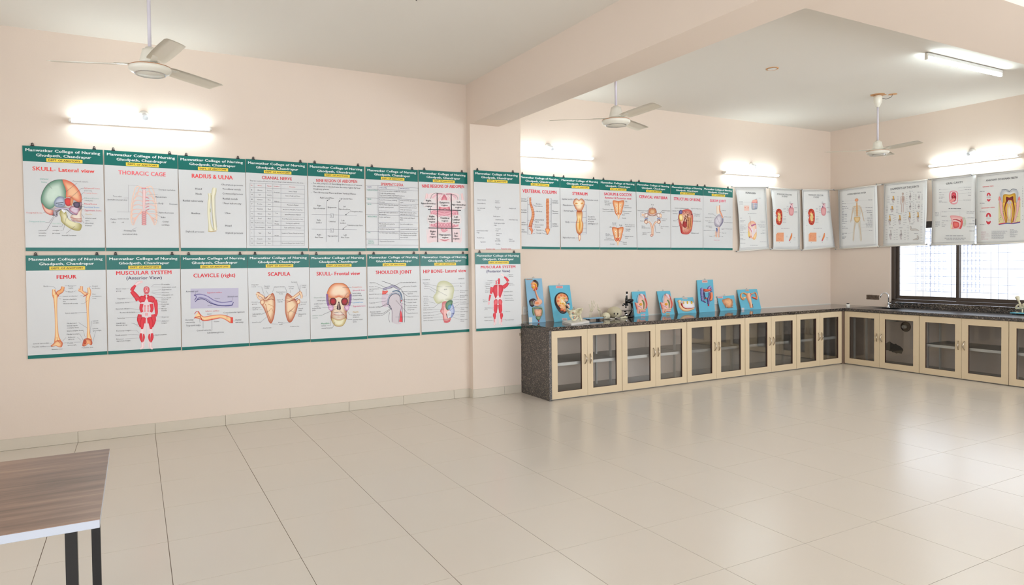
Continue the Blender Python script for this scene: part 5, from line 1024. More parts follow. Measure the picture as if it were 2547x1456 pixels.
def art_sternum(A, C, T):
    T.text(1600, 1826, 497, 48, 'STERNUM', 'e02a40', .038)
    A.blob([(1630, 585), (1662, 570), (1698, 592), (1732, 572), (1760, 585), (1782, 620), (1775, 680), (1740, 755), (1705, 762), (1670, 752), (1632, 690), (1614, 630)], 'c86a2c', 'faeccc', outline='b03028')
    A.blob([(1665, 765), (1705, 768), (1745, 765), (1750, 830), (1745, 900), (1762, 950), (1758, 1030), (1742, 1085), (1706, 1110), (1670, 1085), (1655, 1020), (1655, 940), (1670, 880), (1662, 820)], 'c86a2c', 'f8dc9c', outline='b03028')
    A.blob([(1690, 1118), (1722, 1118), (1724, 1170), (1706, 1215), (1690, 1170)], 'd07a40', 'fae8c8', outline='b84030')
    A.blob([(1700, 860), (1725, 900), (1728, 1000), (1712, 1080), (1690, 1040), (1695, 930)], 'f2cc80', 'e0942c'); A.blob([(1625, 640), (1660, 630), (1690, 650), (1650, 660)], 'f4dcb0', 'd88a3c'); A.blob([(1720, 640), (1760, 625), (1775, 640), (1740, 665)], 'f4dcb0', 'd88a3c')
    A.line([(1670, 760), (1705, 764), (1742, 758)], 7, '8c2020', True); A.line([(1692, 1114), (1722, 1114)], 6, '8c2020')
    C.lines([(1600, 580, 1655, 585), (1800, 585, 1755, 598), (1590, 678, 1700, 682), (1775, 664, 1805, 664, 1808, 1106, 1730, 1106), (1630, 757, 1672, 757), (1745, 768, 1805, 768), (1750, 858, 1806, 858), (1758, 942, 1806, 942), (1756, 1030, 1806, 1030), (1745, 1082, 1806, 1082), (1568, 928, 1705, 930), (1808, 906, 1818, 906), (1650, 1165, 1705, 1166)], 3, '46407a')
    C.labels([(1440, 1595, 578, 'Jugular notch', 24), (1806, 1982, 594, 'Clavicular notch', 23), (1455, 1586, 670, 'Manubrium', 24), (1466, 1615, 756, 'Sternal angle', 24), (1496, 1552, 924, 'Body', 26), (1452, 1636, 1160, 'Xiphoid process', 25), (1830, 1936, 845, 'Facets for', 24), (1830, 1952, 880, 'attachment', 24), (1830, 1922, 915, 'of costal', 24), (1830, 1978, 950, 'cartilages 1-7', 23)], col='5e5a64')

def sacrum_shape(A, cx, y0, h, w):
    A.blob([(cx - w, y0), (cx, y0 + 8), (cx + w, y0), (cx + w * .8, y0 + h * .4), (cx + w * .5, y0 + h * .72), (cx, y0 + h * .8), (cx - w * .5, y0 + h * .72), (cx - w * .8, y0 + h * .4)], 'd8682c', 'fad4a0')
    A.stroke([(cx, y0 + h * .72), (cx + 4, y0 + h * .85), (cx, y0 + h)], [50, 34, 12], 'dc8a4c', 'fbe0ba')
    A.line([(cx, y0 + 10), (cx + 2, y0 + h * .75)], 14, 'd8782c')
    for k in range(4):
        for sg in (-1, 1): A.blob([(cx + sg * (w * .42 - k * 4) + dx, y0 + h * (.22 + k * .14) + dy) for dx, dy in ((-13, 0), (0, -16), (13, 0), (0, 16))], 'b85a28', 'f8f0e8', k=2)

def art_sacrum(A, C, T):
    T.text(146, 604, 412, 48, 'SACRUM & COCCYX', 'e02a50', .032, y1=430); T.text(160, 598, 474, 34, 'Anterior & Posterior view', 'e02a50', .026, y1=492)
    sacrum_shape(A, 385, 525, 310, 92); sacrum_shape(A, 374, 965, 300, 92)
    A.line([(378, 985), (384, 1120)], 12, 'a8401c'); A.blob([(340, 1150), (372, 1140), (402, 1150), (372, 1190)], 'c83a28', 'e87850')
    C.lines([(270, 568, 300, 566), (475, 540, 440, 552), (482, 620, 460, 615), (318, 700, 345, 700), (445, 1075, 480, 1110), (300, 1105, 335, 1100), (310, 1168, 330, 1150), (400, 1185, 455, 1212), (345, 930, 362, 985), (445, 925, 400, 980), (275, 962, 300, 985)], 2.4, '8a8088')
    C.labels([(154, 230, 532, 'Body of', 20), (154, 262, 562, 'first sacral', 20), (154, 240, 592, 'vertebra', 20), (494, 526, 537, 'Ala', 20), (484, 546, 607, 'Sacral', 20), (484, 596, 638, 'promontory', 20), (120, 306, 668, 'Transverse ridges', 19), (120, 316, 700, 'sites of vertebral fusion', 18), (450, 592, 700, 'Anterior sacral', 19), (468, 558, 732, 'foramina', 19), (440, 486, 758, 'Apex', 19), (438, 508, 812, 'Coccyx', 20), (280, 342, 893, 'Sacral', 19), (284, 338, 922, 'canal', 19), (236, 272, 960, 'Ala', 19), (398, 444, 928, 'Body', 19), (494, 648, 922, 'Facet of superior', 18), (494, 646, 950, 'articular process', 18), (498, 582, 994, 'Articular', 19), (498, 572, 1022, 'surface', 19), (172, 244, 1075, 'Median', 19), (172, 292, 1102, 'sacral crest', 19), (178, 270, 1142, 'Posterior', 19), (146, 308, 1170, 'sacral foramina', 19), (490, 624, 1115, 'Lateral sacral', 19), (490, 540, 1142, 'crest', 19), (458, 516, 1212, 'Sacral', 18), (458, 518, 1240, 'hiatus', 18), (240, 318, 1240, 'Coccyx', 20)], col='545058')

def art_cervical(A, C, T):
    T.text(726, 1194, 456, 48, 'CERVICAL VERTEBRA', 'e02a50', .034, y1=482)
    A.blob([(880, 690), (895, 655), (940, 642), (990, 655), (1012, 700), (1010, 745), (985, 775), (940, 768), (895, 772), (876, 735)], 'a85a3c', 'f2e4dc', outline='8c4a3c')
    A.blob([(892, 700), (910, 668), (945, 658), (985, 672), (1000, 710), (980, 740), (940, 748), (900, 738)], 'c86a30', 'f6d0a0')
    for k in range(7): A.line([(900 + k * 15, 735 - abs(3 - k) * 3), (918 + k * 9, 675)], 3, '6c3424')
    for sg in (-1, 1):
        X = lambda x: 945 + sg * x
        A.blob([(X(75), 740), (X(110), 730), (X(132), 770), (X(125), 800), (X(90), 800), (X(70), 775)], 'a87c6c', 'f0e6e2', outline='8c5040')
        A.blob([(X(120), 740), (X(150), 755), (X(148), 795), (X(128), 800)], 'd08a50', 'f8dcc0')
        A.stroke([(X(75), 825), (X(100), 815), (X(128), 825)], 16, '3a3a6c', 'a8b4dc'); A.stroke([(X(78), 848), (X(105), 840), (X(130), 850)], 10, '5c2420', '8c4438')
        A.blob([(X(80), 865), (X(110), 850), (X(135), 868), (X(125), 895), (X(98), 905), (X(78), 890)], 'c87a4c', 'fae4cc', outline='a05038')
        A.stroke([(X(70), 870), (X(45), 885), (X(20), 930), (X(8), 1010), (X(10), 1100)], [26, 24, 26, 22, 20], 'b8603c', 'f6d2b4')
    A.poly([(890, 780), (1000, 780), (1005, 800), (960, 870), (930, 870), (885, 800)], 'd8d4d2', True); A.blob([(910, 1090), (930, 1080), (955, 1092), (940, 1120), (918, 1118)], 'a04a38', 'f0c4b0')
    A.line([(860, 690), (862, 720), (878, 760), (940, 782), (1005, 765), (1025, 725)], 3, '8c5040', True)
    C.lines([(943, 616, 943, 690), (855, 690, 870, 690), (752, 725, 812, 725, 812, 793, 752, 793, 752, 725), (785, 705, 785, 722), (1095, 700, 1070, 735), (1095, 800, 1065, 840), (805, 862, 870, 795), (845, 925, 855, 880), (1065, 945, 1050, 885), (858, 1058, 925, 1040), (998, 1045, 982, 930)], 3, '4a3a54')
    A.poly([(754, 727), (810, 727), (810, 791), (754, 791)], 'e4dcda'); A.blob([(770, 745), (800, 750), (800, 780), (775, 775)], 'e0a070', 'f6d8b8')
    C.labels([(922, 964, 592, 'Body', 18), (694, 854, 690, 'Transverse process', 17), (1096, 1226, 690, 'Sulcus for spinal', 17), (1098, 1140, 716, 'nerve', 17), (738, 798, 860, 'Pedicle', 18), (766, 824, 944, 'Inferior', 17), (766, 900, 972, 'articular process', 17), (1096, 1182, 825, 'Transverse', 17), (1096, 1158, 852, 'foramen', 17), (1078, 1208, 950, 'Superior articular', 17), (1078, 1112, 975, 'facet', 17), (1008, 1070, 1050, 'Lamina', 18), (780, 844, 1055, 'Spinous', 18), (780, 842, 1083, 'process', 18)], col='504c56')

def art_bonestruct(A, C, T):
    T.text(1296, 1736, 490, 48, 'STRUCTURE OF BONE', 'e02a50', .034, y1=515)
    A.blob([(1430, 690), (1510, 665), (1580, 690), (1612, 780), (1608, 900), (1590, 1010), (1540, 1075), (1470, 1080), (1420, 1060), (1395, 960), (1375, 860), (1372, 780), (1395, 720)], 'c8423c', 'f6c8ac')
    for i in range(150):
        a, b = random.random(), random.random(); x = 1435 + 165 * a; y = 690 + 180 * b
        A.poly([(x, y - 4), (x + 4, y), (x, y + 4), (x - 4, y)], '7c2a24' if random.random() < .8 else 'f4d8b8')
    A.blob([(1380, 770), (1410, 745), (1440, 780), (1445, 830), (1420, 862), (1385, 840)], 'd8a030', 'fae8b0'); A.blob([(1378, 710), (1405, 680), (1435, 700), (1428, 740), (1395, 748)], '3c3068', '7a70a8')
    A.stroke([(1480, 870), (1475, 930), (1500, 960)], [60, 70, 40], '7c1c20', 'b03a38')
    for x in (1525, 1550, 1575): A.stroke([(x, 800), (x + 4, 900), (x - 8, 1000)], [16, 18, 12], 'b86030', 'f0b070'); A.line([(x + 10, 800), (x + 12, 960)], 3, '7c2c20')
    for x, y in ((1490, 770), (1500, 830), (1470, 800), (1520, 745)): A.stroke([(x, y), (x + 6, y + 30), (x - 6, y + 60)], 9, '6c2420')
    A.stroke([(1405, 880), (1415, 960), (1422, 1065)], 9, 'b81c24'); A.stroke([(1440, 920), (1432, 1000), (1450, 1062)], 6, 'cc3040'); A.line([(1400, 930), (1470, 920), (1500, 940)], 5, 'b81c24', True); A.line([(1410, 900), (1460, 960)], 5, '9c1824')
    for i in range(50): x = 1465 + 90 * random.random(); y = 950 + 110 * random.random(); A.poly([(x, y - 3), (x + 3, y), (x, y + 3), (x - 3, y)], 'b04038')
    C.lines([(1340, 690, 1385, 692), (1350, 740, 1395, 740), (1340, 850, 1385, 810), (1360, 948, 1410, 930), (1600, 670, 1575, 720), (1625, 742, 1520, 775), (1605, 860, 1515, 785), (1590, 1045, 1565, 960)], 2.4, '3a3440')
    C.labels([(1310, 1538, 650, 'Lacunae containing osteocytes', 17), (1578, 1756, 657, 'Sulcus of compact bone', 16), (1272, 1338, 692, 'Lamellae', 17), (1274, 1346, 740, 'Canaliculi', 17), (1282, 1330, 855, 'Osteon', 17), (1272, 1358, 950, 'Periosteum', 17), (1630, 1726, 747, 'Trabeculae of', 17), (1632, 1722, 775, 'spongy bone', 17), (1610, 1736, 862, 'Haversian canal', 17), (1572, 1700, 1060, 'Volkmann canal', 17)], col='545058')

def art_elbow(A, C, T):
    T.text(1894, 2154, 522, 44, 'ELBOW JOINT', 'e8406a', .03, y1=532)
    A.stroke([(2030, 610), (2026, 680), (2030, 740)], [60, 54, 50], 'e8c4a4', 'f4e4d2'); A.stroke([(2050, 600), (2054, 680), (2082, 760), (2100, 810)], [16, 18, 22, 26], 'c06040', 'f2ac8a')
    A.blob([(1995, 790), (2045, 750), (2085, 790), (2090, 860), (2060, 950), (2010, 962), (1965, 920), (1962, 840)], 'a8a0ac', 'dcd6dc'); A.stroke([(2102, 815), (2098, 880), (2062, 940), (2040, 965)], [20, 20, 18, 12], '4c4660', '9a94ac')
    for k in range(6): A.line([(1960 + k * 3, 800 + k * 30), (2000, 840 + k * 20)], 2, 'a09aa8')
    for k in range(7): A.line([(1970, 880 + k * 10), (2040 - k * 4, 940 + k * 4)], 2, '7c7890')
    A.stroke([(1992, 980), (2006, 1000), (2000, 1060)], [26, 22, 14], '2a3470', '6a78b0'); A.stroke([(2036, 960), (2034, 1060), (2034, 1130)], [30, 26, 26], 'b86a54', 'f0cdb8'); A.stroke([(1990, 1030), (1988, 1125)], [24, 26], 'c88a6c', 'f4dcc8'); A.line([(2010, 1040), (2000, 1130)], 5, 'e08a4c')
    C.lines([(2090, 690, 2040, 712), (1940, 745, 1995, 790, 2050, 905), (1915, 810, 1965, 810), (2125, 800, 2098, 800), (2110, 1000, 2080, 1000), (2070, 1052, 2040, 1045), (2070, 1112, 2040, 1112), (1935, 1112, 1985, 1098), (1925, 1020, 1985, 1015), (1918, 885, 1965, 890)], 2.4, '6a6472')
    C.labels([(2096, 2152, 688, 'Humerus', 15), (1858, 1938, 743, 'Joint capsule', 15), (1808, 1915, 802, 'Lateral epicondyle', 14), (2128, 2236, 793, 'Medial epicondyle', 14), (1818, 1914, 858, 'Radial collateral', 14), (1864, 1914, 885, 'ligament', 14), (2118, 2258, 885, 'Ulnar collateral ligament', 14), (1820, 1922, 942, 'Annular ligament', 14), (1868, 1924, 970, 'of radius', 14), (2080, 2254, 990, 'Insertion of brachialis muscle', 14), (1788, 1914, 1015, 'Biceps brachii tendon', 14), (2080, 2154, 1058, 'Oblique cord', 14), (1882, 1926, 1112, 'Radius', 15), (2078, 2104, 1118, 'Ulna', 15), (1954, 2044, 1175, 'Anterior view', 15, 'e04a78')], col='5a5660')

YA = D - .003
def up(c, q): return [(c[0] + x * c[2], c[1] + y * c[2]) for x, y in q]
LBL = 'green-headed poster on the wall, '
teal_poster('poster of a side-view skull in green and orange, top row far left', up(CA, [(65, 93), (915, 140), (940, 1210), (102, 1210)]), YA, CA, art_skull_lateral)
teal_poster('poster titled THORACIC CAGE with pale pink ribs, top row', up(CA, [(929, 141), (1703, 192), (1720, 1210), (951, 1210)]), YA, CA, art_thorax)
teal_poster('poster titled RADIUS & ULNA with two thin pale bones, top row', up(CA, [(1708, 197), (2418, 238), (2435, 1210), (1742, 1210)]), YA, CA, art_radius)
teal_poster('poster titled CRANIAL NERVE with a ruled table, top row', up(CB_, [(49, 112), (718, 155), (732, 1120), (63, 1120)]), YA, CB_, art_cranial)
teal_poster('poster titled NINE REGION OF ABDOMEN with text and a line grid', up(CB_, [(726, 155), (1342, 195), (1360, 1120), (741, 1122)]), YA, CB_, art_nine_region)
teal_poster('poster titled SPERMATOZOA with a ruled table of text, top row', up(CB_, [(1357, 197), (1928, 233), (1935, 1118), (1367, 1118)]), YA, CB_, art_sperm)
teal_poster('poster titled NINE REGIONS OF ABDOMEN with a pink torso and black grid', up(CB_, [(1934, 230), (2468, 262), (2480, 1117), (1952, 1115)]), YA, CB_, art_abdomen)
teal_poster('poster titled FEMUR with two orange thigh bones, bottom row far left', up(CC, [(60, 70), (930, 65), (953, 1152), (85, 1203)]), YA, CC, art_femur)
teal_poster('poster titled MUSCULAR SYSTEM (Anterior View) with a red man saluting', up(CC, [(943, 65), (1745, 62), (1757, 1105), (963, 1152)]), YA, CC, art_muscle_front)
teal_poster('poster titled CLAVICLE (right) with a violet and an orange bone', up(CC, [(1751, 65), (2480, 60), (2500, 1060), (1770, 1107)]), YA, CC, art_clavicle)
teal_poster('poster titled SCAPULA with two brown shoulder blades, bottom row', up(CD, [(68, 60), (738, 57), (755, 1015), (92, 1060)]), YA, CD, art_scapula)
teal_poster('poster titled SKULL- Frontal view with a red-eyed skull facing forward', up(CD, [(744, 62), (1362, 58), (1376, 982), (760, 1017)]), YA, CD, art_skull_front)
teal_poster('poster titled SHOULDER JOINT with a grey joint drawing, bottom row', up(CD, [(1377, 57), (1947, 53), (1952, 943), (1382, 978)]), YA, CD, art_shoulder)
teal_poster('poster titled HIP BONE- Lateral view with a pale green pelvis half', up(CD, [(1953, 55), (2480, 53), (2495, 903), (1972, 938)]), YA, CD, art_hip)
teal_poster('poster on the pillar, almost blank with small grey words and no title', up(CE, [(110, 142), (797, 183), (810, 1335), (127, 1340)]), PY - .003, CE, art_blank, (.08, .86), footer=False)
teal_poster('poster on the pillar titled MUSCULAR SYSTEM (Posterior View), red man from behind', up(CI, [(142, 125), (888, 127), (910, 1378), (163, 1422)]), PY - .003, CI, art_muscle_back, (.10, .86))
teal_poster('poster titled VERTEBRAL COLUMN with two orange spines, right of the pillar', up(CE, [(788, 200), (1410, 245), (1415, 1340), (808, 1332)]), YA, CE, art_spine, (.09, .85))
teal_poster('poster titled STERNUM with a yellow breastbone', up(CE, [(1413, 247), (2008, 283), (2013, 1342), (1428, 1340)]), YA, CE, art_sternum, (.09, .85))
teal_poster('poster titled SACRUM & COCCYX with two orange bones one above the other', up(CF_, [(73, 178), (668, 215), (690, 1335), (83, 1333)]), YA, CF_, art_sacrum, (.11, .88))
teal_poster('poster titled CERVICAL VERTEBRA with a ring-shaped bone', up(CF_, [(674, 213), (1240, 255), (1245, 1337), (697, 1337)]), YA, CF_, art_cervical, (.09, .84))
teal_poster('poster titled STRUCTURE OF BONE with a red bone section', up(CF_, [(1247, 258), (1777, 290), (1775, 1338), (1250, 1338)]), YA, CF_, art_bonestruct, (.07, .83))
teal_poster('poster titled ELBOW JOINT, last green one towards the room corner', up(CF_, [(1780, 288), (2267, 327), (2265, 1343), (1780, 1338)]), YA, CF_, art_elbow, (.06, .84))
# ------------------------------------------------------------------ white wall charts hanging from thin rails
def chart(label, top, bot, left, right, p, n, crop, art, curl=(.0, .0), rail=True):
    """top, bot: rail ends; left, right: the edges of the sheet from top to bottom, all in the enlargement; curl: how far the two edges stand off"""
    p, n = Vector(p), Vector(n).normalized(); ox, oy, k = crop
    pl = lambda x, y: hit(ox + x * k, oy + y * k, p, n)
    q = [pl(*left[0]), pl(*right[0]), pl(*left[-1]), pl(*right[-1])]
    ex = Vector((-n.y, n.x, 0)).normalized()
    if ex.dot(CR) < 0: ex = -ex
    a0 = (q[0] - p).dot(ex); a1 = (q[1] - p).dot(ex); z1 = (q[0].z + q[1].z) / 2; z0 = (q[2].z + q[3].z) / 2
    def surf(w, h):
        s_ = min(max(((w - p).dot(ex) - a0) / (a1 - a0), 0), 1); t = min(max((z1 - w.z) / (z1 - z0), 0), 1)
        off = .006 + math.sin(PI * t) * (curl[0] * (1 - s_) ** 2 + curl[1] * s_ ** 2 + .006)
        v = (CAM - w).normalized(); return w + v * ((off + h) / v.dot(n))
    r = thing('wall_chart', surf((pl(*top[0]) + pl(*top[1])) / 2, 0), label, 'chart', 'white anatomy charts hung from rails')
    L = catmull(left, False, 6); R_ = catmull(right, False, 6); N = 17
    pick = lambda E_, t: tuple(a + (b - a) * (t * (len(E_) - 1) - int(min(t * (len(E_) - 1), len(E_) - 2))) for a, b in zip(E_[int(min(t * (len(E_) - 1), len(E_) - 2))], E_[int(min(t * (len(E_) - 1), len(E_) - 2)) + 1]))
    def ypick(E_, t):
        y = E_[0][1] + (E_[-1][1] - E_[0][1]) * t
        for a, b in zip(E_, E_[1:]):
            if a[1] <= y <= b[1] or b is E_[-1]: f = (y - a[1]) / ((b[1] - a[1]) or 1); return (a[0] + (b[0] - a[0]) * f, y)
    vs = []; m = 9
    for i in range(N):
        a, b = ypick(L, i / (N - 1)), ypick(R_, i / (N - 1))
        for j in range(m): f = j / (m - 1); vs.append(surf(pl(a[0] + (b[0] - a[0]) * f, a[1] + (b[1] - a[1]) * f), 0))
    fs = [(i * m + j, i * m + j + 1, (i + 1) * m + j + 1, (i + 1) * m + j) for i in range(N - 1) for j in range(m - 1)]
    k0 = len(vs); vs += [v - n * .0007 for v in vs]; fs = [f[::-1] for f in fs] + [tuple(i + k0 for i in f) for f in fs]
    ring = [j for j in range(m)] + [i * m + m - 1 for i in range(1, N)] + [(N - 1) * m + j for j in range(m - 2, -1, -1)] + [i * m for i in range(N - 2, 0, -1)]
    fs += [(ring[i], ring[(i + 1) % len(ring)], ring[(i + 1) % len(ring)] + k0, ring[i] + k0) for i in range(len(ring))]
    b = MB(); b.add(vs, fs, True); b.build('sheet', M['chart'], r)
    for (a, c), nm in ((top, 'top_rail'), (bot, 'bottom_rail')):
        A_, B_ = surf(pl(*a), .002), surf(pl(*c), .002)
        rl = MB().tube([A_, B_], .0085, 8).build(nm, M['plastic'], r)
        d = (B_ - A_).normalized()
        for e in (A_, B_): MB().tube([e - d * .007, e + d * .007], .0095, 8).build('rail_cap', M['steel'], rl)
    A = Art(p, n, crop, .0012, surf); C = Art(p, n, crop, .006, surf); T_ = Art(p, n, crop, .0014, surf)
    art(A, C, T_)
    A.build('illustration', M['prntm'], r); T_.build('title_text', M['prntm'], r); o = C.build('caption_text', M['prntm'], r); o['kind'] = 'stuff'
    return r
def border(A, pts, w=2.6): A.line(pts + [pts[0]], w, '77757e')
def words(C, x0, x1, y, h=11, col='9b999f'):
    """a caption too small to be read in the photograph: short marks the size of its words"""
    x = x0
    while x < x1:
        w = min(h * random.uniform(1.2, 3.4), x1 - x)
        if w > h * .3: C.rect(x, y - h * .26, x + w, y + h * .2, col)
        x += w + h * .45
def art_skin(A, C, T):
    border(C, [(78, 205), (545, 198), (606, 1165), (140, 1192)])
    T.text(232, 398, 270, 30, 'HUMAN SKIN', '4a484e', .012)
    A.blob([(340, 400), (380, 380), (425, 378), (428, 520), (400, 545), (340, 545), (330, 470)], '9aa4b0', 'd4d2dc'); A.poly([(330, 435), (345, 395), (372, 380), (426, 378), (424, 440)], 'f2b4a4'); A.stroke([(415, 382), (422, 440)], 12, 'd0605c'); A.line([(330, 432), (424, 436)], 8, 'e07a84')
    for y in (470, 495, 520, 538): A.line([(338, y), (425, y - 6)], 3, '5c646c')
    A.line([(362, 440), (366, 540)], 6, 'f0c8a0'); A.line([(390, 440), (392, 540)], 5, '7a8cc0')
    A.poly([(208, 480), (290, 480), (290, 565), (208, 565)], 'f6cfc0'); A.line([(215, 510), (285, 520)], 10, 'e88a70', True); A.line([(225, 545), (280, 510)], 4, 'd06a54')
    A.blob([(275, 790), (320, 740), (370, 745), (408, 790), (412, 920), (412, 1000), (380, 1050), (340, 1030), (280, 1000), (275, 900)], 'f2b08c', 'fae0d2')
    A.stroke([(275, 830), (310, 870), (340, 920), (345, 960)], [10, 14, 18, 8], 'c03c78', 'e890b0'); A.stroke([(330, 820), (370, 800), (405, 790)], [26, 22, 14], '8a4c8c', 'd070a0'); A.stroke([(340, 860), (355, 960), (350, 1010)], 24, 'e8d4e0', 'f8eef2'); A.stroke([(400, 870), (385, 960), (395, 1000)], 22, 'ecd8e0', 'f6ecee')
    A.blob([(278, 900), (300, 940), (300, 990), (280, 1000)], 'f0c040', 'f8dc80'); A.blob([(380, 960), (412, 920), (412, 1000), (380, 1050), (355, 1020)], 'f0b068', 'fad8a0'); A.line([(300, 655), (318, 760), (325, 830)], 3, '8a5a4c', True); A.line([(290, 1022), (310, 985)], 8, '4c3c6c'); A.line([(318, 1010), (328, 985)], 5, 'c03a50')
    for y in (415, 436, 457): words(C, 128, 192, y)
    words(C, 455, 482, 356); words(C, 268, 412, 613, 13); words(C, 310, 440, 1142, 12); words(C, 470, 580, 1085)
    for y, x1 in ((690, 172), (728, 222), (752, 205), (806, 234), (830, 214), (852, 246), (872, 238), (892, 196), (933, 212), (972, 194), (1030, 196), (1048, 232), (1108, 226)): words(C, 142, x1, y)
    for y, x0 in ((742, 478), (766, 484), (798, 432), (820, 448), (842, 470), (888, 512), (924, 508), (944, 482)): words(C, x0, 560, y)
    C.lines([(195, 425, 330, 428), (400, 358, 455, 356), (230, 830, 280, 830), (215, 933, 280, 935), (430, 770, 480, 768)], 1.5, '9a989e')

def art_kidney(dx, dxr, tilt):
    def f(A, C, T):
        m = lambda x, y: (x + dx + (y - 215) * tilt, y)
        T.text(m(756, 0)[0] + dxr, m(1000, 0)[0] + dxr, 295 + (10 if dx else 0), 26, 'MICROSCOPIC STRUCTURE', '55535a', .008); T.text(m(835, 0)[0] + dxr, m(932, 0)[0] + dxr, 328 + (12 if dx else 0), 26, 'OF KIDNEY', '55535a', .008)
        P = lambda *pts: [m(*p) for p in pts]
        A.blob(P((740, 580), (755, 545), (788, 532), (822, 550), (842, 600), (845, 680), (840, 750), (815, 798), (785, 804), (750, 780), (738, 720), (752, 670), (745, 640), (733, 610)), 'c23a28', 'e8694a')
        A.stroke(P((772, 590), (790, 600), (815, 660), (812, 720), (790, 770)), [20, 30, 26, 30, 20], 'c04838', 'ec8a64')
        for (x, y) in ((758, 575), (782, 562), (812, 590), (828, 640), (828, 700), (812, 752), (785, 778), (757, 745)): A.blob(P((x - 11, y), (x, y - 13), (x + 11, y), (x, y + 13)), '7c1c20', 'b03430', k=2)
        A.stroke(P((775, 605), (795, 640), (788, 690), (800, 740)), [20, 44, 48, 26], 'd8b060', 'f6e2a0'); A.line(P((770, 650), (800, 640), (780, 700), (808, 710)), 4, 'b88a4c', True); A.line(P((735, 660), (765, 650)), 6, '30407c'); A.line(P((728, 640), (748, 668)), 5, 'c84a50')
        A.stroke(P((1000, 445), (998, 520)), 44, 'e8b4bc', 'f2ccd0'); A.blob(P((955, 520), (1030, 520), (1028, 620), (995, 650), (957, 620)), 'd8848a', 'eab0b0'); A.line(P((1000, 450), (996, 640)), 3, '6c3c50'); A.line(P((962, 446), (1024, 446)), 4, 'a04858'); A.blob(P((994, 455), (1003, 452), (1003, 470), (995, 470)), '6c2030', '8c3040'); A.blob(P((972, 495), (984, 490), (988, 508), (976, 514)), '4c3058', '6c4a78')
        A.poly(P((740, 960), (765, 932), (868, 932), (868, 1080), (738, 1078)), 'f2aa80')
        for k in range(26): x = 745 + 115 * random.random(); y = 945 + 120 * random.random(); A.line(P((x, y), (x + 5, y + 12)), 3, 'e0783c' if k % 2 else 'd87888')
        A.stroke(P((1004, 938), (992, 1000), (962, 1068)), [10, 26, 16], 'd85a3c', 'f29a54'); A.stroke(P((975, 1048), (958, 1070)), 14, 'c83c5c', 'e0607c')
        words(C, m(822, 857)[0], m(960, 857)[0], 857, 13, 'a08a96'); words(C, m(788, 0)[0], m(800, 0)[0], 1098); words(C, m(970, 0)[0], m(984, 0)[0], 1092)
        for x0, x1, y in ((695, 706, 545), (693, 718, 580), (700, 716, 735), (703, 718, 815), (862, 902, 530), (862, 902, 548), (868, 904, 578), (866, 908, 665), (860, 906, 696), (860, 904, 716), (858, 910, 740), (855, 908, 762), (918, 945, 490), (916, 948, 503), (918, 946, 535), (918, 944, 550), (918, 944, 568), (918, 944, 595), (962, 992, 418), (962, 990, 430), (1045, 1090, 508), (1045, 1088, 520), (1044, 1094, 575), (1044, 1090, 588), (1044, 1094, 600), (905, 940, 990), (905, 930, 1005), (1032, 1062, 1010), (1034, 1062, 1025), (1026, 1062, 1055)): words(C, m(x0, y)[0], m(x1, y)[0], y, 9)
        border(C, [(665, 215), (1100, 232), (1125, 1165), (695, 1178)] if not dx else [(1195, 243), (1612, 240), (1705, 1152), (1208, 1175)])
    return f
def art_nerve(A, C, T):
    border(C, [(1792, 240), (2380, 163), (2402, 1128), (1808, 1163)])
    T.text(1930, 2235, 278, 27, 'HUMAN NERVOUS SYSTEM', '4a484e', .012, y1=None)
    B_ = 'd8cec0'
    A.stroke([(2080, 370), (2086, 440)], [44, 30], B_, 'ded8cc'); A.poly([(2030, 490), (2130, 480), (2165, 520), (2145, 640), (2140, 700), (2150, 760), (2160, 900), (2168, 1060), (2140, 1060), (2120, 900), (2090, 770), (2050, 900), (2040, 1060), (2015, 1060), (2022, 900), (2040, 760), (2040, 640), (2010, 540)], 'dcd8cc', True)
    A.stroke([(2030, 510), (2010, 600), (1998, 680), (1982, 760)], [26, 20, 16, 12], 'd4ccbc', 'deD8cc'); A.stroke([(2145, 500), (2175, 590), (2190, 670), (2210, 745)], [26, 20, 16, 12], 'd4ccbc', 'ded8cc')
    A.blob([(2052, 385), (2075, 362), (2105, 368), (2110, 395), (2090, 412), (2062, 408)], 'd88a60', 'f4b48c'); A.stroke([(2086, 430), (2088, 540), (2090, 660)], [16, 26, 20], 'd08a44', 'eebe84')
    A.blob([(2040, 680), (2090, 670), (2140, 675), (2132, 730), (2090, 765), (2050, 735)], 'd8b070', 'eed4a0')
    for pts in ([(2060, 490), (2025, 540), (2005, 640), (1985, 740)], [(2110, 482), (2155, 530), (2180, 640), (2205, 735)], [(2060, 740), (2045, 860), (2035, 1000), (2022, 1055)], [(2115, 740), (2140, 860), (2155, 1000), (2160, 1055)], [(2030, 500), (2140, 480)]): A.line(pts, 4, 'dca868', True)
    for y in (520, 560, 600, 640): A.line([(2050, y + 10), (2090, y), (2130, y + 8)], 2, 'd8a868', True)
    for y, x1 in ((409, 1866), (448, 1900), (497, 1924), (526, 1945), (552, 1870), (582, 1872), (602, 1870), (626, 1922), (656, 1924), (680, 1872), (704, 1924), (722, 1872), (744, 1936), (778, 1910), (835, 1894), (856, 1934), (942, 1932), (966, 1878), (992, 1908), (1012, 1898), (1032, 1882)): words(C, 1838, x1, y, 16)
    for y, x0 in ((385, 2275), (510, 2232), (568, 2245), (598, 2255), (632, 2310), (655, 2310), (690, 2260), (724, 2258), (756, 2268), (788, 2232), (808, 2240), (838, 2242), (900, 2285)): words(C, x0, 2345, y, 16)
    C.lines([(1870, 408, 2050, 395), (1905, 448, 2080, 432), (2270, 390, 2110, 400), (2228, 515, 2140, 510), (2240, 570, 2185, 600), (2255, 692, 2200, 700), (2230, 790, 2150, 805), (2240, 842, 2160, 850), (2280, 902, 2160, 905), (1940, 550, 2040, 530), (1930, 745, 2040, 720), (1935, 945, 2030, 930)], 1.3, 'a8a6aa')
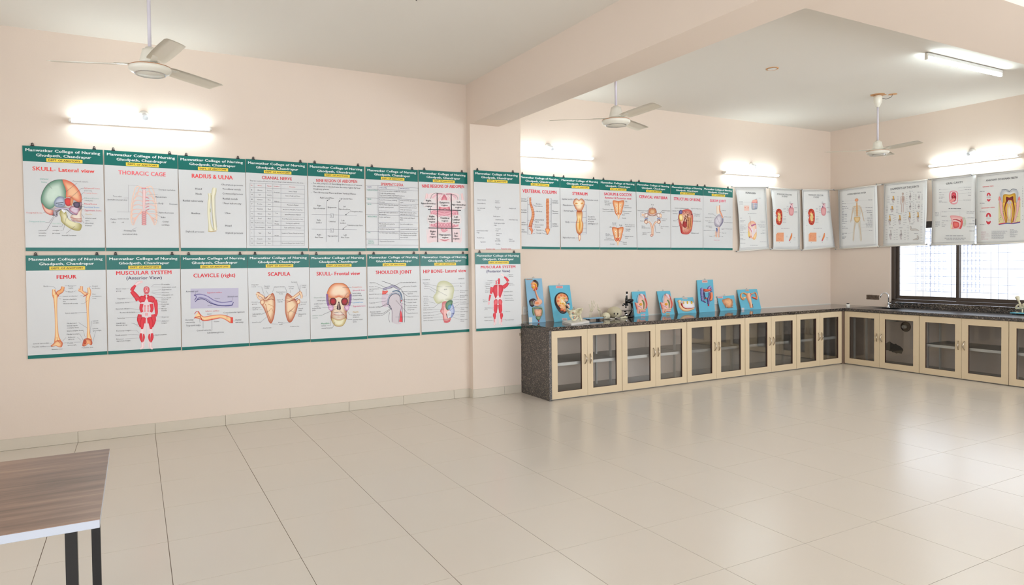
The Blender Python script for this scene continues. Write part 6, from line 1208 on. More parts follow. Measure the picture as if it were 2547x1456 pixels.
def art_ligaments(A, C, T):
    border(C, [(140, 275), (805, 210), (782, 1225), (122, 1240)], 3)
    T.text(232, 700, 312, 36, 'LIGAMENTS OF THE JOINTS', '4a4a52', .014)
    def joint(x, y, w, h, c1='e8b060', c2='d8d0d4'):
        A.stroke([(x, y - h), (x + w * .1, y - h * .3), (x, y)], [w * .35, w * .3, w * .8], 'a8863c' if c1 == 'e8b060' else '9a9490', c1); A.stroke([(x, y + h * .1), (x - w * .05, y + h * .5), (x + w * .1, y + h)], [w * .75, w * .34, w * .34], '9a8a80', c2)
        A.line([(x - w * .3, y - h * .1), (x, y + h * .1), (x + w * .3, y - h * .05)], 5, '3c4048', True); A.line([(x - w * .2, y + h * .2), (x + w * .25, y - h * .3)], 3, '6c6a74')
        for k in range(5):
            yy = y - h + 2 * h * k / 4; words(C, x - w * 1.25, x - w * .8, yy, 9, '8e8c92'); words(C, x + w * .85, x + w * 1.3, yy + 5, 9, '8e8c92')
    for (x, y, w, h) in ((275, 505, 75, 55), (255, 665, 80, 50), (555, 455, 55, 62), (555, 620, 50, 60), (700, 465, 50, 40), (695, 620, 50, 38), (218, 850, 60, 80), (382, 840, 70, 75), (545, 800, 60, 82), (682, 795, 58, 78), (232, 1085, 62, 80), (402, 1085, 62, 80)): joint(x, y, w, h, 'e8b060' if (x, y) in ((275, 505), (255, 665), (218, 850), (382, 840), (545, 800), (682, 795)) else 'd8d2d0')
    A.stroke([(560, 940), (575, 1000), (640, 1000), (700, 1020)], [20, 34, 30, 14], '9a9490', 'd8d2cc'); A.stroke([(672, 1095), (680, 1150), (600, 1172)], [16, 34, 14], '9a9490', 'd8d2cc')
    A.blob([(422, 400), (436, 392), (448, 402), (446, 425), (434, 434), (424, 424)], '9a8078', 'd8c4b8'); A.stroke([(435, 435), (434, 500), (430, 560)], [8, 34, 26], 'a88478', 'dcc8bc')
    for sg in (-1, 1):
        A.line([(432 + sg * 8, 455), (432 + sg * 34, 462), (432 + sg * 36, 520), (432 + sg * 40, 590)], 5, 'b89084'); A.line([(430 + sg * 12, 565), (428 + sg * 14, 640), (426 + sg * 14, 720)], 7, 'c4a498')
    for k in range(5): A.line([(412, 465 + k * 14), (456, 463 + k * 14)], 3, 'b08878')
    for x, y in ((272, 388), (570, 370), (705, 385), (252, 582), (566, 545), (687, 548), (245, 753), (385, 745), (542, 706), (685, 698), (575, 908), (655, 1068), (238, 973), (402, 973)): words(C, x - 32, x + 32, y, 15)
    for y in range(940, 1200, 26): words(C, 500 + (y % 3) * 6, 535, y, 8, '9a989e'); words(C, 725, 758, y + 8, 8, '9a989e')
def art_oral(A, C, T):
    C.line([(1625, 118), (925, 197), (918, 1222), (1622, 1200)], 3, '77757e')
    T.text(1146, 1424, 231, 34, 'ORAL CAVITY', '45454e', .016)
    A.blob([(1210, 380), (1275, 360), (1335, 385), (1345, 470), (1330, 560), (1270, 590), (1215, 560), (1195, 470)], 'e89aa4', 'f6c8c8')
    A.blob([(1225, 390), (1275, 378), (1322, 395), (1330, 440), (1325, 540), (1275, 562), (1230, 545), (1220, 440)], 'f0ecea', 'f4d4d4'); A.blob([(1240, 400), (1272, 385), (1305, 400), (1315, 470), (1300, 530), (1255, 535), (1232, 470)], 'c03a50', 'e8606c'); A.blob([(1240, 455), (1270, 440), (1305, 455), (1300, 485), (1245, 485)], '7c1424', 'b02834'); A.stroke([(1265, 470), (1268, 452)], 12, 'd04c58', 'e87880'); A.stroke([(1290, 495), (1250, 520), (1210, 550)], [40, 50, 44], 'd87078', 'f4a8a0')
    A.blob([(1215, 775), (1290, 770), (1400, 790), (1420, 820), (1425, 900), (1390, 990), (1340, 985), (1230, 990), (1225, 910), (1240, 860), (1225, 820)], 'ecA0a0', 'f8d0cc'); A.stroke([(1395, 830), (1405, 890), (1395, 940), (1375, 990)], [20, 30, 28, 26], 'c83c44', 'ee706c'); A.stroke([(1258, 842), (1310, 838), (1370, 860), (1390, 880)], [10, 14, 20, 10], '9c2430', 'd04a50'); A.blob([(1260, 880), (1310, 872), (1355, 890), (1360, 950), (1320, 972), (1270, 965)], 'd8484c', 'f07c74'); A.stroke([(1430, 800), (1455, 870), (1445, 950)], [30, 36, 30], 'b8c0a8', 'd8dcc8'); A.blob([(1225, 910), (1245, 930), (1240, 985), (1222, 980)], 'f0d8a0', 'f8e8c8'); A.line([(1255, 850), (1330, 858), (1380, 880)], 4, 'f8f0f0', True)
    for x0, x1, y in ((1032, 1052, 346), (1030, 1070, 390), (1028, 1118, 432), (1028, 1118, 469), (1028, 1088, 490), (1028, 1085, 533), (1028, 1165, 550), (1435, 1558, 303), (1455, 1556, 346), (1508, 1556, 400), (1508, 1556, 438), (1430, 1558, 515), (1075, 1158, 712), (1072, 1154, 782), (1080, 1178, 857), (1072, 1116, 890), (1072, 1158, 925), (1075, 1126, 947), (1486, 1616, 708), (1482, 1600, 730), (1500, 1616, 810), (1582, 1616, 857), (1520, 1616, 907), (1488, 1616, 957), (1528, 1618, 1026)): words(C, x0, x1, y, 15)
    for k, y in enumerate((722, 740, 760, 778)): words(C, 966, 1022 + k * 6 - (k == 3) * 18, y, 13)
    for k, y in enumerate((876, 893, 912, 930, 948)): words(C, 968, 1042 - (k == 4) * 28, y, 13)
    words(C, 1188, 1392, 658, 20, '76747c')
    words(C, 1140, 1445, 1105, 22); words(C, 1122, 1478, 1145, 20); words(C, 1152, 1445, 1172, 20)
    C.lines([(1055, 345, 1215, 335), (1075, 390, 1215, 380), (1430, 305, 1345, 318), (1452, 348, 1350, 360), (1505, 402, 1330, 412), (1425, 520, 1310, 525), (1158, 705, 1375, 695, 1375, 780), (1060, 700, 1060, 780), (1180, 857, 1250, 850), (1500, 812, 1400, 820), (1515, 910, 1410, 905)], 2, 'a8a6aa')
def art_teeth(A, C, T):
    C.line([(2560, 30), (1655, 132), (1655, 1215), (2560, 1185)], 3, '77757e')
    T.text(1802, 2325, 168, 32, 'ANATOMY OF HUMAN TEETH', '45454e', .014)
    T.text(1745, 1925, 292, 18, 'TEMPORARY TEETH', 'e84a50', .014); T.text(1725, 1945, 642, 18, 'PERMANENT TEETH', 'e84a50', .014)
    for (cx, cy, s_) in ((1848, 425, 50), (1845, 765, 66)):
        A.stroke([(cx - s_ * .8, cy + s_ * .5), (cx - s_ * .55, cy - s_ * .4), (cx, cy - s_ * .75), (cx + s_ * .55, cy - s_ * .4), (cx + s_ * .8, cy + s_ * .5)], s_ * .5, 'e0d8d8', 'f4f0ee'); A.stroke([(cx - s_ * .5, cy + s_ * .4), (cx - s_ * .3, cy - s_ * .2), (cx, cy - s_ * .4), (cx + s_ * .3, cy - s_ * .2), (cx + s_ * .5, cy + s_ * .4)], s_ * .42, 'c02c3c', 'dc4450')
        d = s_ * 1.65; A.stroke([(cx - s_ * .8, cy + d - s_ * .4), (cx - s_ * .5, cy + d + s_ * .4), (cx, cy + d + s_ * .75), (cx + s_ * .5, cy + d + s_ * .4), (cx + s_ * .8, cy + d - s_ * .4)], s_ * .46, 'e0d8d8', 'f4f0ee'); A.blob([(cx - s_ * .6, cy + d - s_ * .2), (cx, cy + d), (cx + s_ * .6, cy + d - s_ * .2), (cx + s_ * .3, cy + d + s_ * .55), (cx - s_ * .3, cy + d + s_ * .55)], 'c43040', 'dc4a54')
        for y in (-8, 6): words(C, cx - 34, cx + 34, cy + d * .5 + y, 9)
    for y, x1 in ((375, 1792), (568, 1792), (712, 1792), (920, 1792)): words(C, 1702, x1, y, 17)
    A.poly([(2010, 560), (2060, 520), (2330, 520), (2370, 540), (2368, 880), (2010, 905)], 'e8dca8')
    for k in range(60): x = 2015 + 350 * random.random(); y = 600 + 280 * random.random(); A.poly([(x, y - 7), (x + 4, y), (x, y + 7), (x - 4, y)], '5c4a40')
    for sg in (-1, 1):
        A.stroke([(2188 + sg * 165, 470), (2188 + sg * 140, 560), (2188 + sg * 130, 700), (2188 + sg * 75, 880)], [26, 50, 36, 24], 'd89098', 'f2c4c0'); A.stroke([(2188 + sg * 165, 455), (2188 + sg * 160, 520)], [8, 44], 'e85a58', 'f49a90')
    A.blob([(2040, 440), (2050, 380), (2090, 345), (2190, 380), (2290, 340), (2330, 380), (2330, 440), (2300, 560), (2080, 560)], 'b8bcc4', 'e4e4e0')
    A.blob([(2085, 440), (2120, 418), (2190, 425), (2260, 405), (2290, 420), (2295, 520), (2290, 640), (2262, 760), (2240, 880), (2215, 880), (2230, 740), (2190, 545), (2150, 740), (2150, 880), (2120, 880), (2095, 740), (2085, 600), (2080, 520)], 'c08c2c', 'f0c04c', cen=(2188, 490))
    A.stroke([(2100, 560), (2110, 700), (2140, 880)], [40, 36, 22], 'd89c34', 'f4cc60'); A.stroke([(2280, 560), (2268, 700), (2240, 875)], [40, 36, 22], 'd89c34', 'f4cc60')
    A.blob([(2135, 465), (2190, 475), (2248, 452), (2245, 520), (2200, 515), (2165, 525), (2140, 560)], '5c1c20', '8c3434'); A.stroke([(2142, 540), (2112, 640), (2125, 760), (2138, 875)], [26, 16, 10, 12], '5c1c20', '8c3434'); A.stroke([(2240, 500), (2268, 640), (2262, 760), (2245, 875)], [26, 16, 10, 12], '5c1c20', '8c3434')
    A.stroke([(2188, 540), (2160, 640), (2158, 760), (2180, 870)], 14, 'd8a0a8', 'eec4c4'); A.stroke([(2192, 540), (2222, 640), (2222, 760), (2200, 870)], 14, 'd8a0a8', 'eec4c4'); A.blob([(2188, 600), (2212, 680), (2205, 800), (2175, 800), (2165, 680)], 'e8d8a0', 'f2e8c0')
    A.line([(2060, 350), (2130, 340), (2180, 380), (2240, 330), (2310, 345)], 5, '4c5468', True); A.line([(2100, 350), (2160, 345), (2185, 372), (2220, 350), (2290, 335)], 4, '5c6478', True)
    A.stroke([(2012, 918), (2130, 898), (2260, 900), (2365, 880)], 16, '30408c', '5060ac'); A.stroke([(2012, 912), (2130, 890)], 12, 'd03444', 'e85058'); A.line([(2200, 905), (2365, 872)], 6, 'd03444')
    for y in range(300, 640, 27): words(C, 2400, 2416, y, 15)
    for y in (775, 840): words(C, 2400, 2416, y, 15)
    for j, (x, y0, n) in enumerate(((1725, 1040, 8), (1895, 1030, 8), (2200, 1008, 8))):
        for i in range(n): words(C, x, x + 100 + (j == 1) * 130 + random.uniform(-50, 45), y0 + i * 17 - j * 2, 12, 'c8aab0' if j == 0 else 'a4a2a8')
    for y in (540, 700): C.line([(1790, y), (1830, y - 10)], 2, 'a8a6aa')
YC_ = D - .028
chart('white chart titled HUMAN SKIN with its left edge curling', ((5, 165), (600, 170)), ((82, 1245), (665, 1200)), [(48, 172), (78, 300), (104, 500), (124, 800), (136, 1080), (122, 1235)], [(572, 170), (590, 600), (622, 1205)], (0, YC_, 0), (0, -1, 0), CG, art_skin, (.03, 0))
chart('white kidney chart next to the skin chart, its left edge bulging', ((592, 183), (1165, 214)), ((652, 1212), (1168, 1218)), [(636, 190), (660, 300), (682, 480), (692, 800), (694, 1050), (684, 1210)], [(1134, 212), (1142, 700), (1136, 1212)], (0, YC_, 0), (0, -1, 0), CG, art_kidney(0, 0, 0), (.03, 0))
a, b_ = on_y(1992, 471, D - .03), on_x(2076, 472, W - .035); nn = Vector((b_.y - a.y, -(b_.x - a.x), 0)).normalized()
if nn.y > 0: nn = -nn
chart('white kidney chart hanging across the room corner', ((1165, 212), (1690, 216)), ((1165, 1222), (1755, 1172)), [(1172, 214), (1186, 600), (1200, 1216)], [(1626, 218), (1640, 450), (1668, 760), (1722, 1180)], a, nn, CG, art_kidney(535, -6, .012), (.0, .01))
XC_ = W - .028
chart('white chart titled HUMAN NERVOUS SYSTEM, first on the window wall', ((1712, 222), (2510, 128)), ((1735, 1208), (2470, 1158)), [(1770, 214), (1782, 600), (1796, 1203)], [(2420, 138), (2432, 600), (2438, 1158)], (XC_, 0, 0), (-1, 0, 0), CG, art_nerve, (0, 0))
chart('white chart titled LIGAMENTS OF THE JOINTS with many small drawings', ((5, 256), (880, 178)), ((25, 1285), (832, 1246)), [(120, 248), (118, 700), (112, 1278)], [(836, 184), (828, 700), (796, 1246)], (XC_, 0, 0), (-1, 0, 0), CH_, art_ligaments, (0, .0))
chart('white chart titled ORAL CAVITY in front of the window', ((862, 172), (1600, 82)), ((888, 1260), (1600, 1240)), [(905, 172), (920, 600), (900, 1256)], [(1640, 82), (1632, 600), (1618, 1240)], (XC_ - .004, 0, 0), (-1, 0, 0), CH_, art_oral, (0, 0))
chart('white chart titled ANATOMY OF HUMAN TEETH at the right edge', ((1572, 100), (2700, -20)), ((1592, 1250), (2700, 1205)), [(1645, 98), (1640, 600), (1648, 1248)], [(2660, -14), (2660, 600), (2660, 1208)], (XC_ - .016, 0, 0), (-1, 0, 0), CH_, art_teeth, (0, 0))
# ------------------------------------------------------------------ relief models on blue boards leaning on the wall
CJ, CK = (1360, 680, .10994), (1620, 680, .11779)
def relief_board(label, crop, quad, art, m='board', hook=(None, None), strips=()):
    ox, oy, k = crop; px = [(ox + x * k, oy + y * k) for x, y in quad]
    br, bl = on_z(*px[2], ZT + .001), on_z(*px[3], ZT + .001); yb = min((br.y + bl.y) / 2, D - .06)
    top = on_y(*px[0], D - .017)
    e = Vector((0, D - .017 - yb, top.z - ZT)).normalized(); n = Vector((0, -e.z, e.y)).normalized(); p = Vector((0, yb, ZT + .001))
    P = [hit(*q, p, n) for q in px]
    for v in P[2:]: v.z = ZT + .001; v.y = yb
    ctr = (P[2] + P[3]) / 2
    r = thing('relief_model_board', ctr, label, 'anatomy model', 'anatomy relief boards on the granite counter')
    t = .010; bk = [v - n * t for v in P]
    for v in bk[2:]: v.z = ZT + .001
    MB().add(P + bk, [(3, 2, 1, 0), (4, 5, 6, 7), (0, 1, 5, 4), (1, 2, 6, 5), (2, 3, 7, 6), (3, 0, 4, 7)]).build('board', M[m], r)
    hx, hy = hook
    if hx is None: hx, hy = (quad[0][0] + quad[1][0]) / 2, (quad[0][1] + quad[1][1]) / 2
    q = hit(ox + hx * k, oy + hy * k, p, n)
    MB().tube([q + Vector((.010 * math.cos(a), 0, .008 + .011 * math.sin(a))) for a in [-.5 + j * (PI + 1) / 8 for j in range(9)]], .0022, 6).build('hanging_ring', M['steel'], r)
    A = Art(p, n, crop, .0004, scale=.5)
    for (x0, y0, x1, y1, col, ink) in strips:
        S_ = Art(p, n, crop, .0006); S_.rect(x0, y0, x1, y1, col)
        if ink:
            S_.h += .0004
            for f in (.35, .65): S_.rect(x0 + (x1 - x0) * .12, y0 + (y1 - y0) * (f - .09), x1 - (x1 - x0) * .12, y0 + (y1 - y0) * (f + .09), ink)
        S_.build('name_strip', M['prntm'], r)
    art(A); A.build('relief_organ', M['relief'], r)
    return r
def up_digest(A):
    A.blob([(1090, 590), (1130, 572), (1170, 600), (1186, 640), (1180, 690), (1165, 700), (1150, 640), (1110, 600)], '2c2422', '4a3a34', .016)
    A.blob([(1085, 600), (1130, 592), (1168, 625), (1172, 680), (1168, 735), (1130, 740), (1105, 755), (1090, 720), (1066, 690), (1072, 655), (1058, 640), (1075, 615)], 'd88a64', 'f2b890', .014)
    A.stroke([(1085, 650), (1125, 640), (1145, 665), (1130, 700)], [16, 26, 26, 20], 'e09020', 'f6c030', .02); A.blob([(1080, 680), (1110, 672), (1125, 700), (1105, 720), (1085, 705)], 'd88a20', 'f8c838', .021); A.stroke([(1112, 640), (1130, 680), (1120, 740), (1108, 755)], [10, 22, 20, 14], 'd0481c', 'f0703c', .022); A.blob([(1145, 690), (1160, 700), (1160, 735), (1142, 735)], 'b82c24', 'd84838', .02)
    A.stroke([(1128, 720), (1140, 780), (1165, 850), (1185, 895)], [22, 22, 30, 44], 'c87858', 'f2b08c', .018)
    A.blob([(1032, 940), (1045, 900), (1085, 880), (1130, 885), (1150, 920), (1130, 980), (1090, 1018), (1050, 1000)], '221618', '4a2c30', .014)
    A.stroke([(1052, 930), (1070, 950), (1075, 985)], 12, '5c7a2c', '8aa040', .018)
    A.blob([(1170, 870), (1215, 885), (1246, 920), (1240, 965), (1205, 990), (1160, 1005), (1110, 990), (1095, 950), (1115, 920), (1155, 915)], 'e8b8a0', 'f4b490', .018); A.stroke([(1148, 905), (1108, 920), (1092, 960), (1120, 1000), (1190, 1012), (1230, 1005)], 10, 'c8c0b8', 'e4dcd6', .024)
    A.blob([(1115, 945), (1160, 925), (1200, 940), (1195, 975), (1150, 985), (1115, 970)], 'd06a2c', 'f08a50', .02)
    A.stroke([(1095, 1030), (1100, 1100), (1110, 1160)], [26, 30, 22], '4c7048', '7c9a6c', .015); A.stroke([(1105, 1040), (1170, 1030), (1240, 1040)], 30, '5c7858', '94a888', .017); A.stroke([(1240, 1050), (1245, 1110), (1230, 1170)], [22, 20, 16], '5c7858', '8ca080', .015); A.blob([(1140, 1180), (1180, 1170), (1225, 1175), (1205, 1230), (1175, 1240), (1150, 1215)], '4c6c48', '88a078', .016)
    A.blob([(1115, 1060), (1180, 1055), (1240, 1062), (1235, 1130), (1215, 1180), (1150, 1180), (1122, 1120)], 'd89a78', 'f6c4a0', .016)
    for j in range(5): A.stroke([(1130, 1075 + j * 22), (1155, 1068 + j * 22), (1180, 1080 + j * 22), (1205, 1068 + j * 22), (1228, 1078 + j * 21)], 13, 'd88860', 'f8ccaa', .022)
    A.blob([(1178, 1240), (1198, 1240), (1196, 1262), (1182, 1262)], 'a02028', 'd84048', .014)
relief_board('leaning blue board with a head, stomach and bowel model', CI, [(970, 553), (1240, 548), (1308, 1272), (1035, 1278)], up_digest, 'boardp', (1105, 548), [(975, 555, 1095, 577, '9aa89e', 'b0605a'), (1030, 1190, 1084, 1274, 'dcd8cc', None)])
def up_kidney(A):
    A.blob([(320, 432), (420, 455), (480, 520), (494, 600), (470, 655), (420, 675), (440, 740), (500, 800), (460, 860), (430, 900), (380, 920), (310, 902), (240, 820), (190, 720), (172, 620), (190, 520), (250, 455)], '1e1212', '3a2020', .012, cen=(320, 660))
    A.blob([(325, 450), (410, 468), (465, 525), (480, 600), (455, 640), (410, 668), (395, 700), (430, 760), (440, 830), (400, 885), (340, 870), (270, 790), (220, 720), (195, 620), (210, 530), (260, 470)], 'd8905c', 'f6c08c', .018, cen=(310, 640))
    for x, y, s_ in ((265, 560, 34), (320, 510, 30), (390, 520, 34), (440, 590, 32), (250, 640, 34), (330, 830, 36), (390, 850, 34), (280, 740, 26)): A.blob([(x - s_, y), (x - s_ * .6, y - s_ * .8), (x + s_ * .5, y - s_ * .9), (x + s_, y), (x + s_ * .6, y + s_ * .8), (x - s_ * .5, y + s_ * .9)], 'c83c20', 'f08450', .021, k=3)
    A.stroke([(300, 560), (330, 640), (300, 700)], [30, 70, 40], 'e0c090', 'f8ecc8', .024); A.stroke([(330, 640), (400, 700), (380, 760)], [40, 40, 30], 'e8c890', 'f8eed0', .026)
    for x, y in ((300, 690), (350, 700), (400, 690), (385, 740), (320, 590), (375, 580)): A.blob([(x - 24, y), (x - 14, y - 20), (x + 14, y - 20), (x + 24, y), (x + 14, y + 20), (x - 14, y + 20)], 'd89420', 'f4c440', .028, k=3)
    A.blob([(370, 600), (400, 570), (450, 570), (480, 610), (460, 650), (410, 660), (385, 640)], '9aa8b0', 'e4b890', .028); A.blob([(410, 590), (440, 580), (455, 610), (430, 630)], 'c82820', 'f04838', .032)
    A.stroke([(425, 700), (460, 685), (495, 692)], 20, '2c6ca0', '58a0c8', .026); A.stroke([(460, 705), (495, 710)], 16, 'b02430', 'd84450', .026); A.stroke([(420, 715), (470, 740), (495, 800)], [30, 44, 30], 'cfa088', 'f2d4c0', .028)
relief_board('leaning blue board with a large cut-open kidney model', CJ, [(48, 280), (518, 268), (622, 1085), (172, 1102)], up_kidney, 'board', (278, 273), [(205, 285, 362, 340, 'e0b0aa', 'c0606a'), (345, 1015, 462, 1068, 'd8b8b4', 'b08a90')])
def up_pelvis(ox, oy, s_):
    def f(A):
        P = lambda *p: [(ox + (x - 1970) * s_, oy + (y - 470) * s_) for x, y in p]
        A.blob(P((2070, 490), (2180, 480), (2230, 600), (2262, 720), (2250, 800), (2225, 840), (2225, 880), (2130, 885), (2090, 920), (2040, 900), (2030, 820), (1985, 660), (2030, 690), (2050, 560)), 'd89888', 'f2c4b4', .010, cen=P((2140, 720))[0])
        A.stroke(P((2065, 500), (2045, 590), (2050, 670)), [20, 36, 26], '6c9cb8', 'a4c4d4', .014); A.stroke(P((2100, 490), (2150, 500), (2190, 580)), [50, 60, 50], 'c8a8b0', 'ecd4d8', .016)
        A.stroke(P((2185, 490), (2230, 600), (2258, 710), (2240, 800)), [12, 16, 24, 14], 'd04438', 'ee7868', .018)
        for x, y in ((2125, 515), (2140, 548), (2160, 578)): A.line(P((x - 20, y), (x + 20, y + 6)), 5, '5a3c3a')
        A.stroke(P((2140, 610), (2170, 640), (2190, 700), (2182, 810)), [26, 38, 36, 12], '3c5c2c', '6c8c4c', .018)
        A.blob(P((2080, 700), (2115, 675), (2150, 690), (2150, 730), (2110, 742), (2085, 730)), 'd08418', 'f4b428', .022); A.stroke(P((1990, 670), (2020, 730), (2045, 820)), [10, 30, 34], 'cc5848', 'f09c88', .016); A.stroke(P((2040, 740), (2100, 760), (2140, 800)), 22, 'b890b0', 'e0c0d4', .016)
        A.stroke(P((2080, 830), (2150, 830), (2230, 815)), [20, 24, 16], 'd8a060', 'f4dca8', .02); A.blob(P((2080, 860), (2110, 845), (2120, 890), (2090, 905)), 'cc7a50', 'f0c098', .022); A.stroke(P((2100, 850), (2160, 860), (2225, 855)), 36, 'd08888', 'f0b8b0', .014)
    return f
relief_board('leaning blue board with a pelvis section, right beside the microscope', CJ, [(1925, 418), (2232, 410), (2305, 965), (1985, 985)], up_pelvis(1970, 470, 1.0), 'board', (2078, 412), [(2128, 925, 2165, 962, 'd8c0bc', 'c08080'), (2178, 920, 2228, 960, 'd8b8c0', 'b07078')])
relief_board('leaning blue board with a pelvis section, between microscope and jaw boards', CK, [(120, 383), (395, 375), (492, 868), (225, 885)], up_pelvis(168, 438, .92), 'board', (245, 378), [(312, 838, 390, 872, 'b8a880', 'a08868')])
def up_jaw(A):
    A.stroke([(575, 590), (595, 640), (610, 700), (680, 765), (780, 775), (890, 745)], [50, 50, 56, 70, 66, 40], 'cc9468', 'f4d0a0', .012); A.blob([(550, 590), (580, 565), (618, 575), (610, 625), (570, 625)], 'd8a070', 'f6d8ac', .02)
    A.blob([(625, 590), (700, 585), (880, 600), (905, 735), (780, 745), (690, 740), (650, 700)], 'e0d4d0', 'f4f0f0', .016, cen=(760, 680)); A.stroke([(630, 640), (655, 720), (740, 755), (900, 738)], 12, 'b82c24', 'e04c3c', .022); A.line([(670, 695), (780, 690), (880, 680)], 7, 'c06070', True)
    for x in (672, 750, 838): A.stroke([(x, 600), (x, 660)], [30 if x > 700 else 18, 44 if x > 700 else 20], 'c89c10', 'f4d020', .022); A.stroke([(x - 30, 600), (x - 26, 650)], 10, 'b0a8c0', 'dcd8e8', .02)
    A.stroke([(820, 618), (870, 620)], 8, 'c04030', 'e05040', .024); A.blob([(828, 596), (842, 592), (846, 606), (832, 610)], '181414', '2a2422', .026)
relief_board('low leaning blue board with a jaw and teeth model', CK, [(495, 522), (880, 507), (955, 835), (568, 858)], up_jaw, 'board', (685, 512), [(660, 518, 762, 550, 'c8c0b8', 'b0a098')])
def up_colon(A):
    def seg(pts, w, e, m_, h=.018):
        q = catmull(pts, False, 3)
        for i, (x, y) in enumerate(q): A.blob([(x - w / 2, y), (x, y - w * .42), (x + w / 2, y), (x, y + w * .42)], e, m_, h, k=3)
    seg([(1062, 330), (1060, 400), (1065, 480), (1075, 570)], 62, '4c4c88', '9a90c4'); seg([(1235, 290), (1215, 310), (1205, 340)], 60, '5c4a90', 'a894cc'); seg([(1255, 320), (1262, 380)], 44, '54508c', '9c94c4')
    A.line([(1100, 330), (1100, 480), (1125, 560)], 9, '5c2c50'); A.blob([(1105, 330), (1180, 340), (1250, 330), (1255, 372), (1180, 390), (1110, 385)], 'b02c18', 'f06840', .02); A.line([(1110, 392), (1180, 398), (1260, 382)], 8, 'ece4e0', True)
    A.stroke([(1115, 400), (1120, 480), (1145, 530)], 18, '3c4870', '7880b0', .018); A.stroke([(1215, 400), (1218, 480), (1190, 530)], 18, '5c4070', '9878a8', .018)
    A.stroke([(1258, 405), (1265, 480), (1255, 550), (1225, 580)], [56, 60, 60, 40], 'b84020', 'f28a58', .018); 
    for y in range(420, 580, 26): A.line([(1235, y), (1290, y + 4)], 5, 'c05434')
    seg([(1190, 535), (1200, 580), (1203, 640)], 46, '4c4078', '9488bc', .02); A.blob([(1192, 660), (1215, 660), (1214, 695), (1195, 695)], 'a82438', 'dc4450', .014); A.stroke([(1100, 590), (1140, 622)], [30, 12], '6c1c60', 'a43c8c', .014); A.stroke([(1130, 540), (1150, 515), (1140, 550)], 18, 'a83828', 'e07050', .022)
relief_board('tall leaning blue board with a violet and orange bowel model', CK, [(965, 148), (1302, 135), (1345, 812), (1018, 828)], up_colon, 'board', (1130, 140), [(1072, 148, 1188, 200, 'dcb8b0', 'c86a5c')])
def up_pancreas(A):
    A.blob([(1495, 565), (1540, 545), (1580, 535), (1625, 522), (1670, 540), (1700, 580), (1718, 640), (1700, 700), (1660, 735), (1610, 740), (1580, 715), (1540, 670), (1508, 620)], 'c87c4c', 'f4bc88', .022)
    for j in range(7): y = 560 + j * 26; A.stroke([(1505 + j * 10, y + 8), (1560, y - 6), (1610, y + 10), (1660, y - 4), (1705, y + 12)], 7, 'd88c5c', 'fcdcb4', .028)
relief_board('low leaning blue board with a single peach lobed organ model', CK, [(1390, 490), (1745, 465), (1815, 778), (1460, 800)], up_pancreas, 'board', (1545, 478), [(1395, 492, 1512, 530, 'e0c0bc', 'e08078')])
def up_uterus(A):
    A.stroke([(2000, 445), (1940, 420), (1892, 440), (1885, 500), (1920, 555), (1955, 560)], [40, 22, 22, 24, 26, 20], 'c06a30', 'f6b470', .018); A.stroke([(2090, 440), (2140, 430), (2180, 410), (2210, 450), (2225, 520), (2215, 560)], [36, 20, 22, 22, 30, 26], 'c8603c', 'f6b078', .018)
    A.stroke([(2045, 430), (2050, 500), (2075, 590), (2090, 640), (2110, 735)], [96, 92, 66, 50, 54], 'd08058', 'f8c8a0', .022); A.line([(2078, 460), (2080, 540), (2090, 590)], 12, 'c01c28', True); A.blob([(2050, 452), (2100, 452), (2085, 500), (2065, 495)], 'd8303c', 'f07880', .027)
    A.stroke([(2112, 655), (2122, 730)], 26, '4c2018', '6c3424', .024); A.blob([(1925, 510), (1970, 505), (2005, 495), (1975, 540), (1940, 550)], 'd8a068', 'f2d4a4', .02); A.blob([(2120, 500), (2170, 505), (2222, 520), (2225, 560), (2180, 545), (2140, 530)], 'c83c28', 'f2845c', .02)
relief_board('last leaning blue board with a T-shaped womb model', CK, [(1815, 350), (2232, 335), (2322, 755), (1905, 778)], up_uterus, 'board', (2010, 343), [(1990, 348, 2062, 378, 'd8a890', 'c88870'), (1905, 732, 1962, 775, 'd0c8cc', None)])

# ------------------------------------------------------------------ bone models and microscope on the counter
MB.floor_z = ZT + .0012
def cj(x, y): return (CJ[0] + x * CJ[2], CJ[1] + y * CJ[2])
def pts_at(Y): return lambda x, y, d=0.0: on_y(*cj(x, y), Y + d)
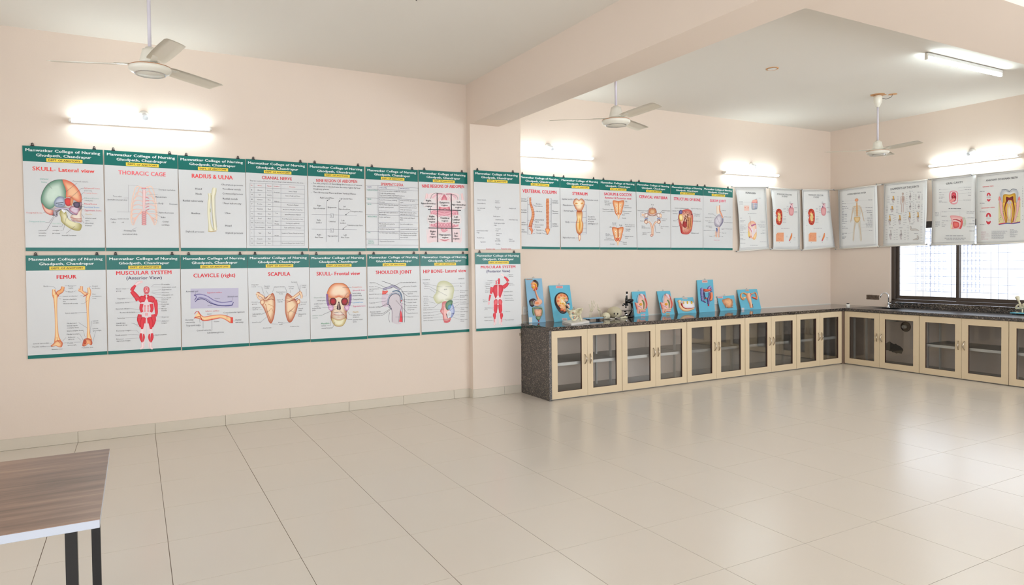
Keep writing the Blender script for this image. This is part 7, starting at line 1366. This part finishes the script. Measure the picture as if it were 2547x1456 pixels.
# pelvis on a white plinth
l, f_, r_ = on_z(*cj(352, 1128), ZT + .001), on_z(*cj(556, 1188), ZT + .001), on_z(*cj(965, 1122), ZT + .001); bk_ = l + r_ - f_
pel = thing('pelvis_model', (f_ + bk_) / 2, 'ivory pelvis bone model on a white plinth in front of the kidney board', 'anatomy model')
c4 = [l, f_, r_, bk_]; h = Vector((0, 0, .024))
MB().add(c4 + [v + h for v in c4], [(0, 1, 2, 3), (7, 6, 5, 4), (0, 4, 5, 1), (1, 5, 6, 2), (2, 6, 7, 3), (3, 7, 4, 0)]).build('plinth', M['plastic'], pel)
Yp = ((f_ + bk_) / 2).y - .02; P = pts_at(Yp)
def shell(b, outline, depth, bow, rim=.004):
    """thin curved bone plate: an outline in the picture plane with depth values per point"""
    cx = sum(o[0] for o in outline) / len(outline); cy = sum(o[1] for o in outline) / len(outline); q = catmull([tuple(o) for o in outline], True, 3); n = len(q); vs = []
    for s_ in (1, .7, .35):
        for (x, y, d) in q: vs.append(P(cx + (x - cx) * s_, cy + (y - cy) * s_, d + bow * (1 - s_ * s_)))
    vs.append(P(cx, cy, depth + bow)); k0 = len(vs); vs += [v + Vector((0, rim, 0)) for v in vs]
    fs = [(i * n + j, i * n + (j + 1) % n, (i + 1) * n + (j + 1) % n, (i + 1) * n + j) for i in range(2) for j in range(n)] + [(2 * n + j, 2 * n + (j + 1) % n, 3 * n) for j in range(n)]
    b.add(vs, fs + [tuple(i + k0 for i in g[::-1]) for g in fs] + [(j, (j + 1) % n, (j + 1) % n + k0, j + k0) for j in range(n)], True)
b = MB()
shell(b, [(425, 825, .02), (470, 808, 0), (520, 850, -.03), (570, 862, -.04), (560, 930, -.05), (520, 940, -.03), (480, 900, .0)], 0, .015)
b.tube([P(422, 822, .02), P(465, 808, .0), P(515, 850, -.03), P(575, 858, -.04)], [.006, .008, .007, .006], 8)
b.build('left_wing', M['bone'], pel)
b = MB(); shell(b, [(655, 850, .02), (700, 808, .03), (760, 800, .02), (812, 800, -.01), (795, 860, -.02), (780, 920, -.03), (700, 930, .0), (660, 900, .02)], 0, .02)
b.tube([P(650, 850, .03), P(700, 806, .03), P(765, 800, .02), P(812, 800, -.01), P(790, 850, -.02)], [.006, .008, .008, .007, .005], 8); b.build('right_wing', M['bone'], pel)
b = MB(); b.tube([P(600, 840, .02), P(615, 890, .03), P(640, 960, .04)], [.030, .026, .014], 12); b.ball(P(600, 870, 0), .035, .03, .022)
b.build('sacrum', M['bone'], pel)
b = MB(); b.tube([P(530, 930, -.03), P(550, 1000, -.03), P(590, 1065, -.03), P(640, 1060, -.03), P(690, 1000, -.02), P(700, 940, 0)], [.020, .013, .012, .013, .013, .016], 10); b.tube([P(560, 960, -.03), P(610, 960, -.035), P(690, 960, -.01)], [.014, .010, .012], 10); b.tube([P(620, 960, -.035), P(615, 1060, -.03)], .008, 8)
b.ball(P(545, 965, -.04), .022); b.build('pubic_ring', M['bone'], pel)
b = MB(); b.tube([P(740, 930, 0), P(760, 990, -.01), P(785, 1060, -.01), P(770, 1075, -.01)], [.016, .012, .010, .012], 10); b.tube([P(740, 960, 0), P(720, 1010, 0), P(760, 1070, -.01)], .007, 8); b.build('ischium', M['bone'], pel)
MB().tube([P(612, 762, 0), P(622, 850, 0)], .0028, 6).build('marker_pin', mat('marker_green', '4a5a38', .5), pel)
redm = mat('marker_red', 'c83838', .5)
for (x, y) in ((612, 895), (622, 985), (620, 1025), (720, 970), (575, 898)): MB().ball(P(x, y, -.045), .005, n=8, m=5).build('colour_dot', redm, pel)
# arm and foot bones on a blue stand
q0, q1 = on_z(*cj(800, 1050), ZT + .02), on_z(*cj(1262, 1020), ZT + .02); Yb = min((q0.y + q1.y) / 2, D - .10)
P = pts_at(Yb); x0, x1 = P(880, 1030).x, P(1262, 1030).x
st = thing('limb_bones_stand', ((x0 + x1) / 2, Yb, ZT), 'blue stand with upright hand and limb bone models before the wall', 'anatomy model')
MB().bbox(x0, x1, Yb - .02, Yb + .06, ZT + .022, ZT + .034, .002).build('stand_plate', M['boardp'], st)
for fx in (x0 + .05, x1 - .05):
    for fy in (Yb + .0, Yb + .045): MB().bbox(fx - .012, fx + .012, fy - .01, fy + .01, ZT + .0005, ZT + .0215, .002).build('foot', M['black'], st)
zt_ = ZT + .034; pale = mat('pale_bone', 'd8cdb2', .5)
b = MB()
for x in (968, 1000): b.tube([P(x - 3, 1012), P(x, 940), P(x + 6, 890)], [.0045, .004, .006], 8)
b.build('forearm_bones', pale, st)
b = MB()
for (x, y) in ((985, 862), (1008, 850), (1030, 862), (990, 838), (1015, 830), (1038, 842)): b.ball(P(x, y), .0085, n=9, m=6)
b.build('wrist_bones', pale, st)
b = MB()
for (pts, w) in (([(990, 825), (978, 780), (965, 740), (958, 700)], .0042), ([(1005, 820), (1005, 760), (1012, 690), (1018, 620)], .0042), ([(1022, 820), (1030, 760), (1046, 690), (1055, 618)], .0042), ([(1036, 826), (1050, 770), (1076, 700), (1092, 640)], .004), ([(1046, 836), (1072, 790), (1098, 740), (1112, 700)], .0036)):
    q = [P(*p) for p in pts]
    for a, c in zip(q, q[1:]): b.tube([a, a.lerp(c, .12), a.lerp(c, .5), a.lerp(c, .88), c], [w, w * 1.25, w * .7, w * 1.15, w], 7)
b.build('finger_bones', pale, st)
b = MB()
for x in (1185, 1228): b.tube([P(x, 1010), P(x - 2, 930), P(x - 10, 850)], [.004, .0042, .006], 8)
b.ball(P(1190, 835), .016, .014, .012); b.ball(P(1165, 815), .011); b.build('shin_bones', pale, st)
b = MB(); b.tube([P(1172, 815), P(1158, 760), P(1140, 700)], [.008, .006, .0035], 8); b.tube([P(1178, 812), P(1180, 790)], [.008, .004], 8); b.build('upper_bone', pale, st)

def on_ball(px, py, c, rx, ry, rz):
    """where the sight line through a picture point meets an ellipsoid"""
    d = ray(*cj(px, py)); o = CAM - c; S2 = Vector((1 / rx, 1 / ry, 1 / rz)); d2 = Vector(a * b for a, b in zip(d, S2)); o2 = Vector(a * b for a, b in zip(o, S2))
    A_, B_, C_ = d2.dot(d2), 2 * d2.dot(o2), o2.dot(o2) - 1; q = max(B_ * B_ - 4 * A_ * C_, 0); t = (-B_ - math.sqrt(q)) / (2 * A_); return CAM + d * t
def skull(label, cx, cy, rx, ry, Y, m, face, zbot):
    """cranium in the picture at cx, cy with half-sizes rx, ry; the face sits low on the side given by face"""
    P = pts_at(Y); c = P(cx, cy); u = (P(cx + 100, cy) - c).x / 100 * .93; R = rx * u; H = ry * u
    r = thing('skull', (c.x, Y, ZT), label, 'skull')
    b = MB(); b.ball(c, R, R * 1.08, H, n=28, m=18)
    fx, fy = cx + face * rx * .52, cy + ry * .40
    fc = P(fx, fy, -R * .66); fr = (R * .50, R * .50, H * .58); b.ball(fc, *fr, n=22, m=14)
    b.ball(P(cx + face * rx * .55, cy + ry * .10, -R * .60), R * .46, R * .30, H * .16, n=18, m=8)
    b.ball(P(cx + face * rx * .58, cy + ry * .82, -R * .60), R * .30, R * .30, H * .20, n=16, m=8)
    b.build('cranium', m, r)
    e = MB()
    for (dx, w) in ((-.30, .155), (.20, .125)):
        p = on_ball(fx + dx * rx, fy - ry * .16, fc, *fr); e.ball(p + (CAM - p).normalized() * .001, R * w, R * .05, H * w * 1.15, n=16, m=8)
    e.build('eye_sockets', M['darkhole'], r)
    p = on_ball(fx - rx * .03, fy + ry * .16, fc, *fr); n_ = MB(); q = [p + Vector((-R * .05, -.001, -H * .08)), p + Vector((R * .05, -.001, -H * .08)), p + Vector((0, -.001, H * .10))]
    n_.add(q + [v + Vector((0, .003, 0)) for v in q], [(0, 1, 2), (5, 4, 3), (0, 3, 4, 1), (1, 4, 5, 2), (2, 5, 3, 0)]); n_.build('nose_hole', M['darkhole'], r)
    k = MB(); a0 = on_ball(fx - rx * .42, fy + ry * .06, fc, *fr); a1 = on_ball(fx - rx * .22, fy + ry * .10, fc, *fr)
    k.tube([P(cx - face * rx * .18, fy + ry * .02, -R * .86), a0 + Vector((0, -.004, 0)), a1 + Vector((0, -.005, 0))], [R * .05, R * .07, R * .06], 10)
    k.build('cheek_bone', m, r)
    t = MB(); yb = cy + ry * .98
    for i in range(6):
        p = P(cx + face * rx * .58 + (i - 2.5) * rx * .085, yb, -R * .88 + abs(i - 2.5) * R * .03); t.bbox(p.x - R * .032, p.x + R * .032, p.y - R * .03, p.y + R * .04, p.z - H * .06, p.z + H * .12, .0006)
    t.build('upper_teeth', M['plastic'], r)
    return r
skull('small ivory baby skull model left of the bigger skull', 1342, 968, 78, 70, 6.86, M['bone'], -.55, 0)
skull('large yellowish human skull model left of the microscope', 1530, 890, 142, 118, 6.88, M['boneo'], .62, 0)
# loose bones lying in front of the skulls
P = pts_at(6.80)
j = thing('jaw_bone', P(1480, 1030), 'small loose lower jaw with teeth lying between the skulls', 'bone model')
b = MB(); b.tube([P(1400, 1020, .02), P(1450, 1038, .0), P(1500, 1045, -.01), P(1538, 1040, .0), P(1520, 1022, .03)], [.006, .008, .008, .008, .005], 8); b.build('jaw', M['boneo'], j)
b = MB()
for k in range(7): q = P(1440 + k * 14, 1024 + k * 1.5, -.008); b.bbox(q.x - .003, q.x + .003, q.y - .003, q.y + .003, q.z - .005, q.z + .006, .0008)
b.build('teeth', M['plastic'], j)
j = thing('bone_bundle', P(1750, 1008), 'small pale loose bones lying beside the microscope foot', 'bone model')
for (a, c) in (((1660, 1010), (1820, 985)), ((1670, 1018), (1825, 1006)), ((1680, 1000), (1790, 972))): MB().tube([P(*a, 0), P((a[0] + c[0]) / 2, (a[1] + c[1]) / 2, 0), P(*c, 0)], [.006, .0045, .005], 8).build('long_bone', M['bone'], j)
# microscope
Ym = 6.90; P = pts_at(Ym)
mi = thing('microscope', (P(1860, 1000).x, Ym, ZT), 'black microscope with a silver draw tube standing on the granite counter', 'microscope')
bg_ = M['blackgloss']
MB().tube([P(1812, 415), P(1812, 458)], [.0125, .0125], 18).build('eyepiece', bg_, mi)
MB().tube([P(1811, 456), P(1808, 525)], .0098, 18).build('draw_tube', M['chrome'], mi)
MB().tube([P(1806, 522), P(1805, 565), P(1804, 570), P(1801, 690)], [.014, .014, .018, .017], 20).build('body_tube', bg_, mi)
MB().lathe(P(1790, 700), [(0, -.010), (.020, -.008), (.026, 0), (.024, .01), (0, .012)], 22, Vector((-.25, -.2, 1))).build('nosepiece', bg_, mi)
for (a, c) in (((1745, 690), (1718, 742)), ((1792, 715), (1790, 792)), ((1822, 700), (1834, 742))):
    o = MB().tube([P(*a), P((a[0] * .55 + c[0] * .45), (a[1] * .55 + c[1] * .45)), P(*c)], [.0105, .0105, .007], 14).build('objective_lens', bg_, mi)
    MB().tube([P(a[0] * .62 + c[0] * .38, a[1] * .62 + c[1] * .38), P(a[0] * .5 + c[0] * .5, a[1] * .5 + c[1] * .5)], .0110, 14).build('silver_ring', M['chrome'], o)
b = MB(); b.tube([P(1812, 650), P(1860, 640), P(1890, 655)], [.018, .020, .018], 12); b.tube([P(1850, 625), P(1895, 620), P(1922, 690), P(1936, 790), P(1925, 870), P(1895, 930), P(1890, 985)], [.016, .018, .014, .012, .014, .018, .020], 14); b.build('arm', bg_, mi)
q = P(1900, 610); MB().tube([q + Vector((0, -.036, 0)), q + Vector((0, .036, 0))], .0165, 20).build('focus_knob', M['black'], mi)
q = P(1886, 668); MB().tube([q + Vector((0, -.030, 0)), q + Vector((0, .030, 0))], .010, 16).build('fine_focus_knob', M['black'], mi)
a, c = P(1668, 826), P(1890, 846); MB().bbox(a.x, c.x, Ym - .055, Ym + .055, c.z, c.z + .008, .0015).build('stage', bg_, mi)
MB().tube([P(1775, 848), P(1775, 882)], [.020, .013], 16).build('condenser', bg_, mi)
q = P(1790, 925); MB().lathe(q, [(0, 0), (.020, .001), (.021, .004), (0, .006)], 18, Vector((-.5, -.5, .7))).build('mirror', M['chrome'], mi)
b = MB(); b.tube([P(1890, 930), P(1880, 975), P(1885, 1000)], [.02, .024, .026], 14)
a, c = P(1758, 1000), P(1968, 1000)
for s_ in (-1, 1): b.tube([Vector((c.x - .012, Ym, ZT + .016)), Vector(((a.x + c.x) / 2, Ym + s_ * .040, ZT + .013)), Vector((a.x + .01, Ym + s_ * .042, ZT + .011))], [.015, .012, .010], 10)
b.build('foot', bg_, mi)

# shoulder model at the right edge of the window counter
CL = (2440, 720, .05495)
q = on_z(2547, 784, ZT); Xs = q.x + .03
S_ = lambda x, y, d=0: on_x(CL[0] + x * CL[2], CL[1] + y * CL[2], Xs + d)
sh = thing('shoulder_blade_model', (Xs, S_(1900, 1100).y - .05, ZT), 'ivory shoulder bone model on a blue base at the right edge', 'anatomy model')
p0 = S_(1430, 1130); MB().bbox(Xs - .07, Xs + .07, p0.y - .26, p0.y, ZT + .0135, ZT + .025, .003).build('base_plate', M['board'], sh)
for dy in (-.03, -.23):
    for dx in (-.05, .05): MB().bbox(Xs + dx - .008, Xs + dx + .008, p0.y + dy - .008, p0.y + dy + .008, ZT + .0005, ZT + .0134, .001).build('foot', M['black'], sh)
MB().tube([S_(1560, 1110), S_(1620, 1060), S_(1700, 1080), S_(1800, 1100)], [.008, .014, .012, .006], 10).build('loose_bone', M['bone'], sh)
MB().tube([Vector((Xs, S_(1880, 1100).y, ZT + .025)), S_(1880, 1000), S_(1878, 860)], [.011, .009, .011], 12).build('support_post', M['bone'], sh)
b = MB(); b.tube([S_(1560, 850), S_(1640, 740), S_(1740, 680), S_(1800, 700)], [.010, .012, .010, .012], 10); b.tube([S_(1560, 860), S_(1680, 870), S_(1830, 860)], [.011, .009, .016], 10); b.tube([S_(1830, 880), S_(1800, 760), S_(1760, 640), S_(1720, 560)], [.018, .018, .011, .010], 10); b.tube([S_(1830, 860), S_(1900, 800), S_(1980, 700)], [.02, .022, .02], 10); b.build('scapula', M['bone'], sh)
b = MB(); v0, v1 = S_(1720, 570), S_(1640, 330); b.tube([v0, v0.lerp(v1, .35), v0.lerp(v1, .75), v1, v1 + (v1 - v0) * .12], [.010, .016, .026, .024, .010], 16); b.build('paddle_bone', M['bone'], sh)
b = MB(); b.tube([S_(1900, 720), S_(2000, 740), S_(2080, 900), S_(2090, 1090)], [.028, .026, .014, .016], 12); b.build('humerus', M['bone'], sh)

MB.floor_z = None
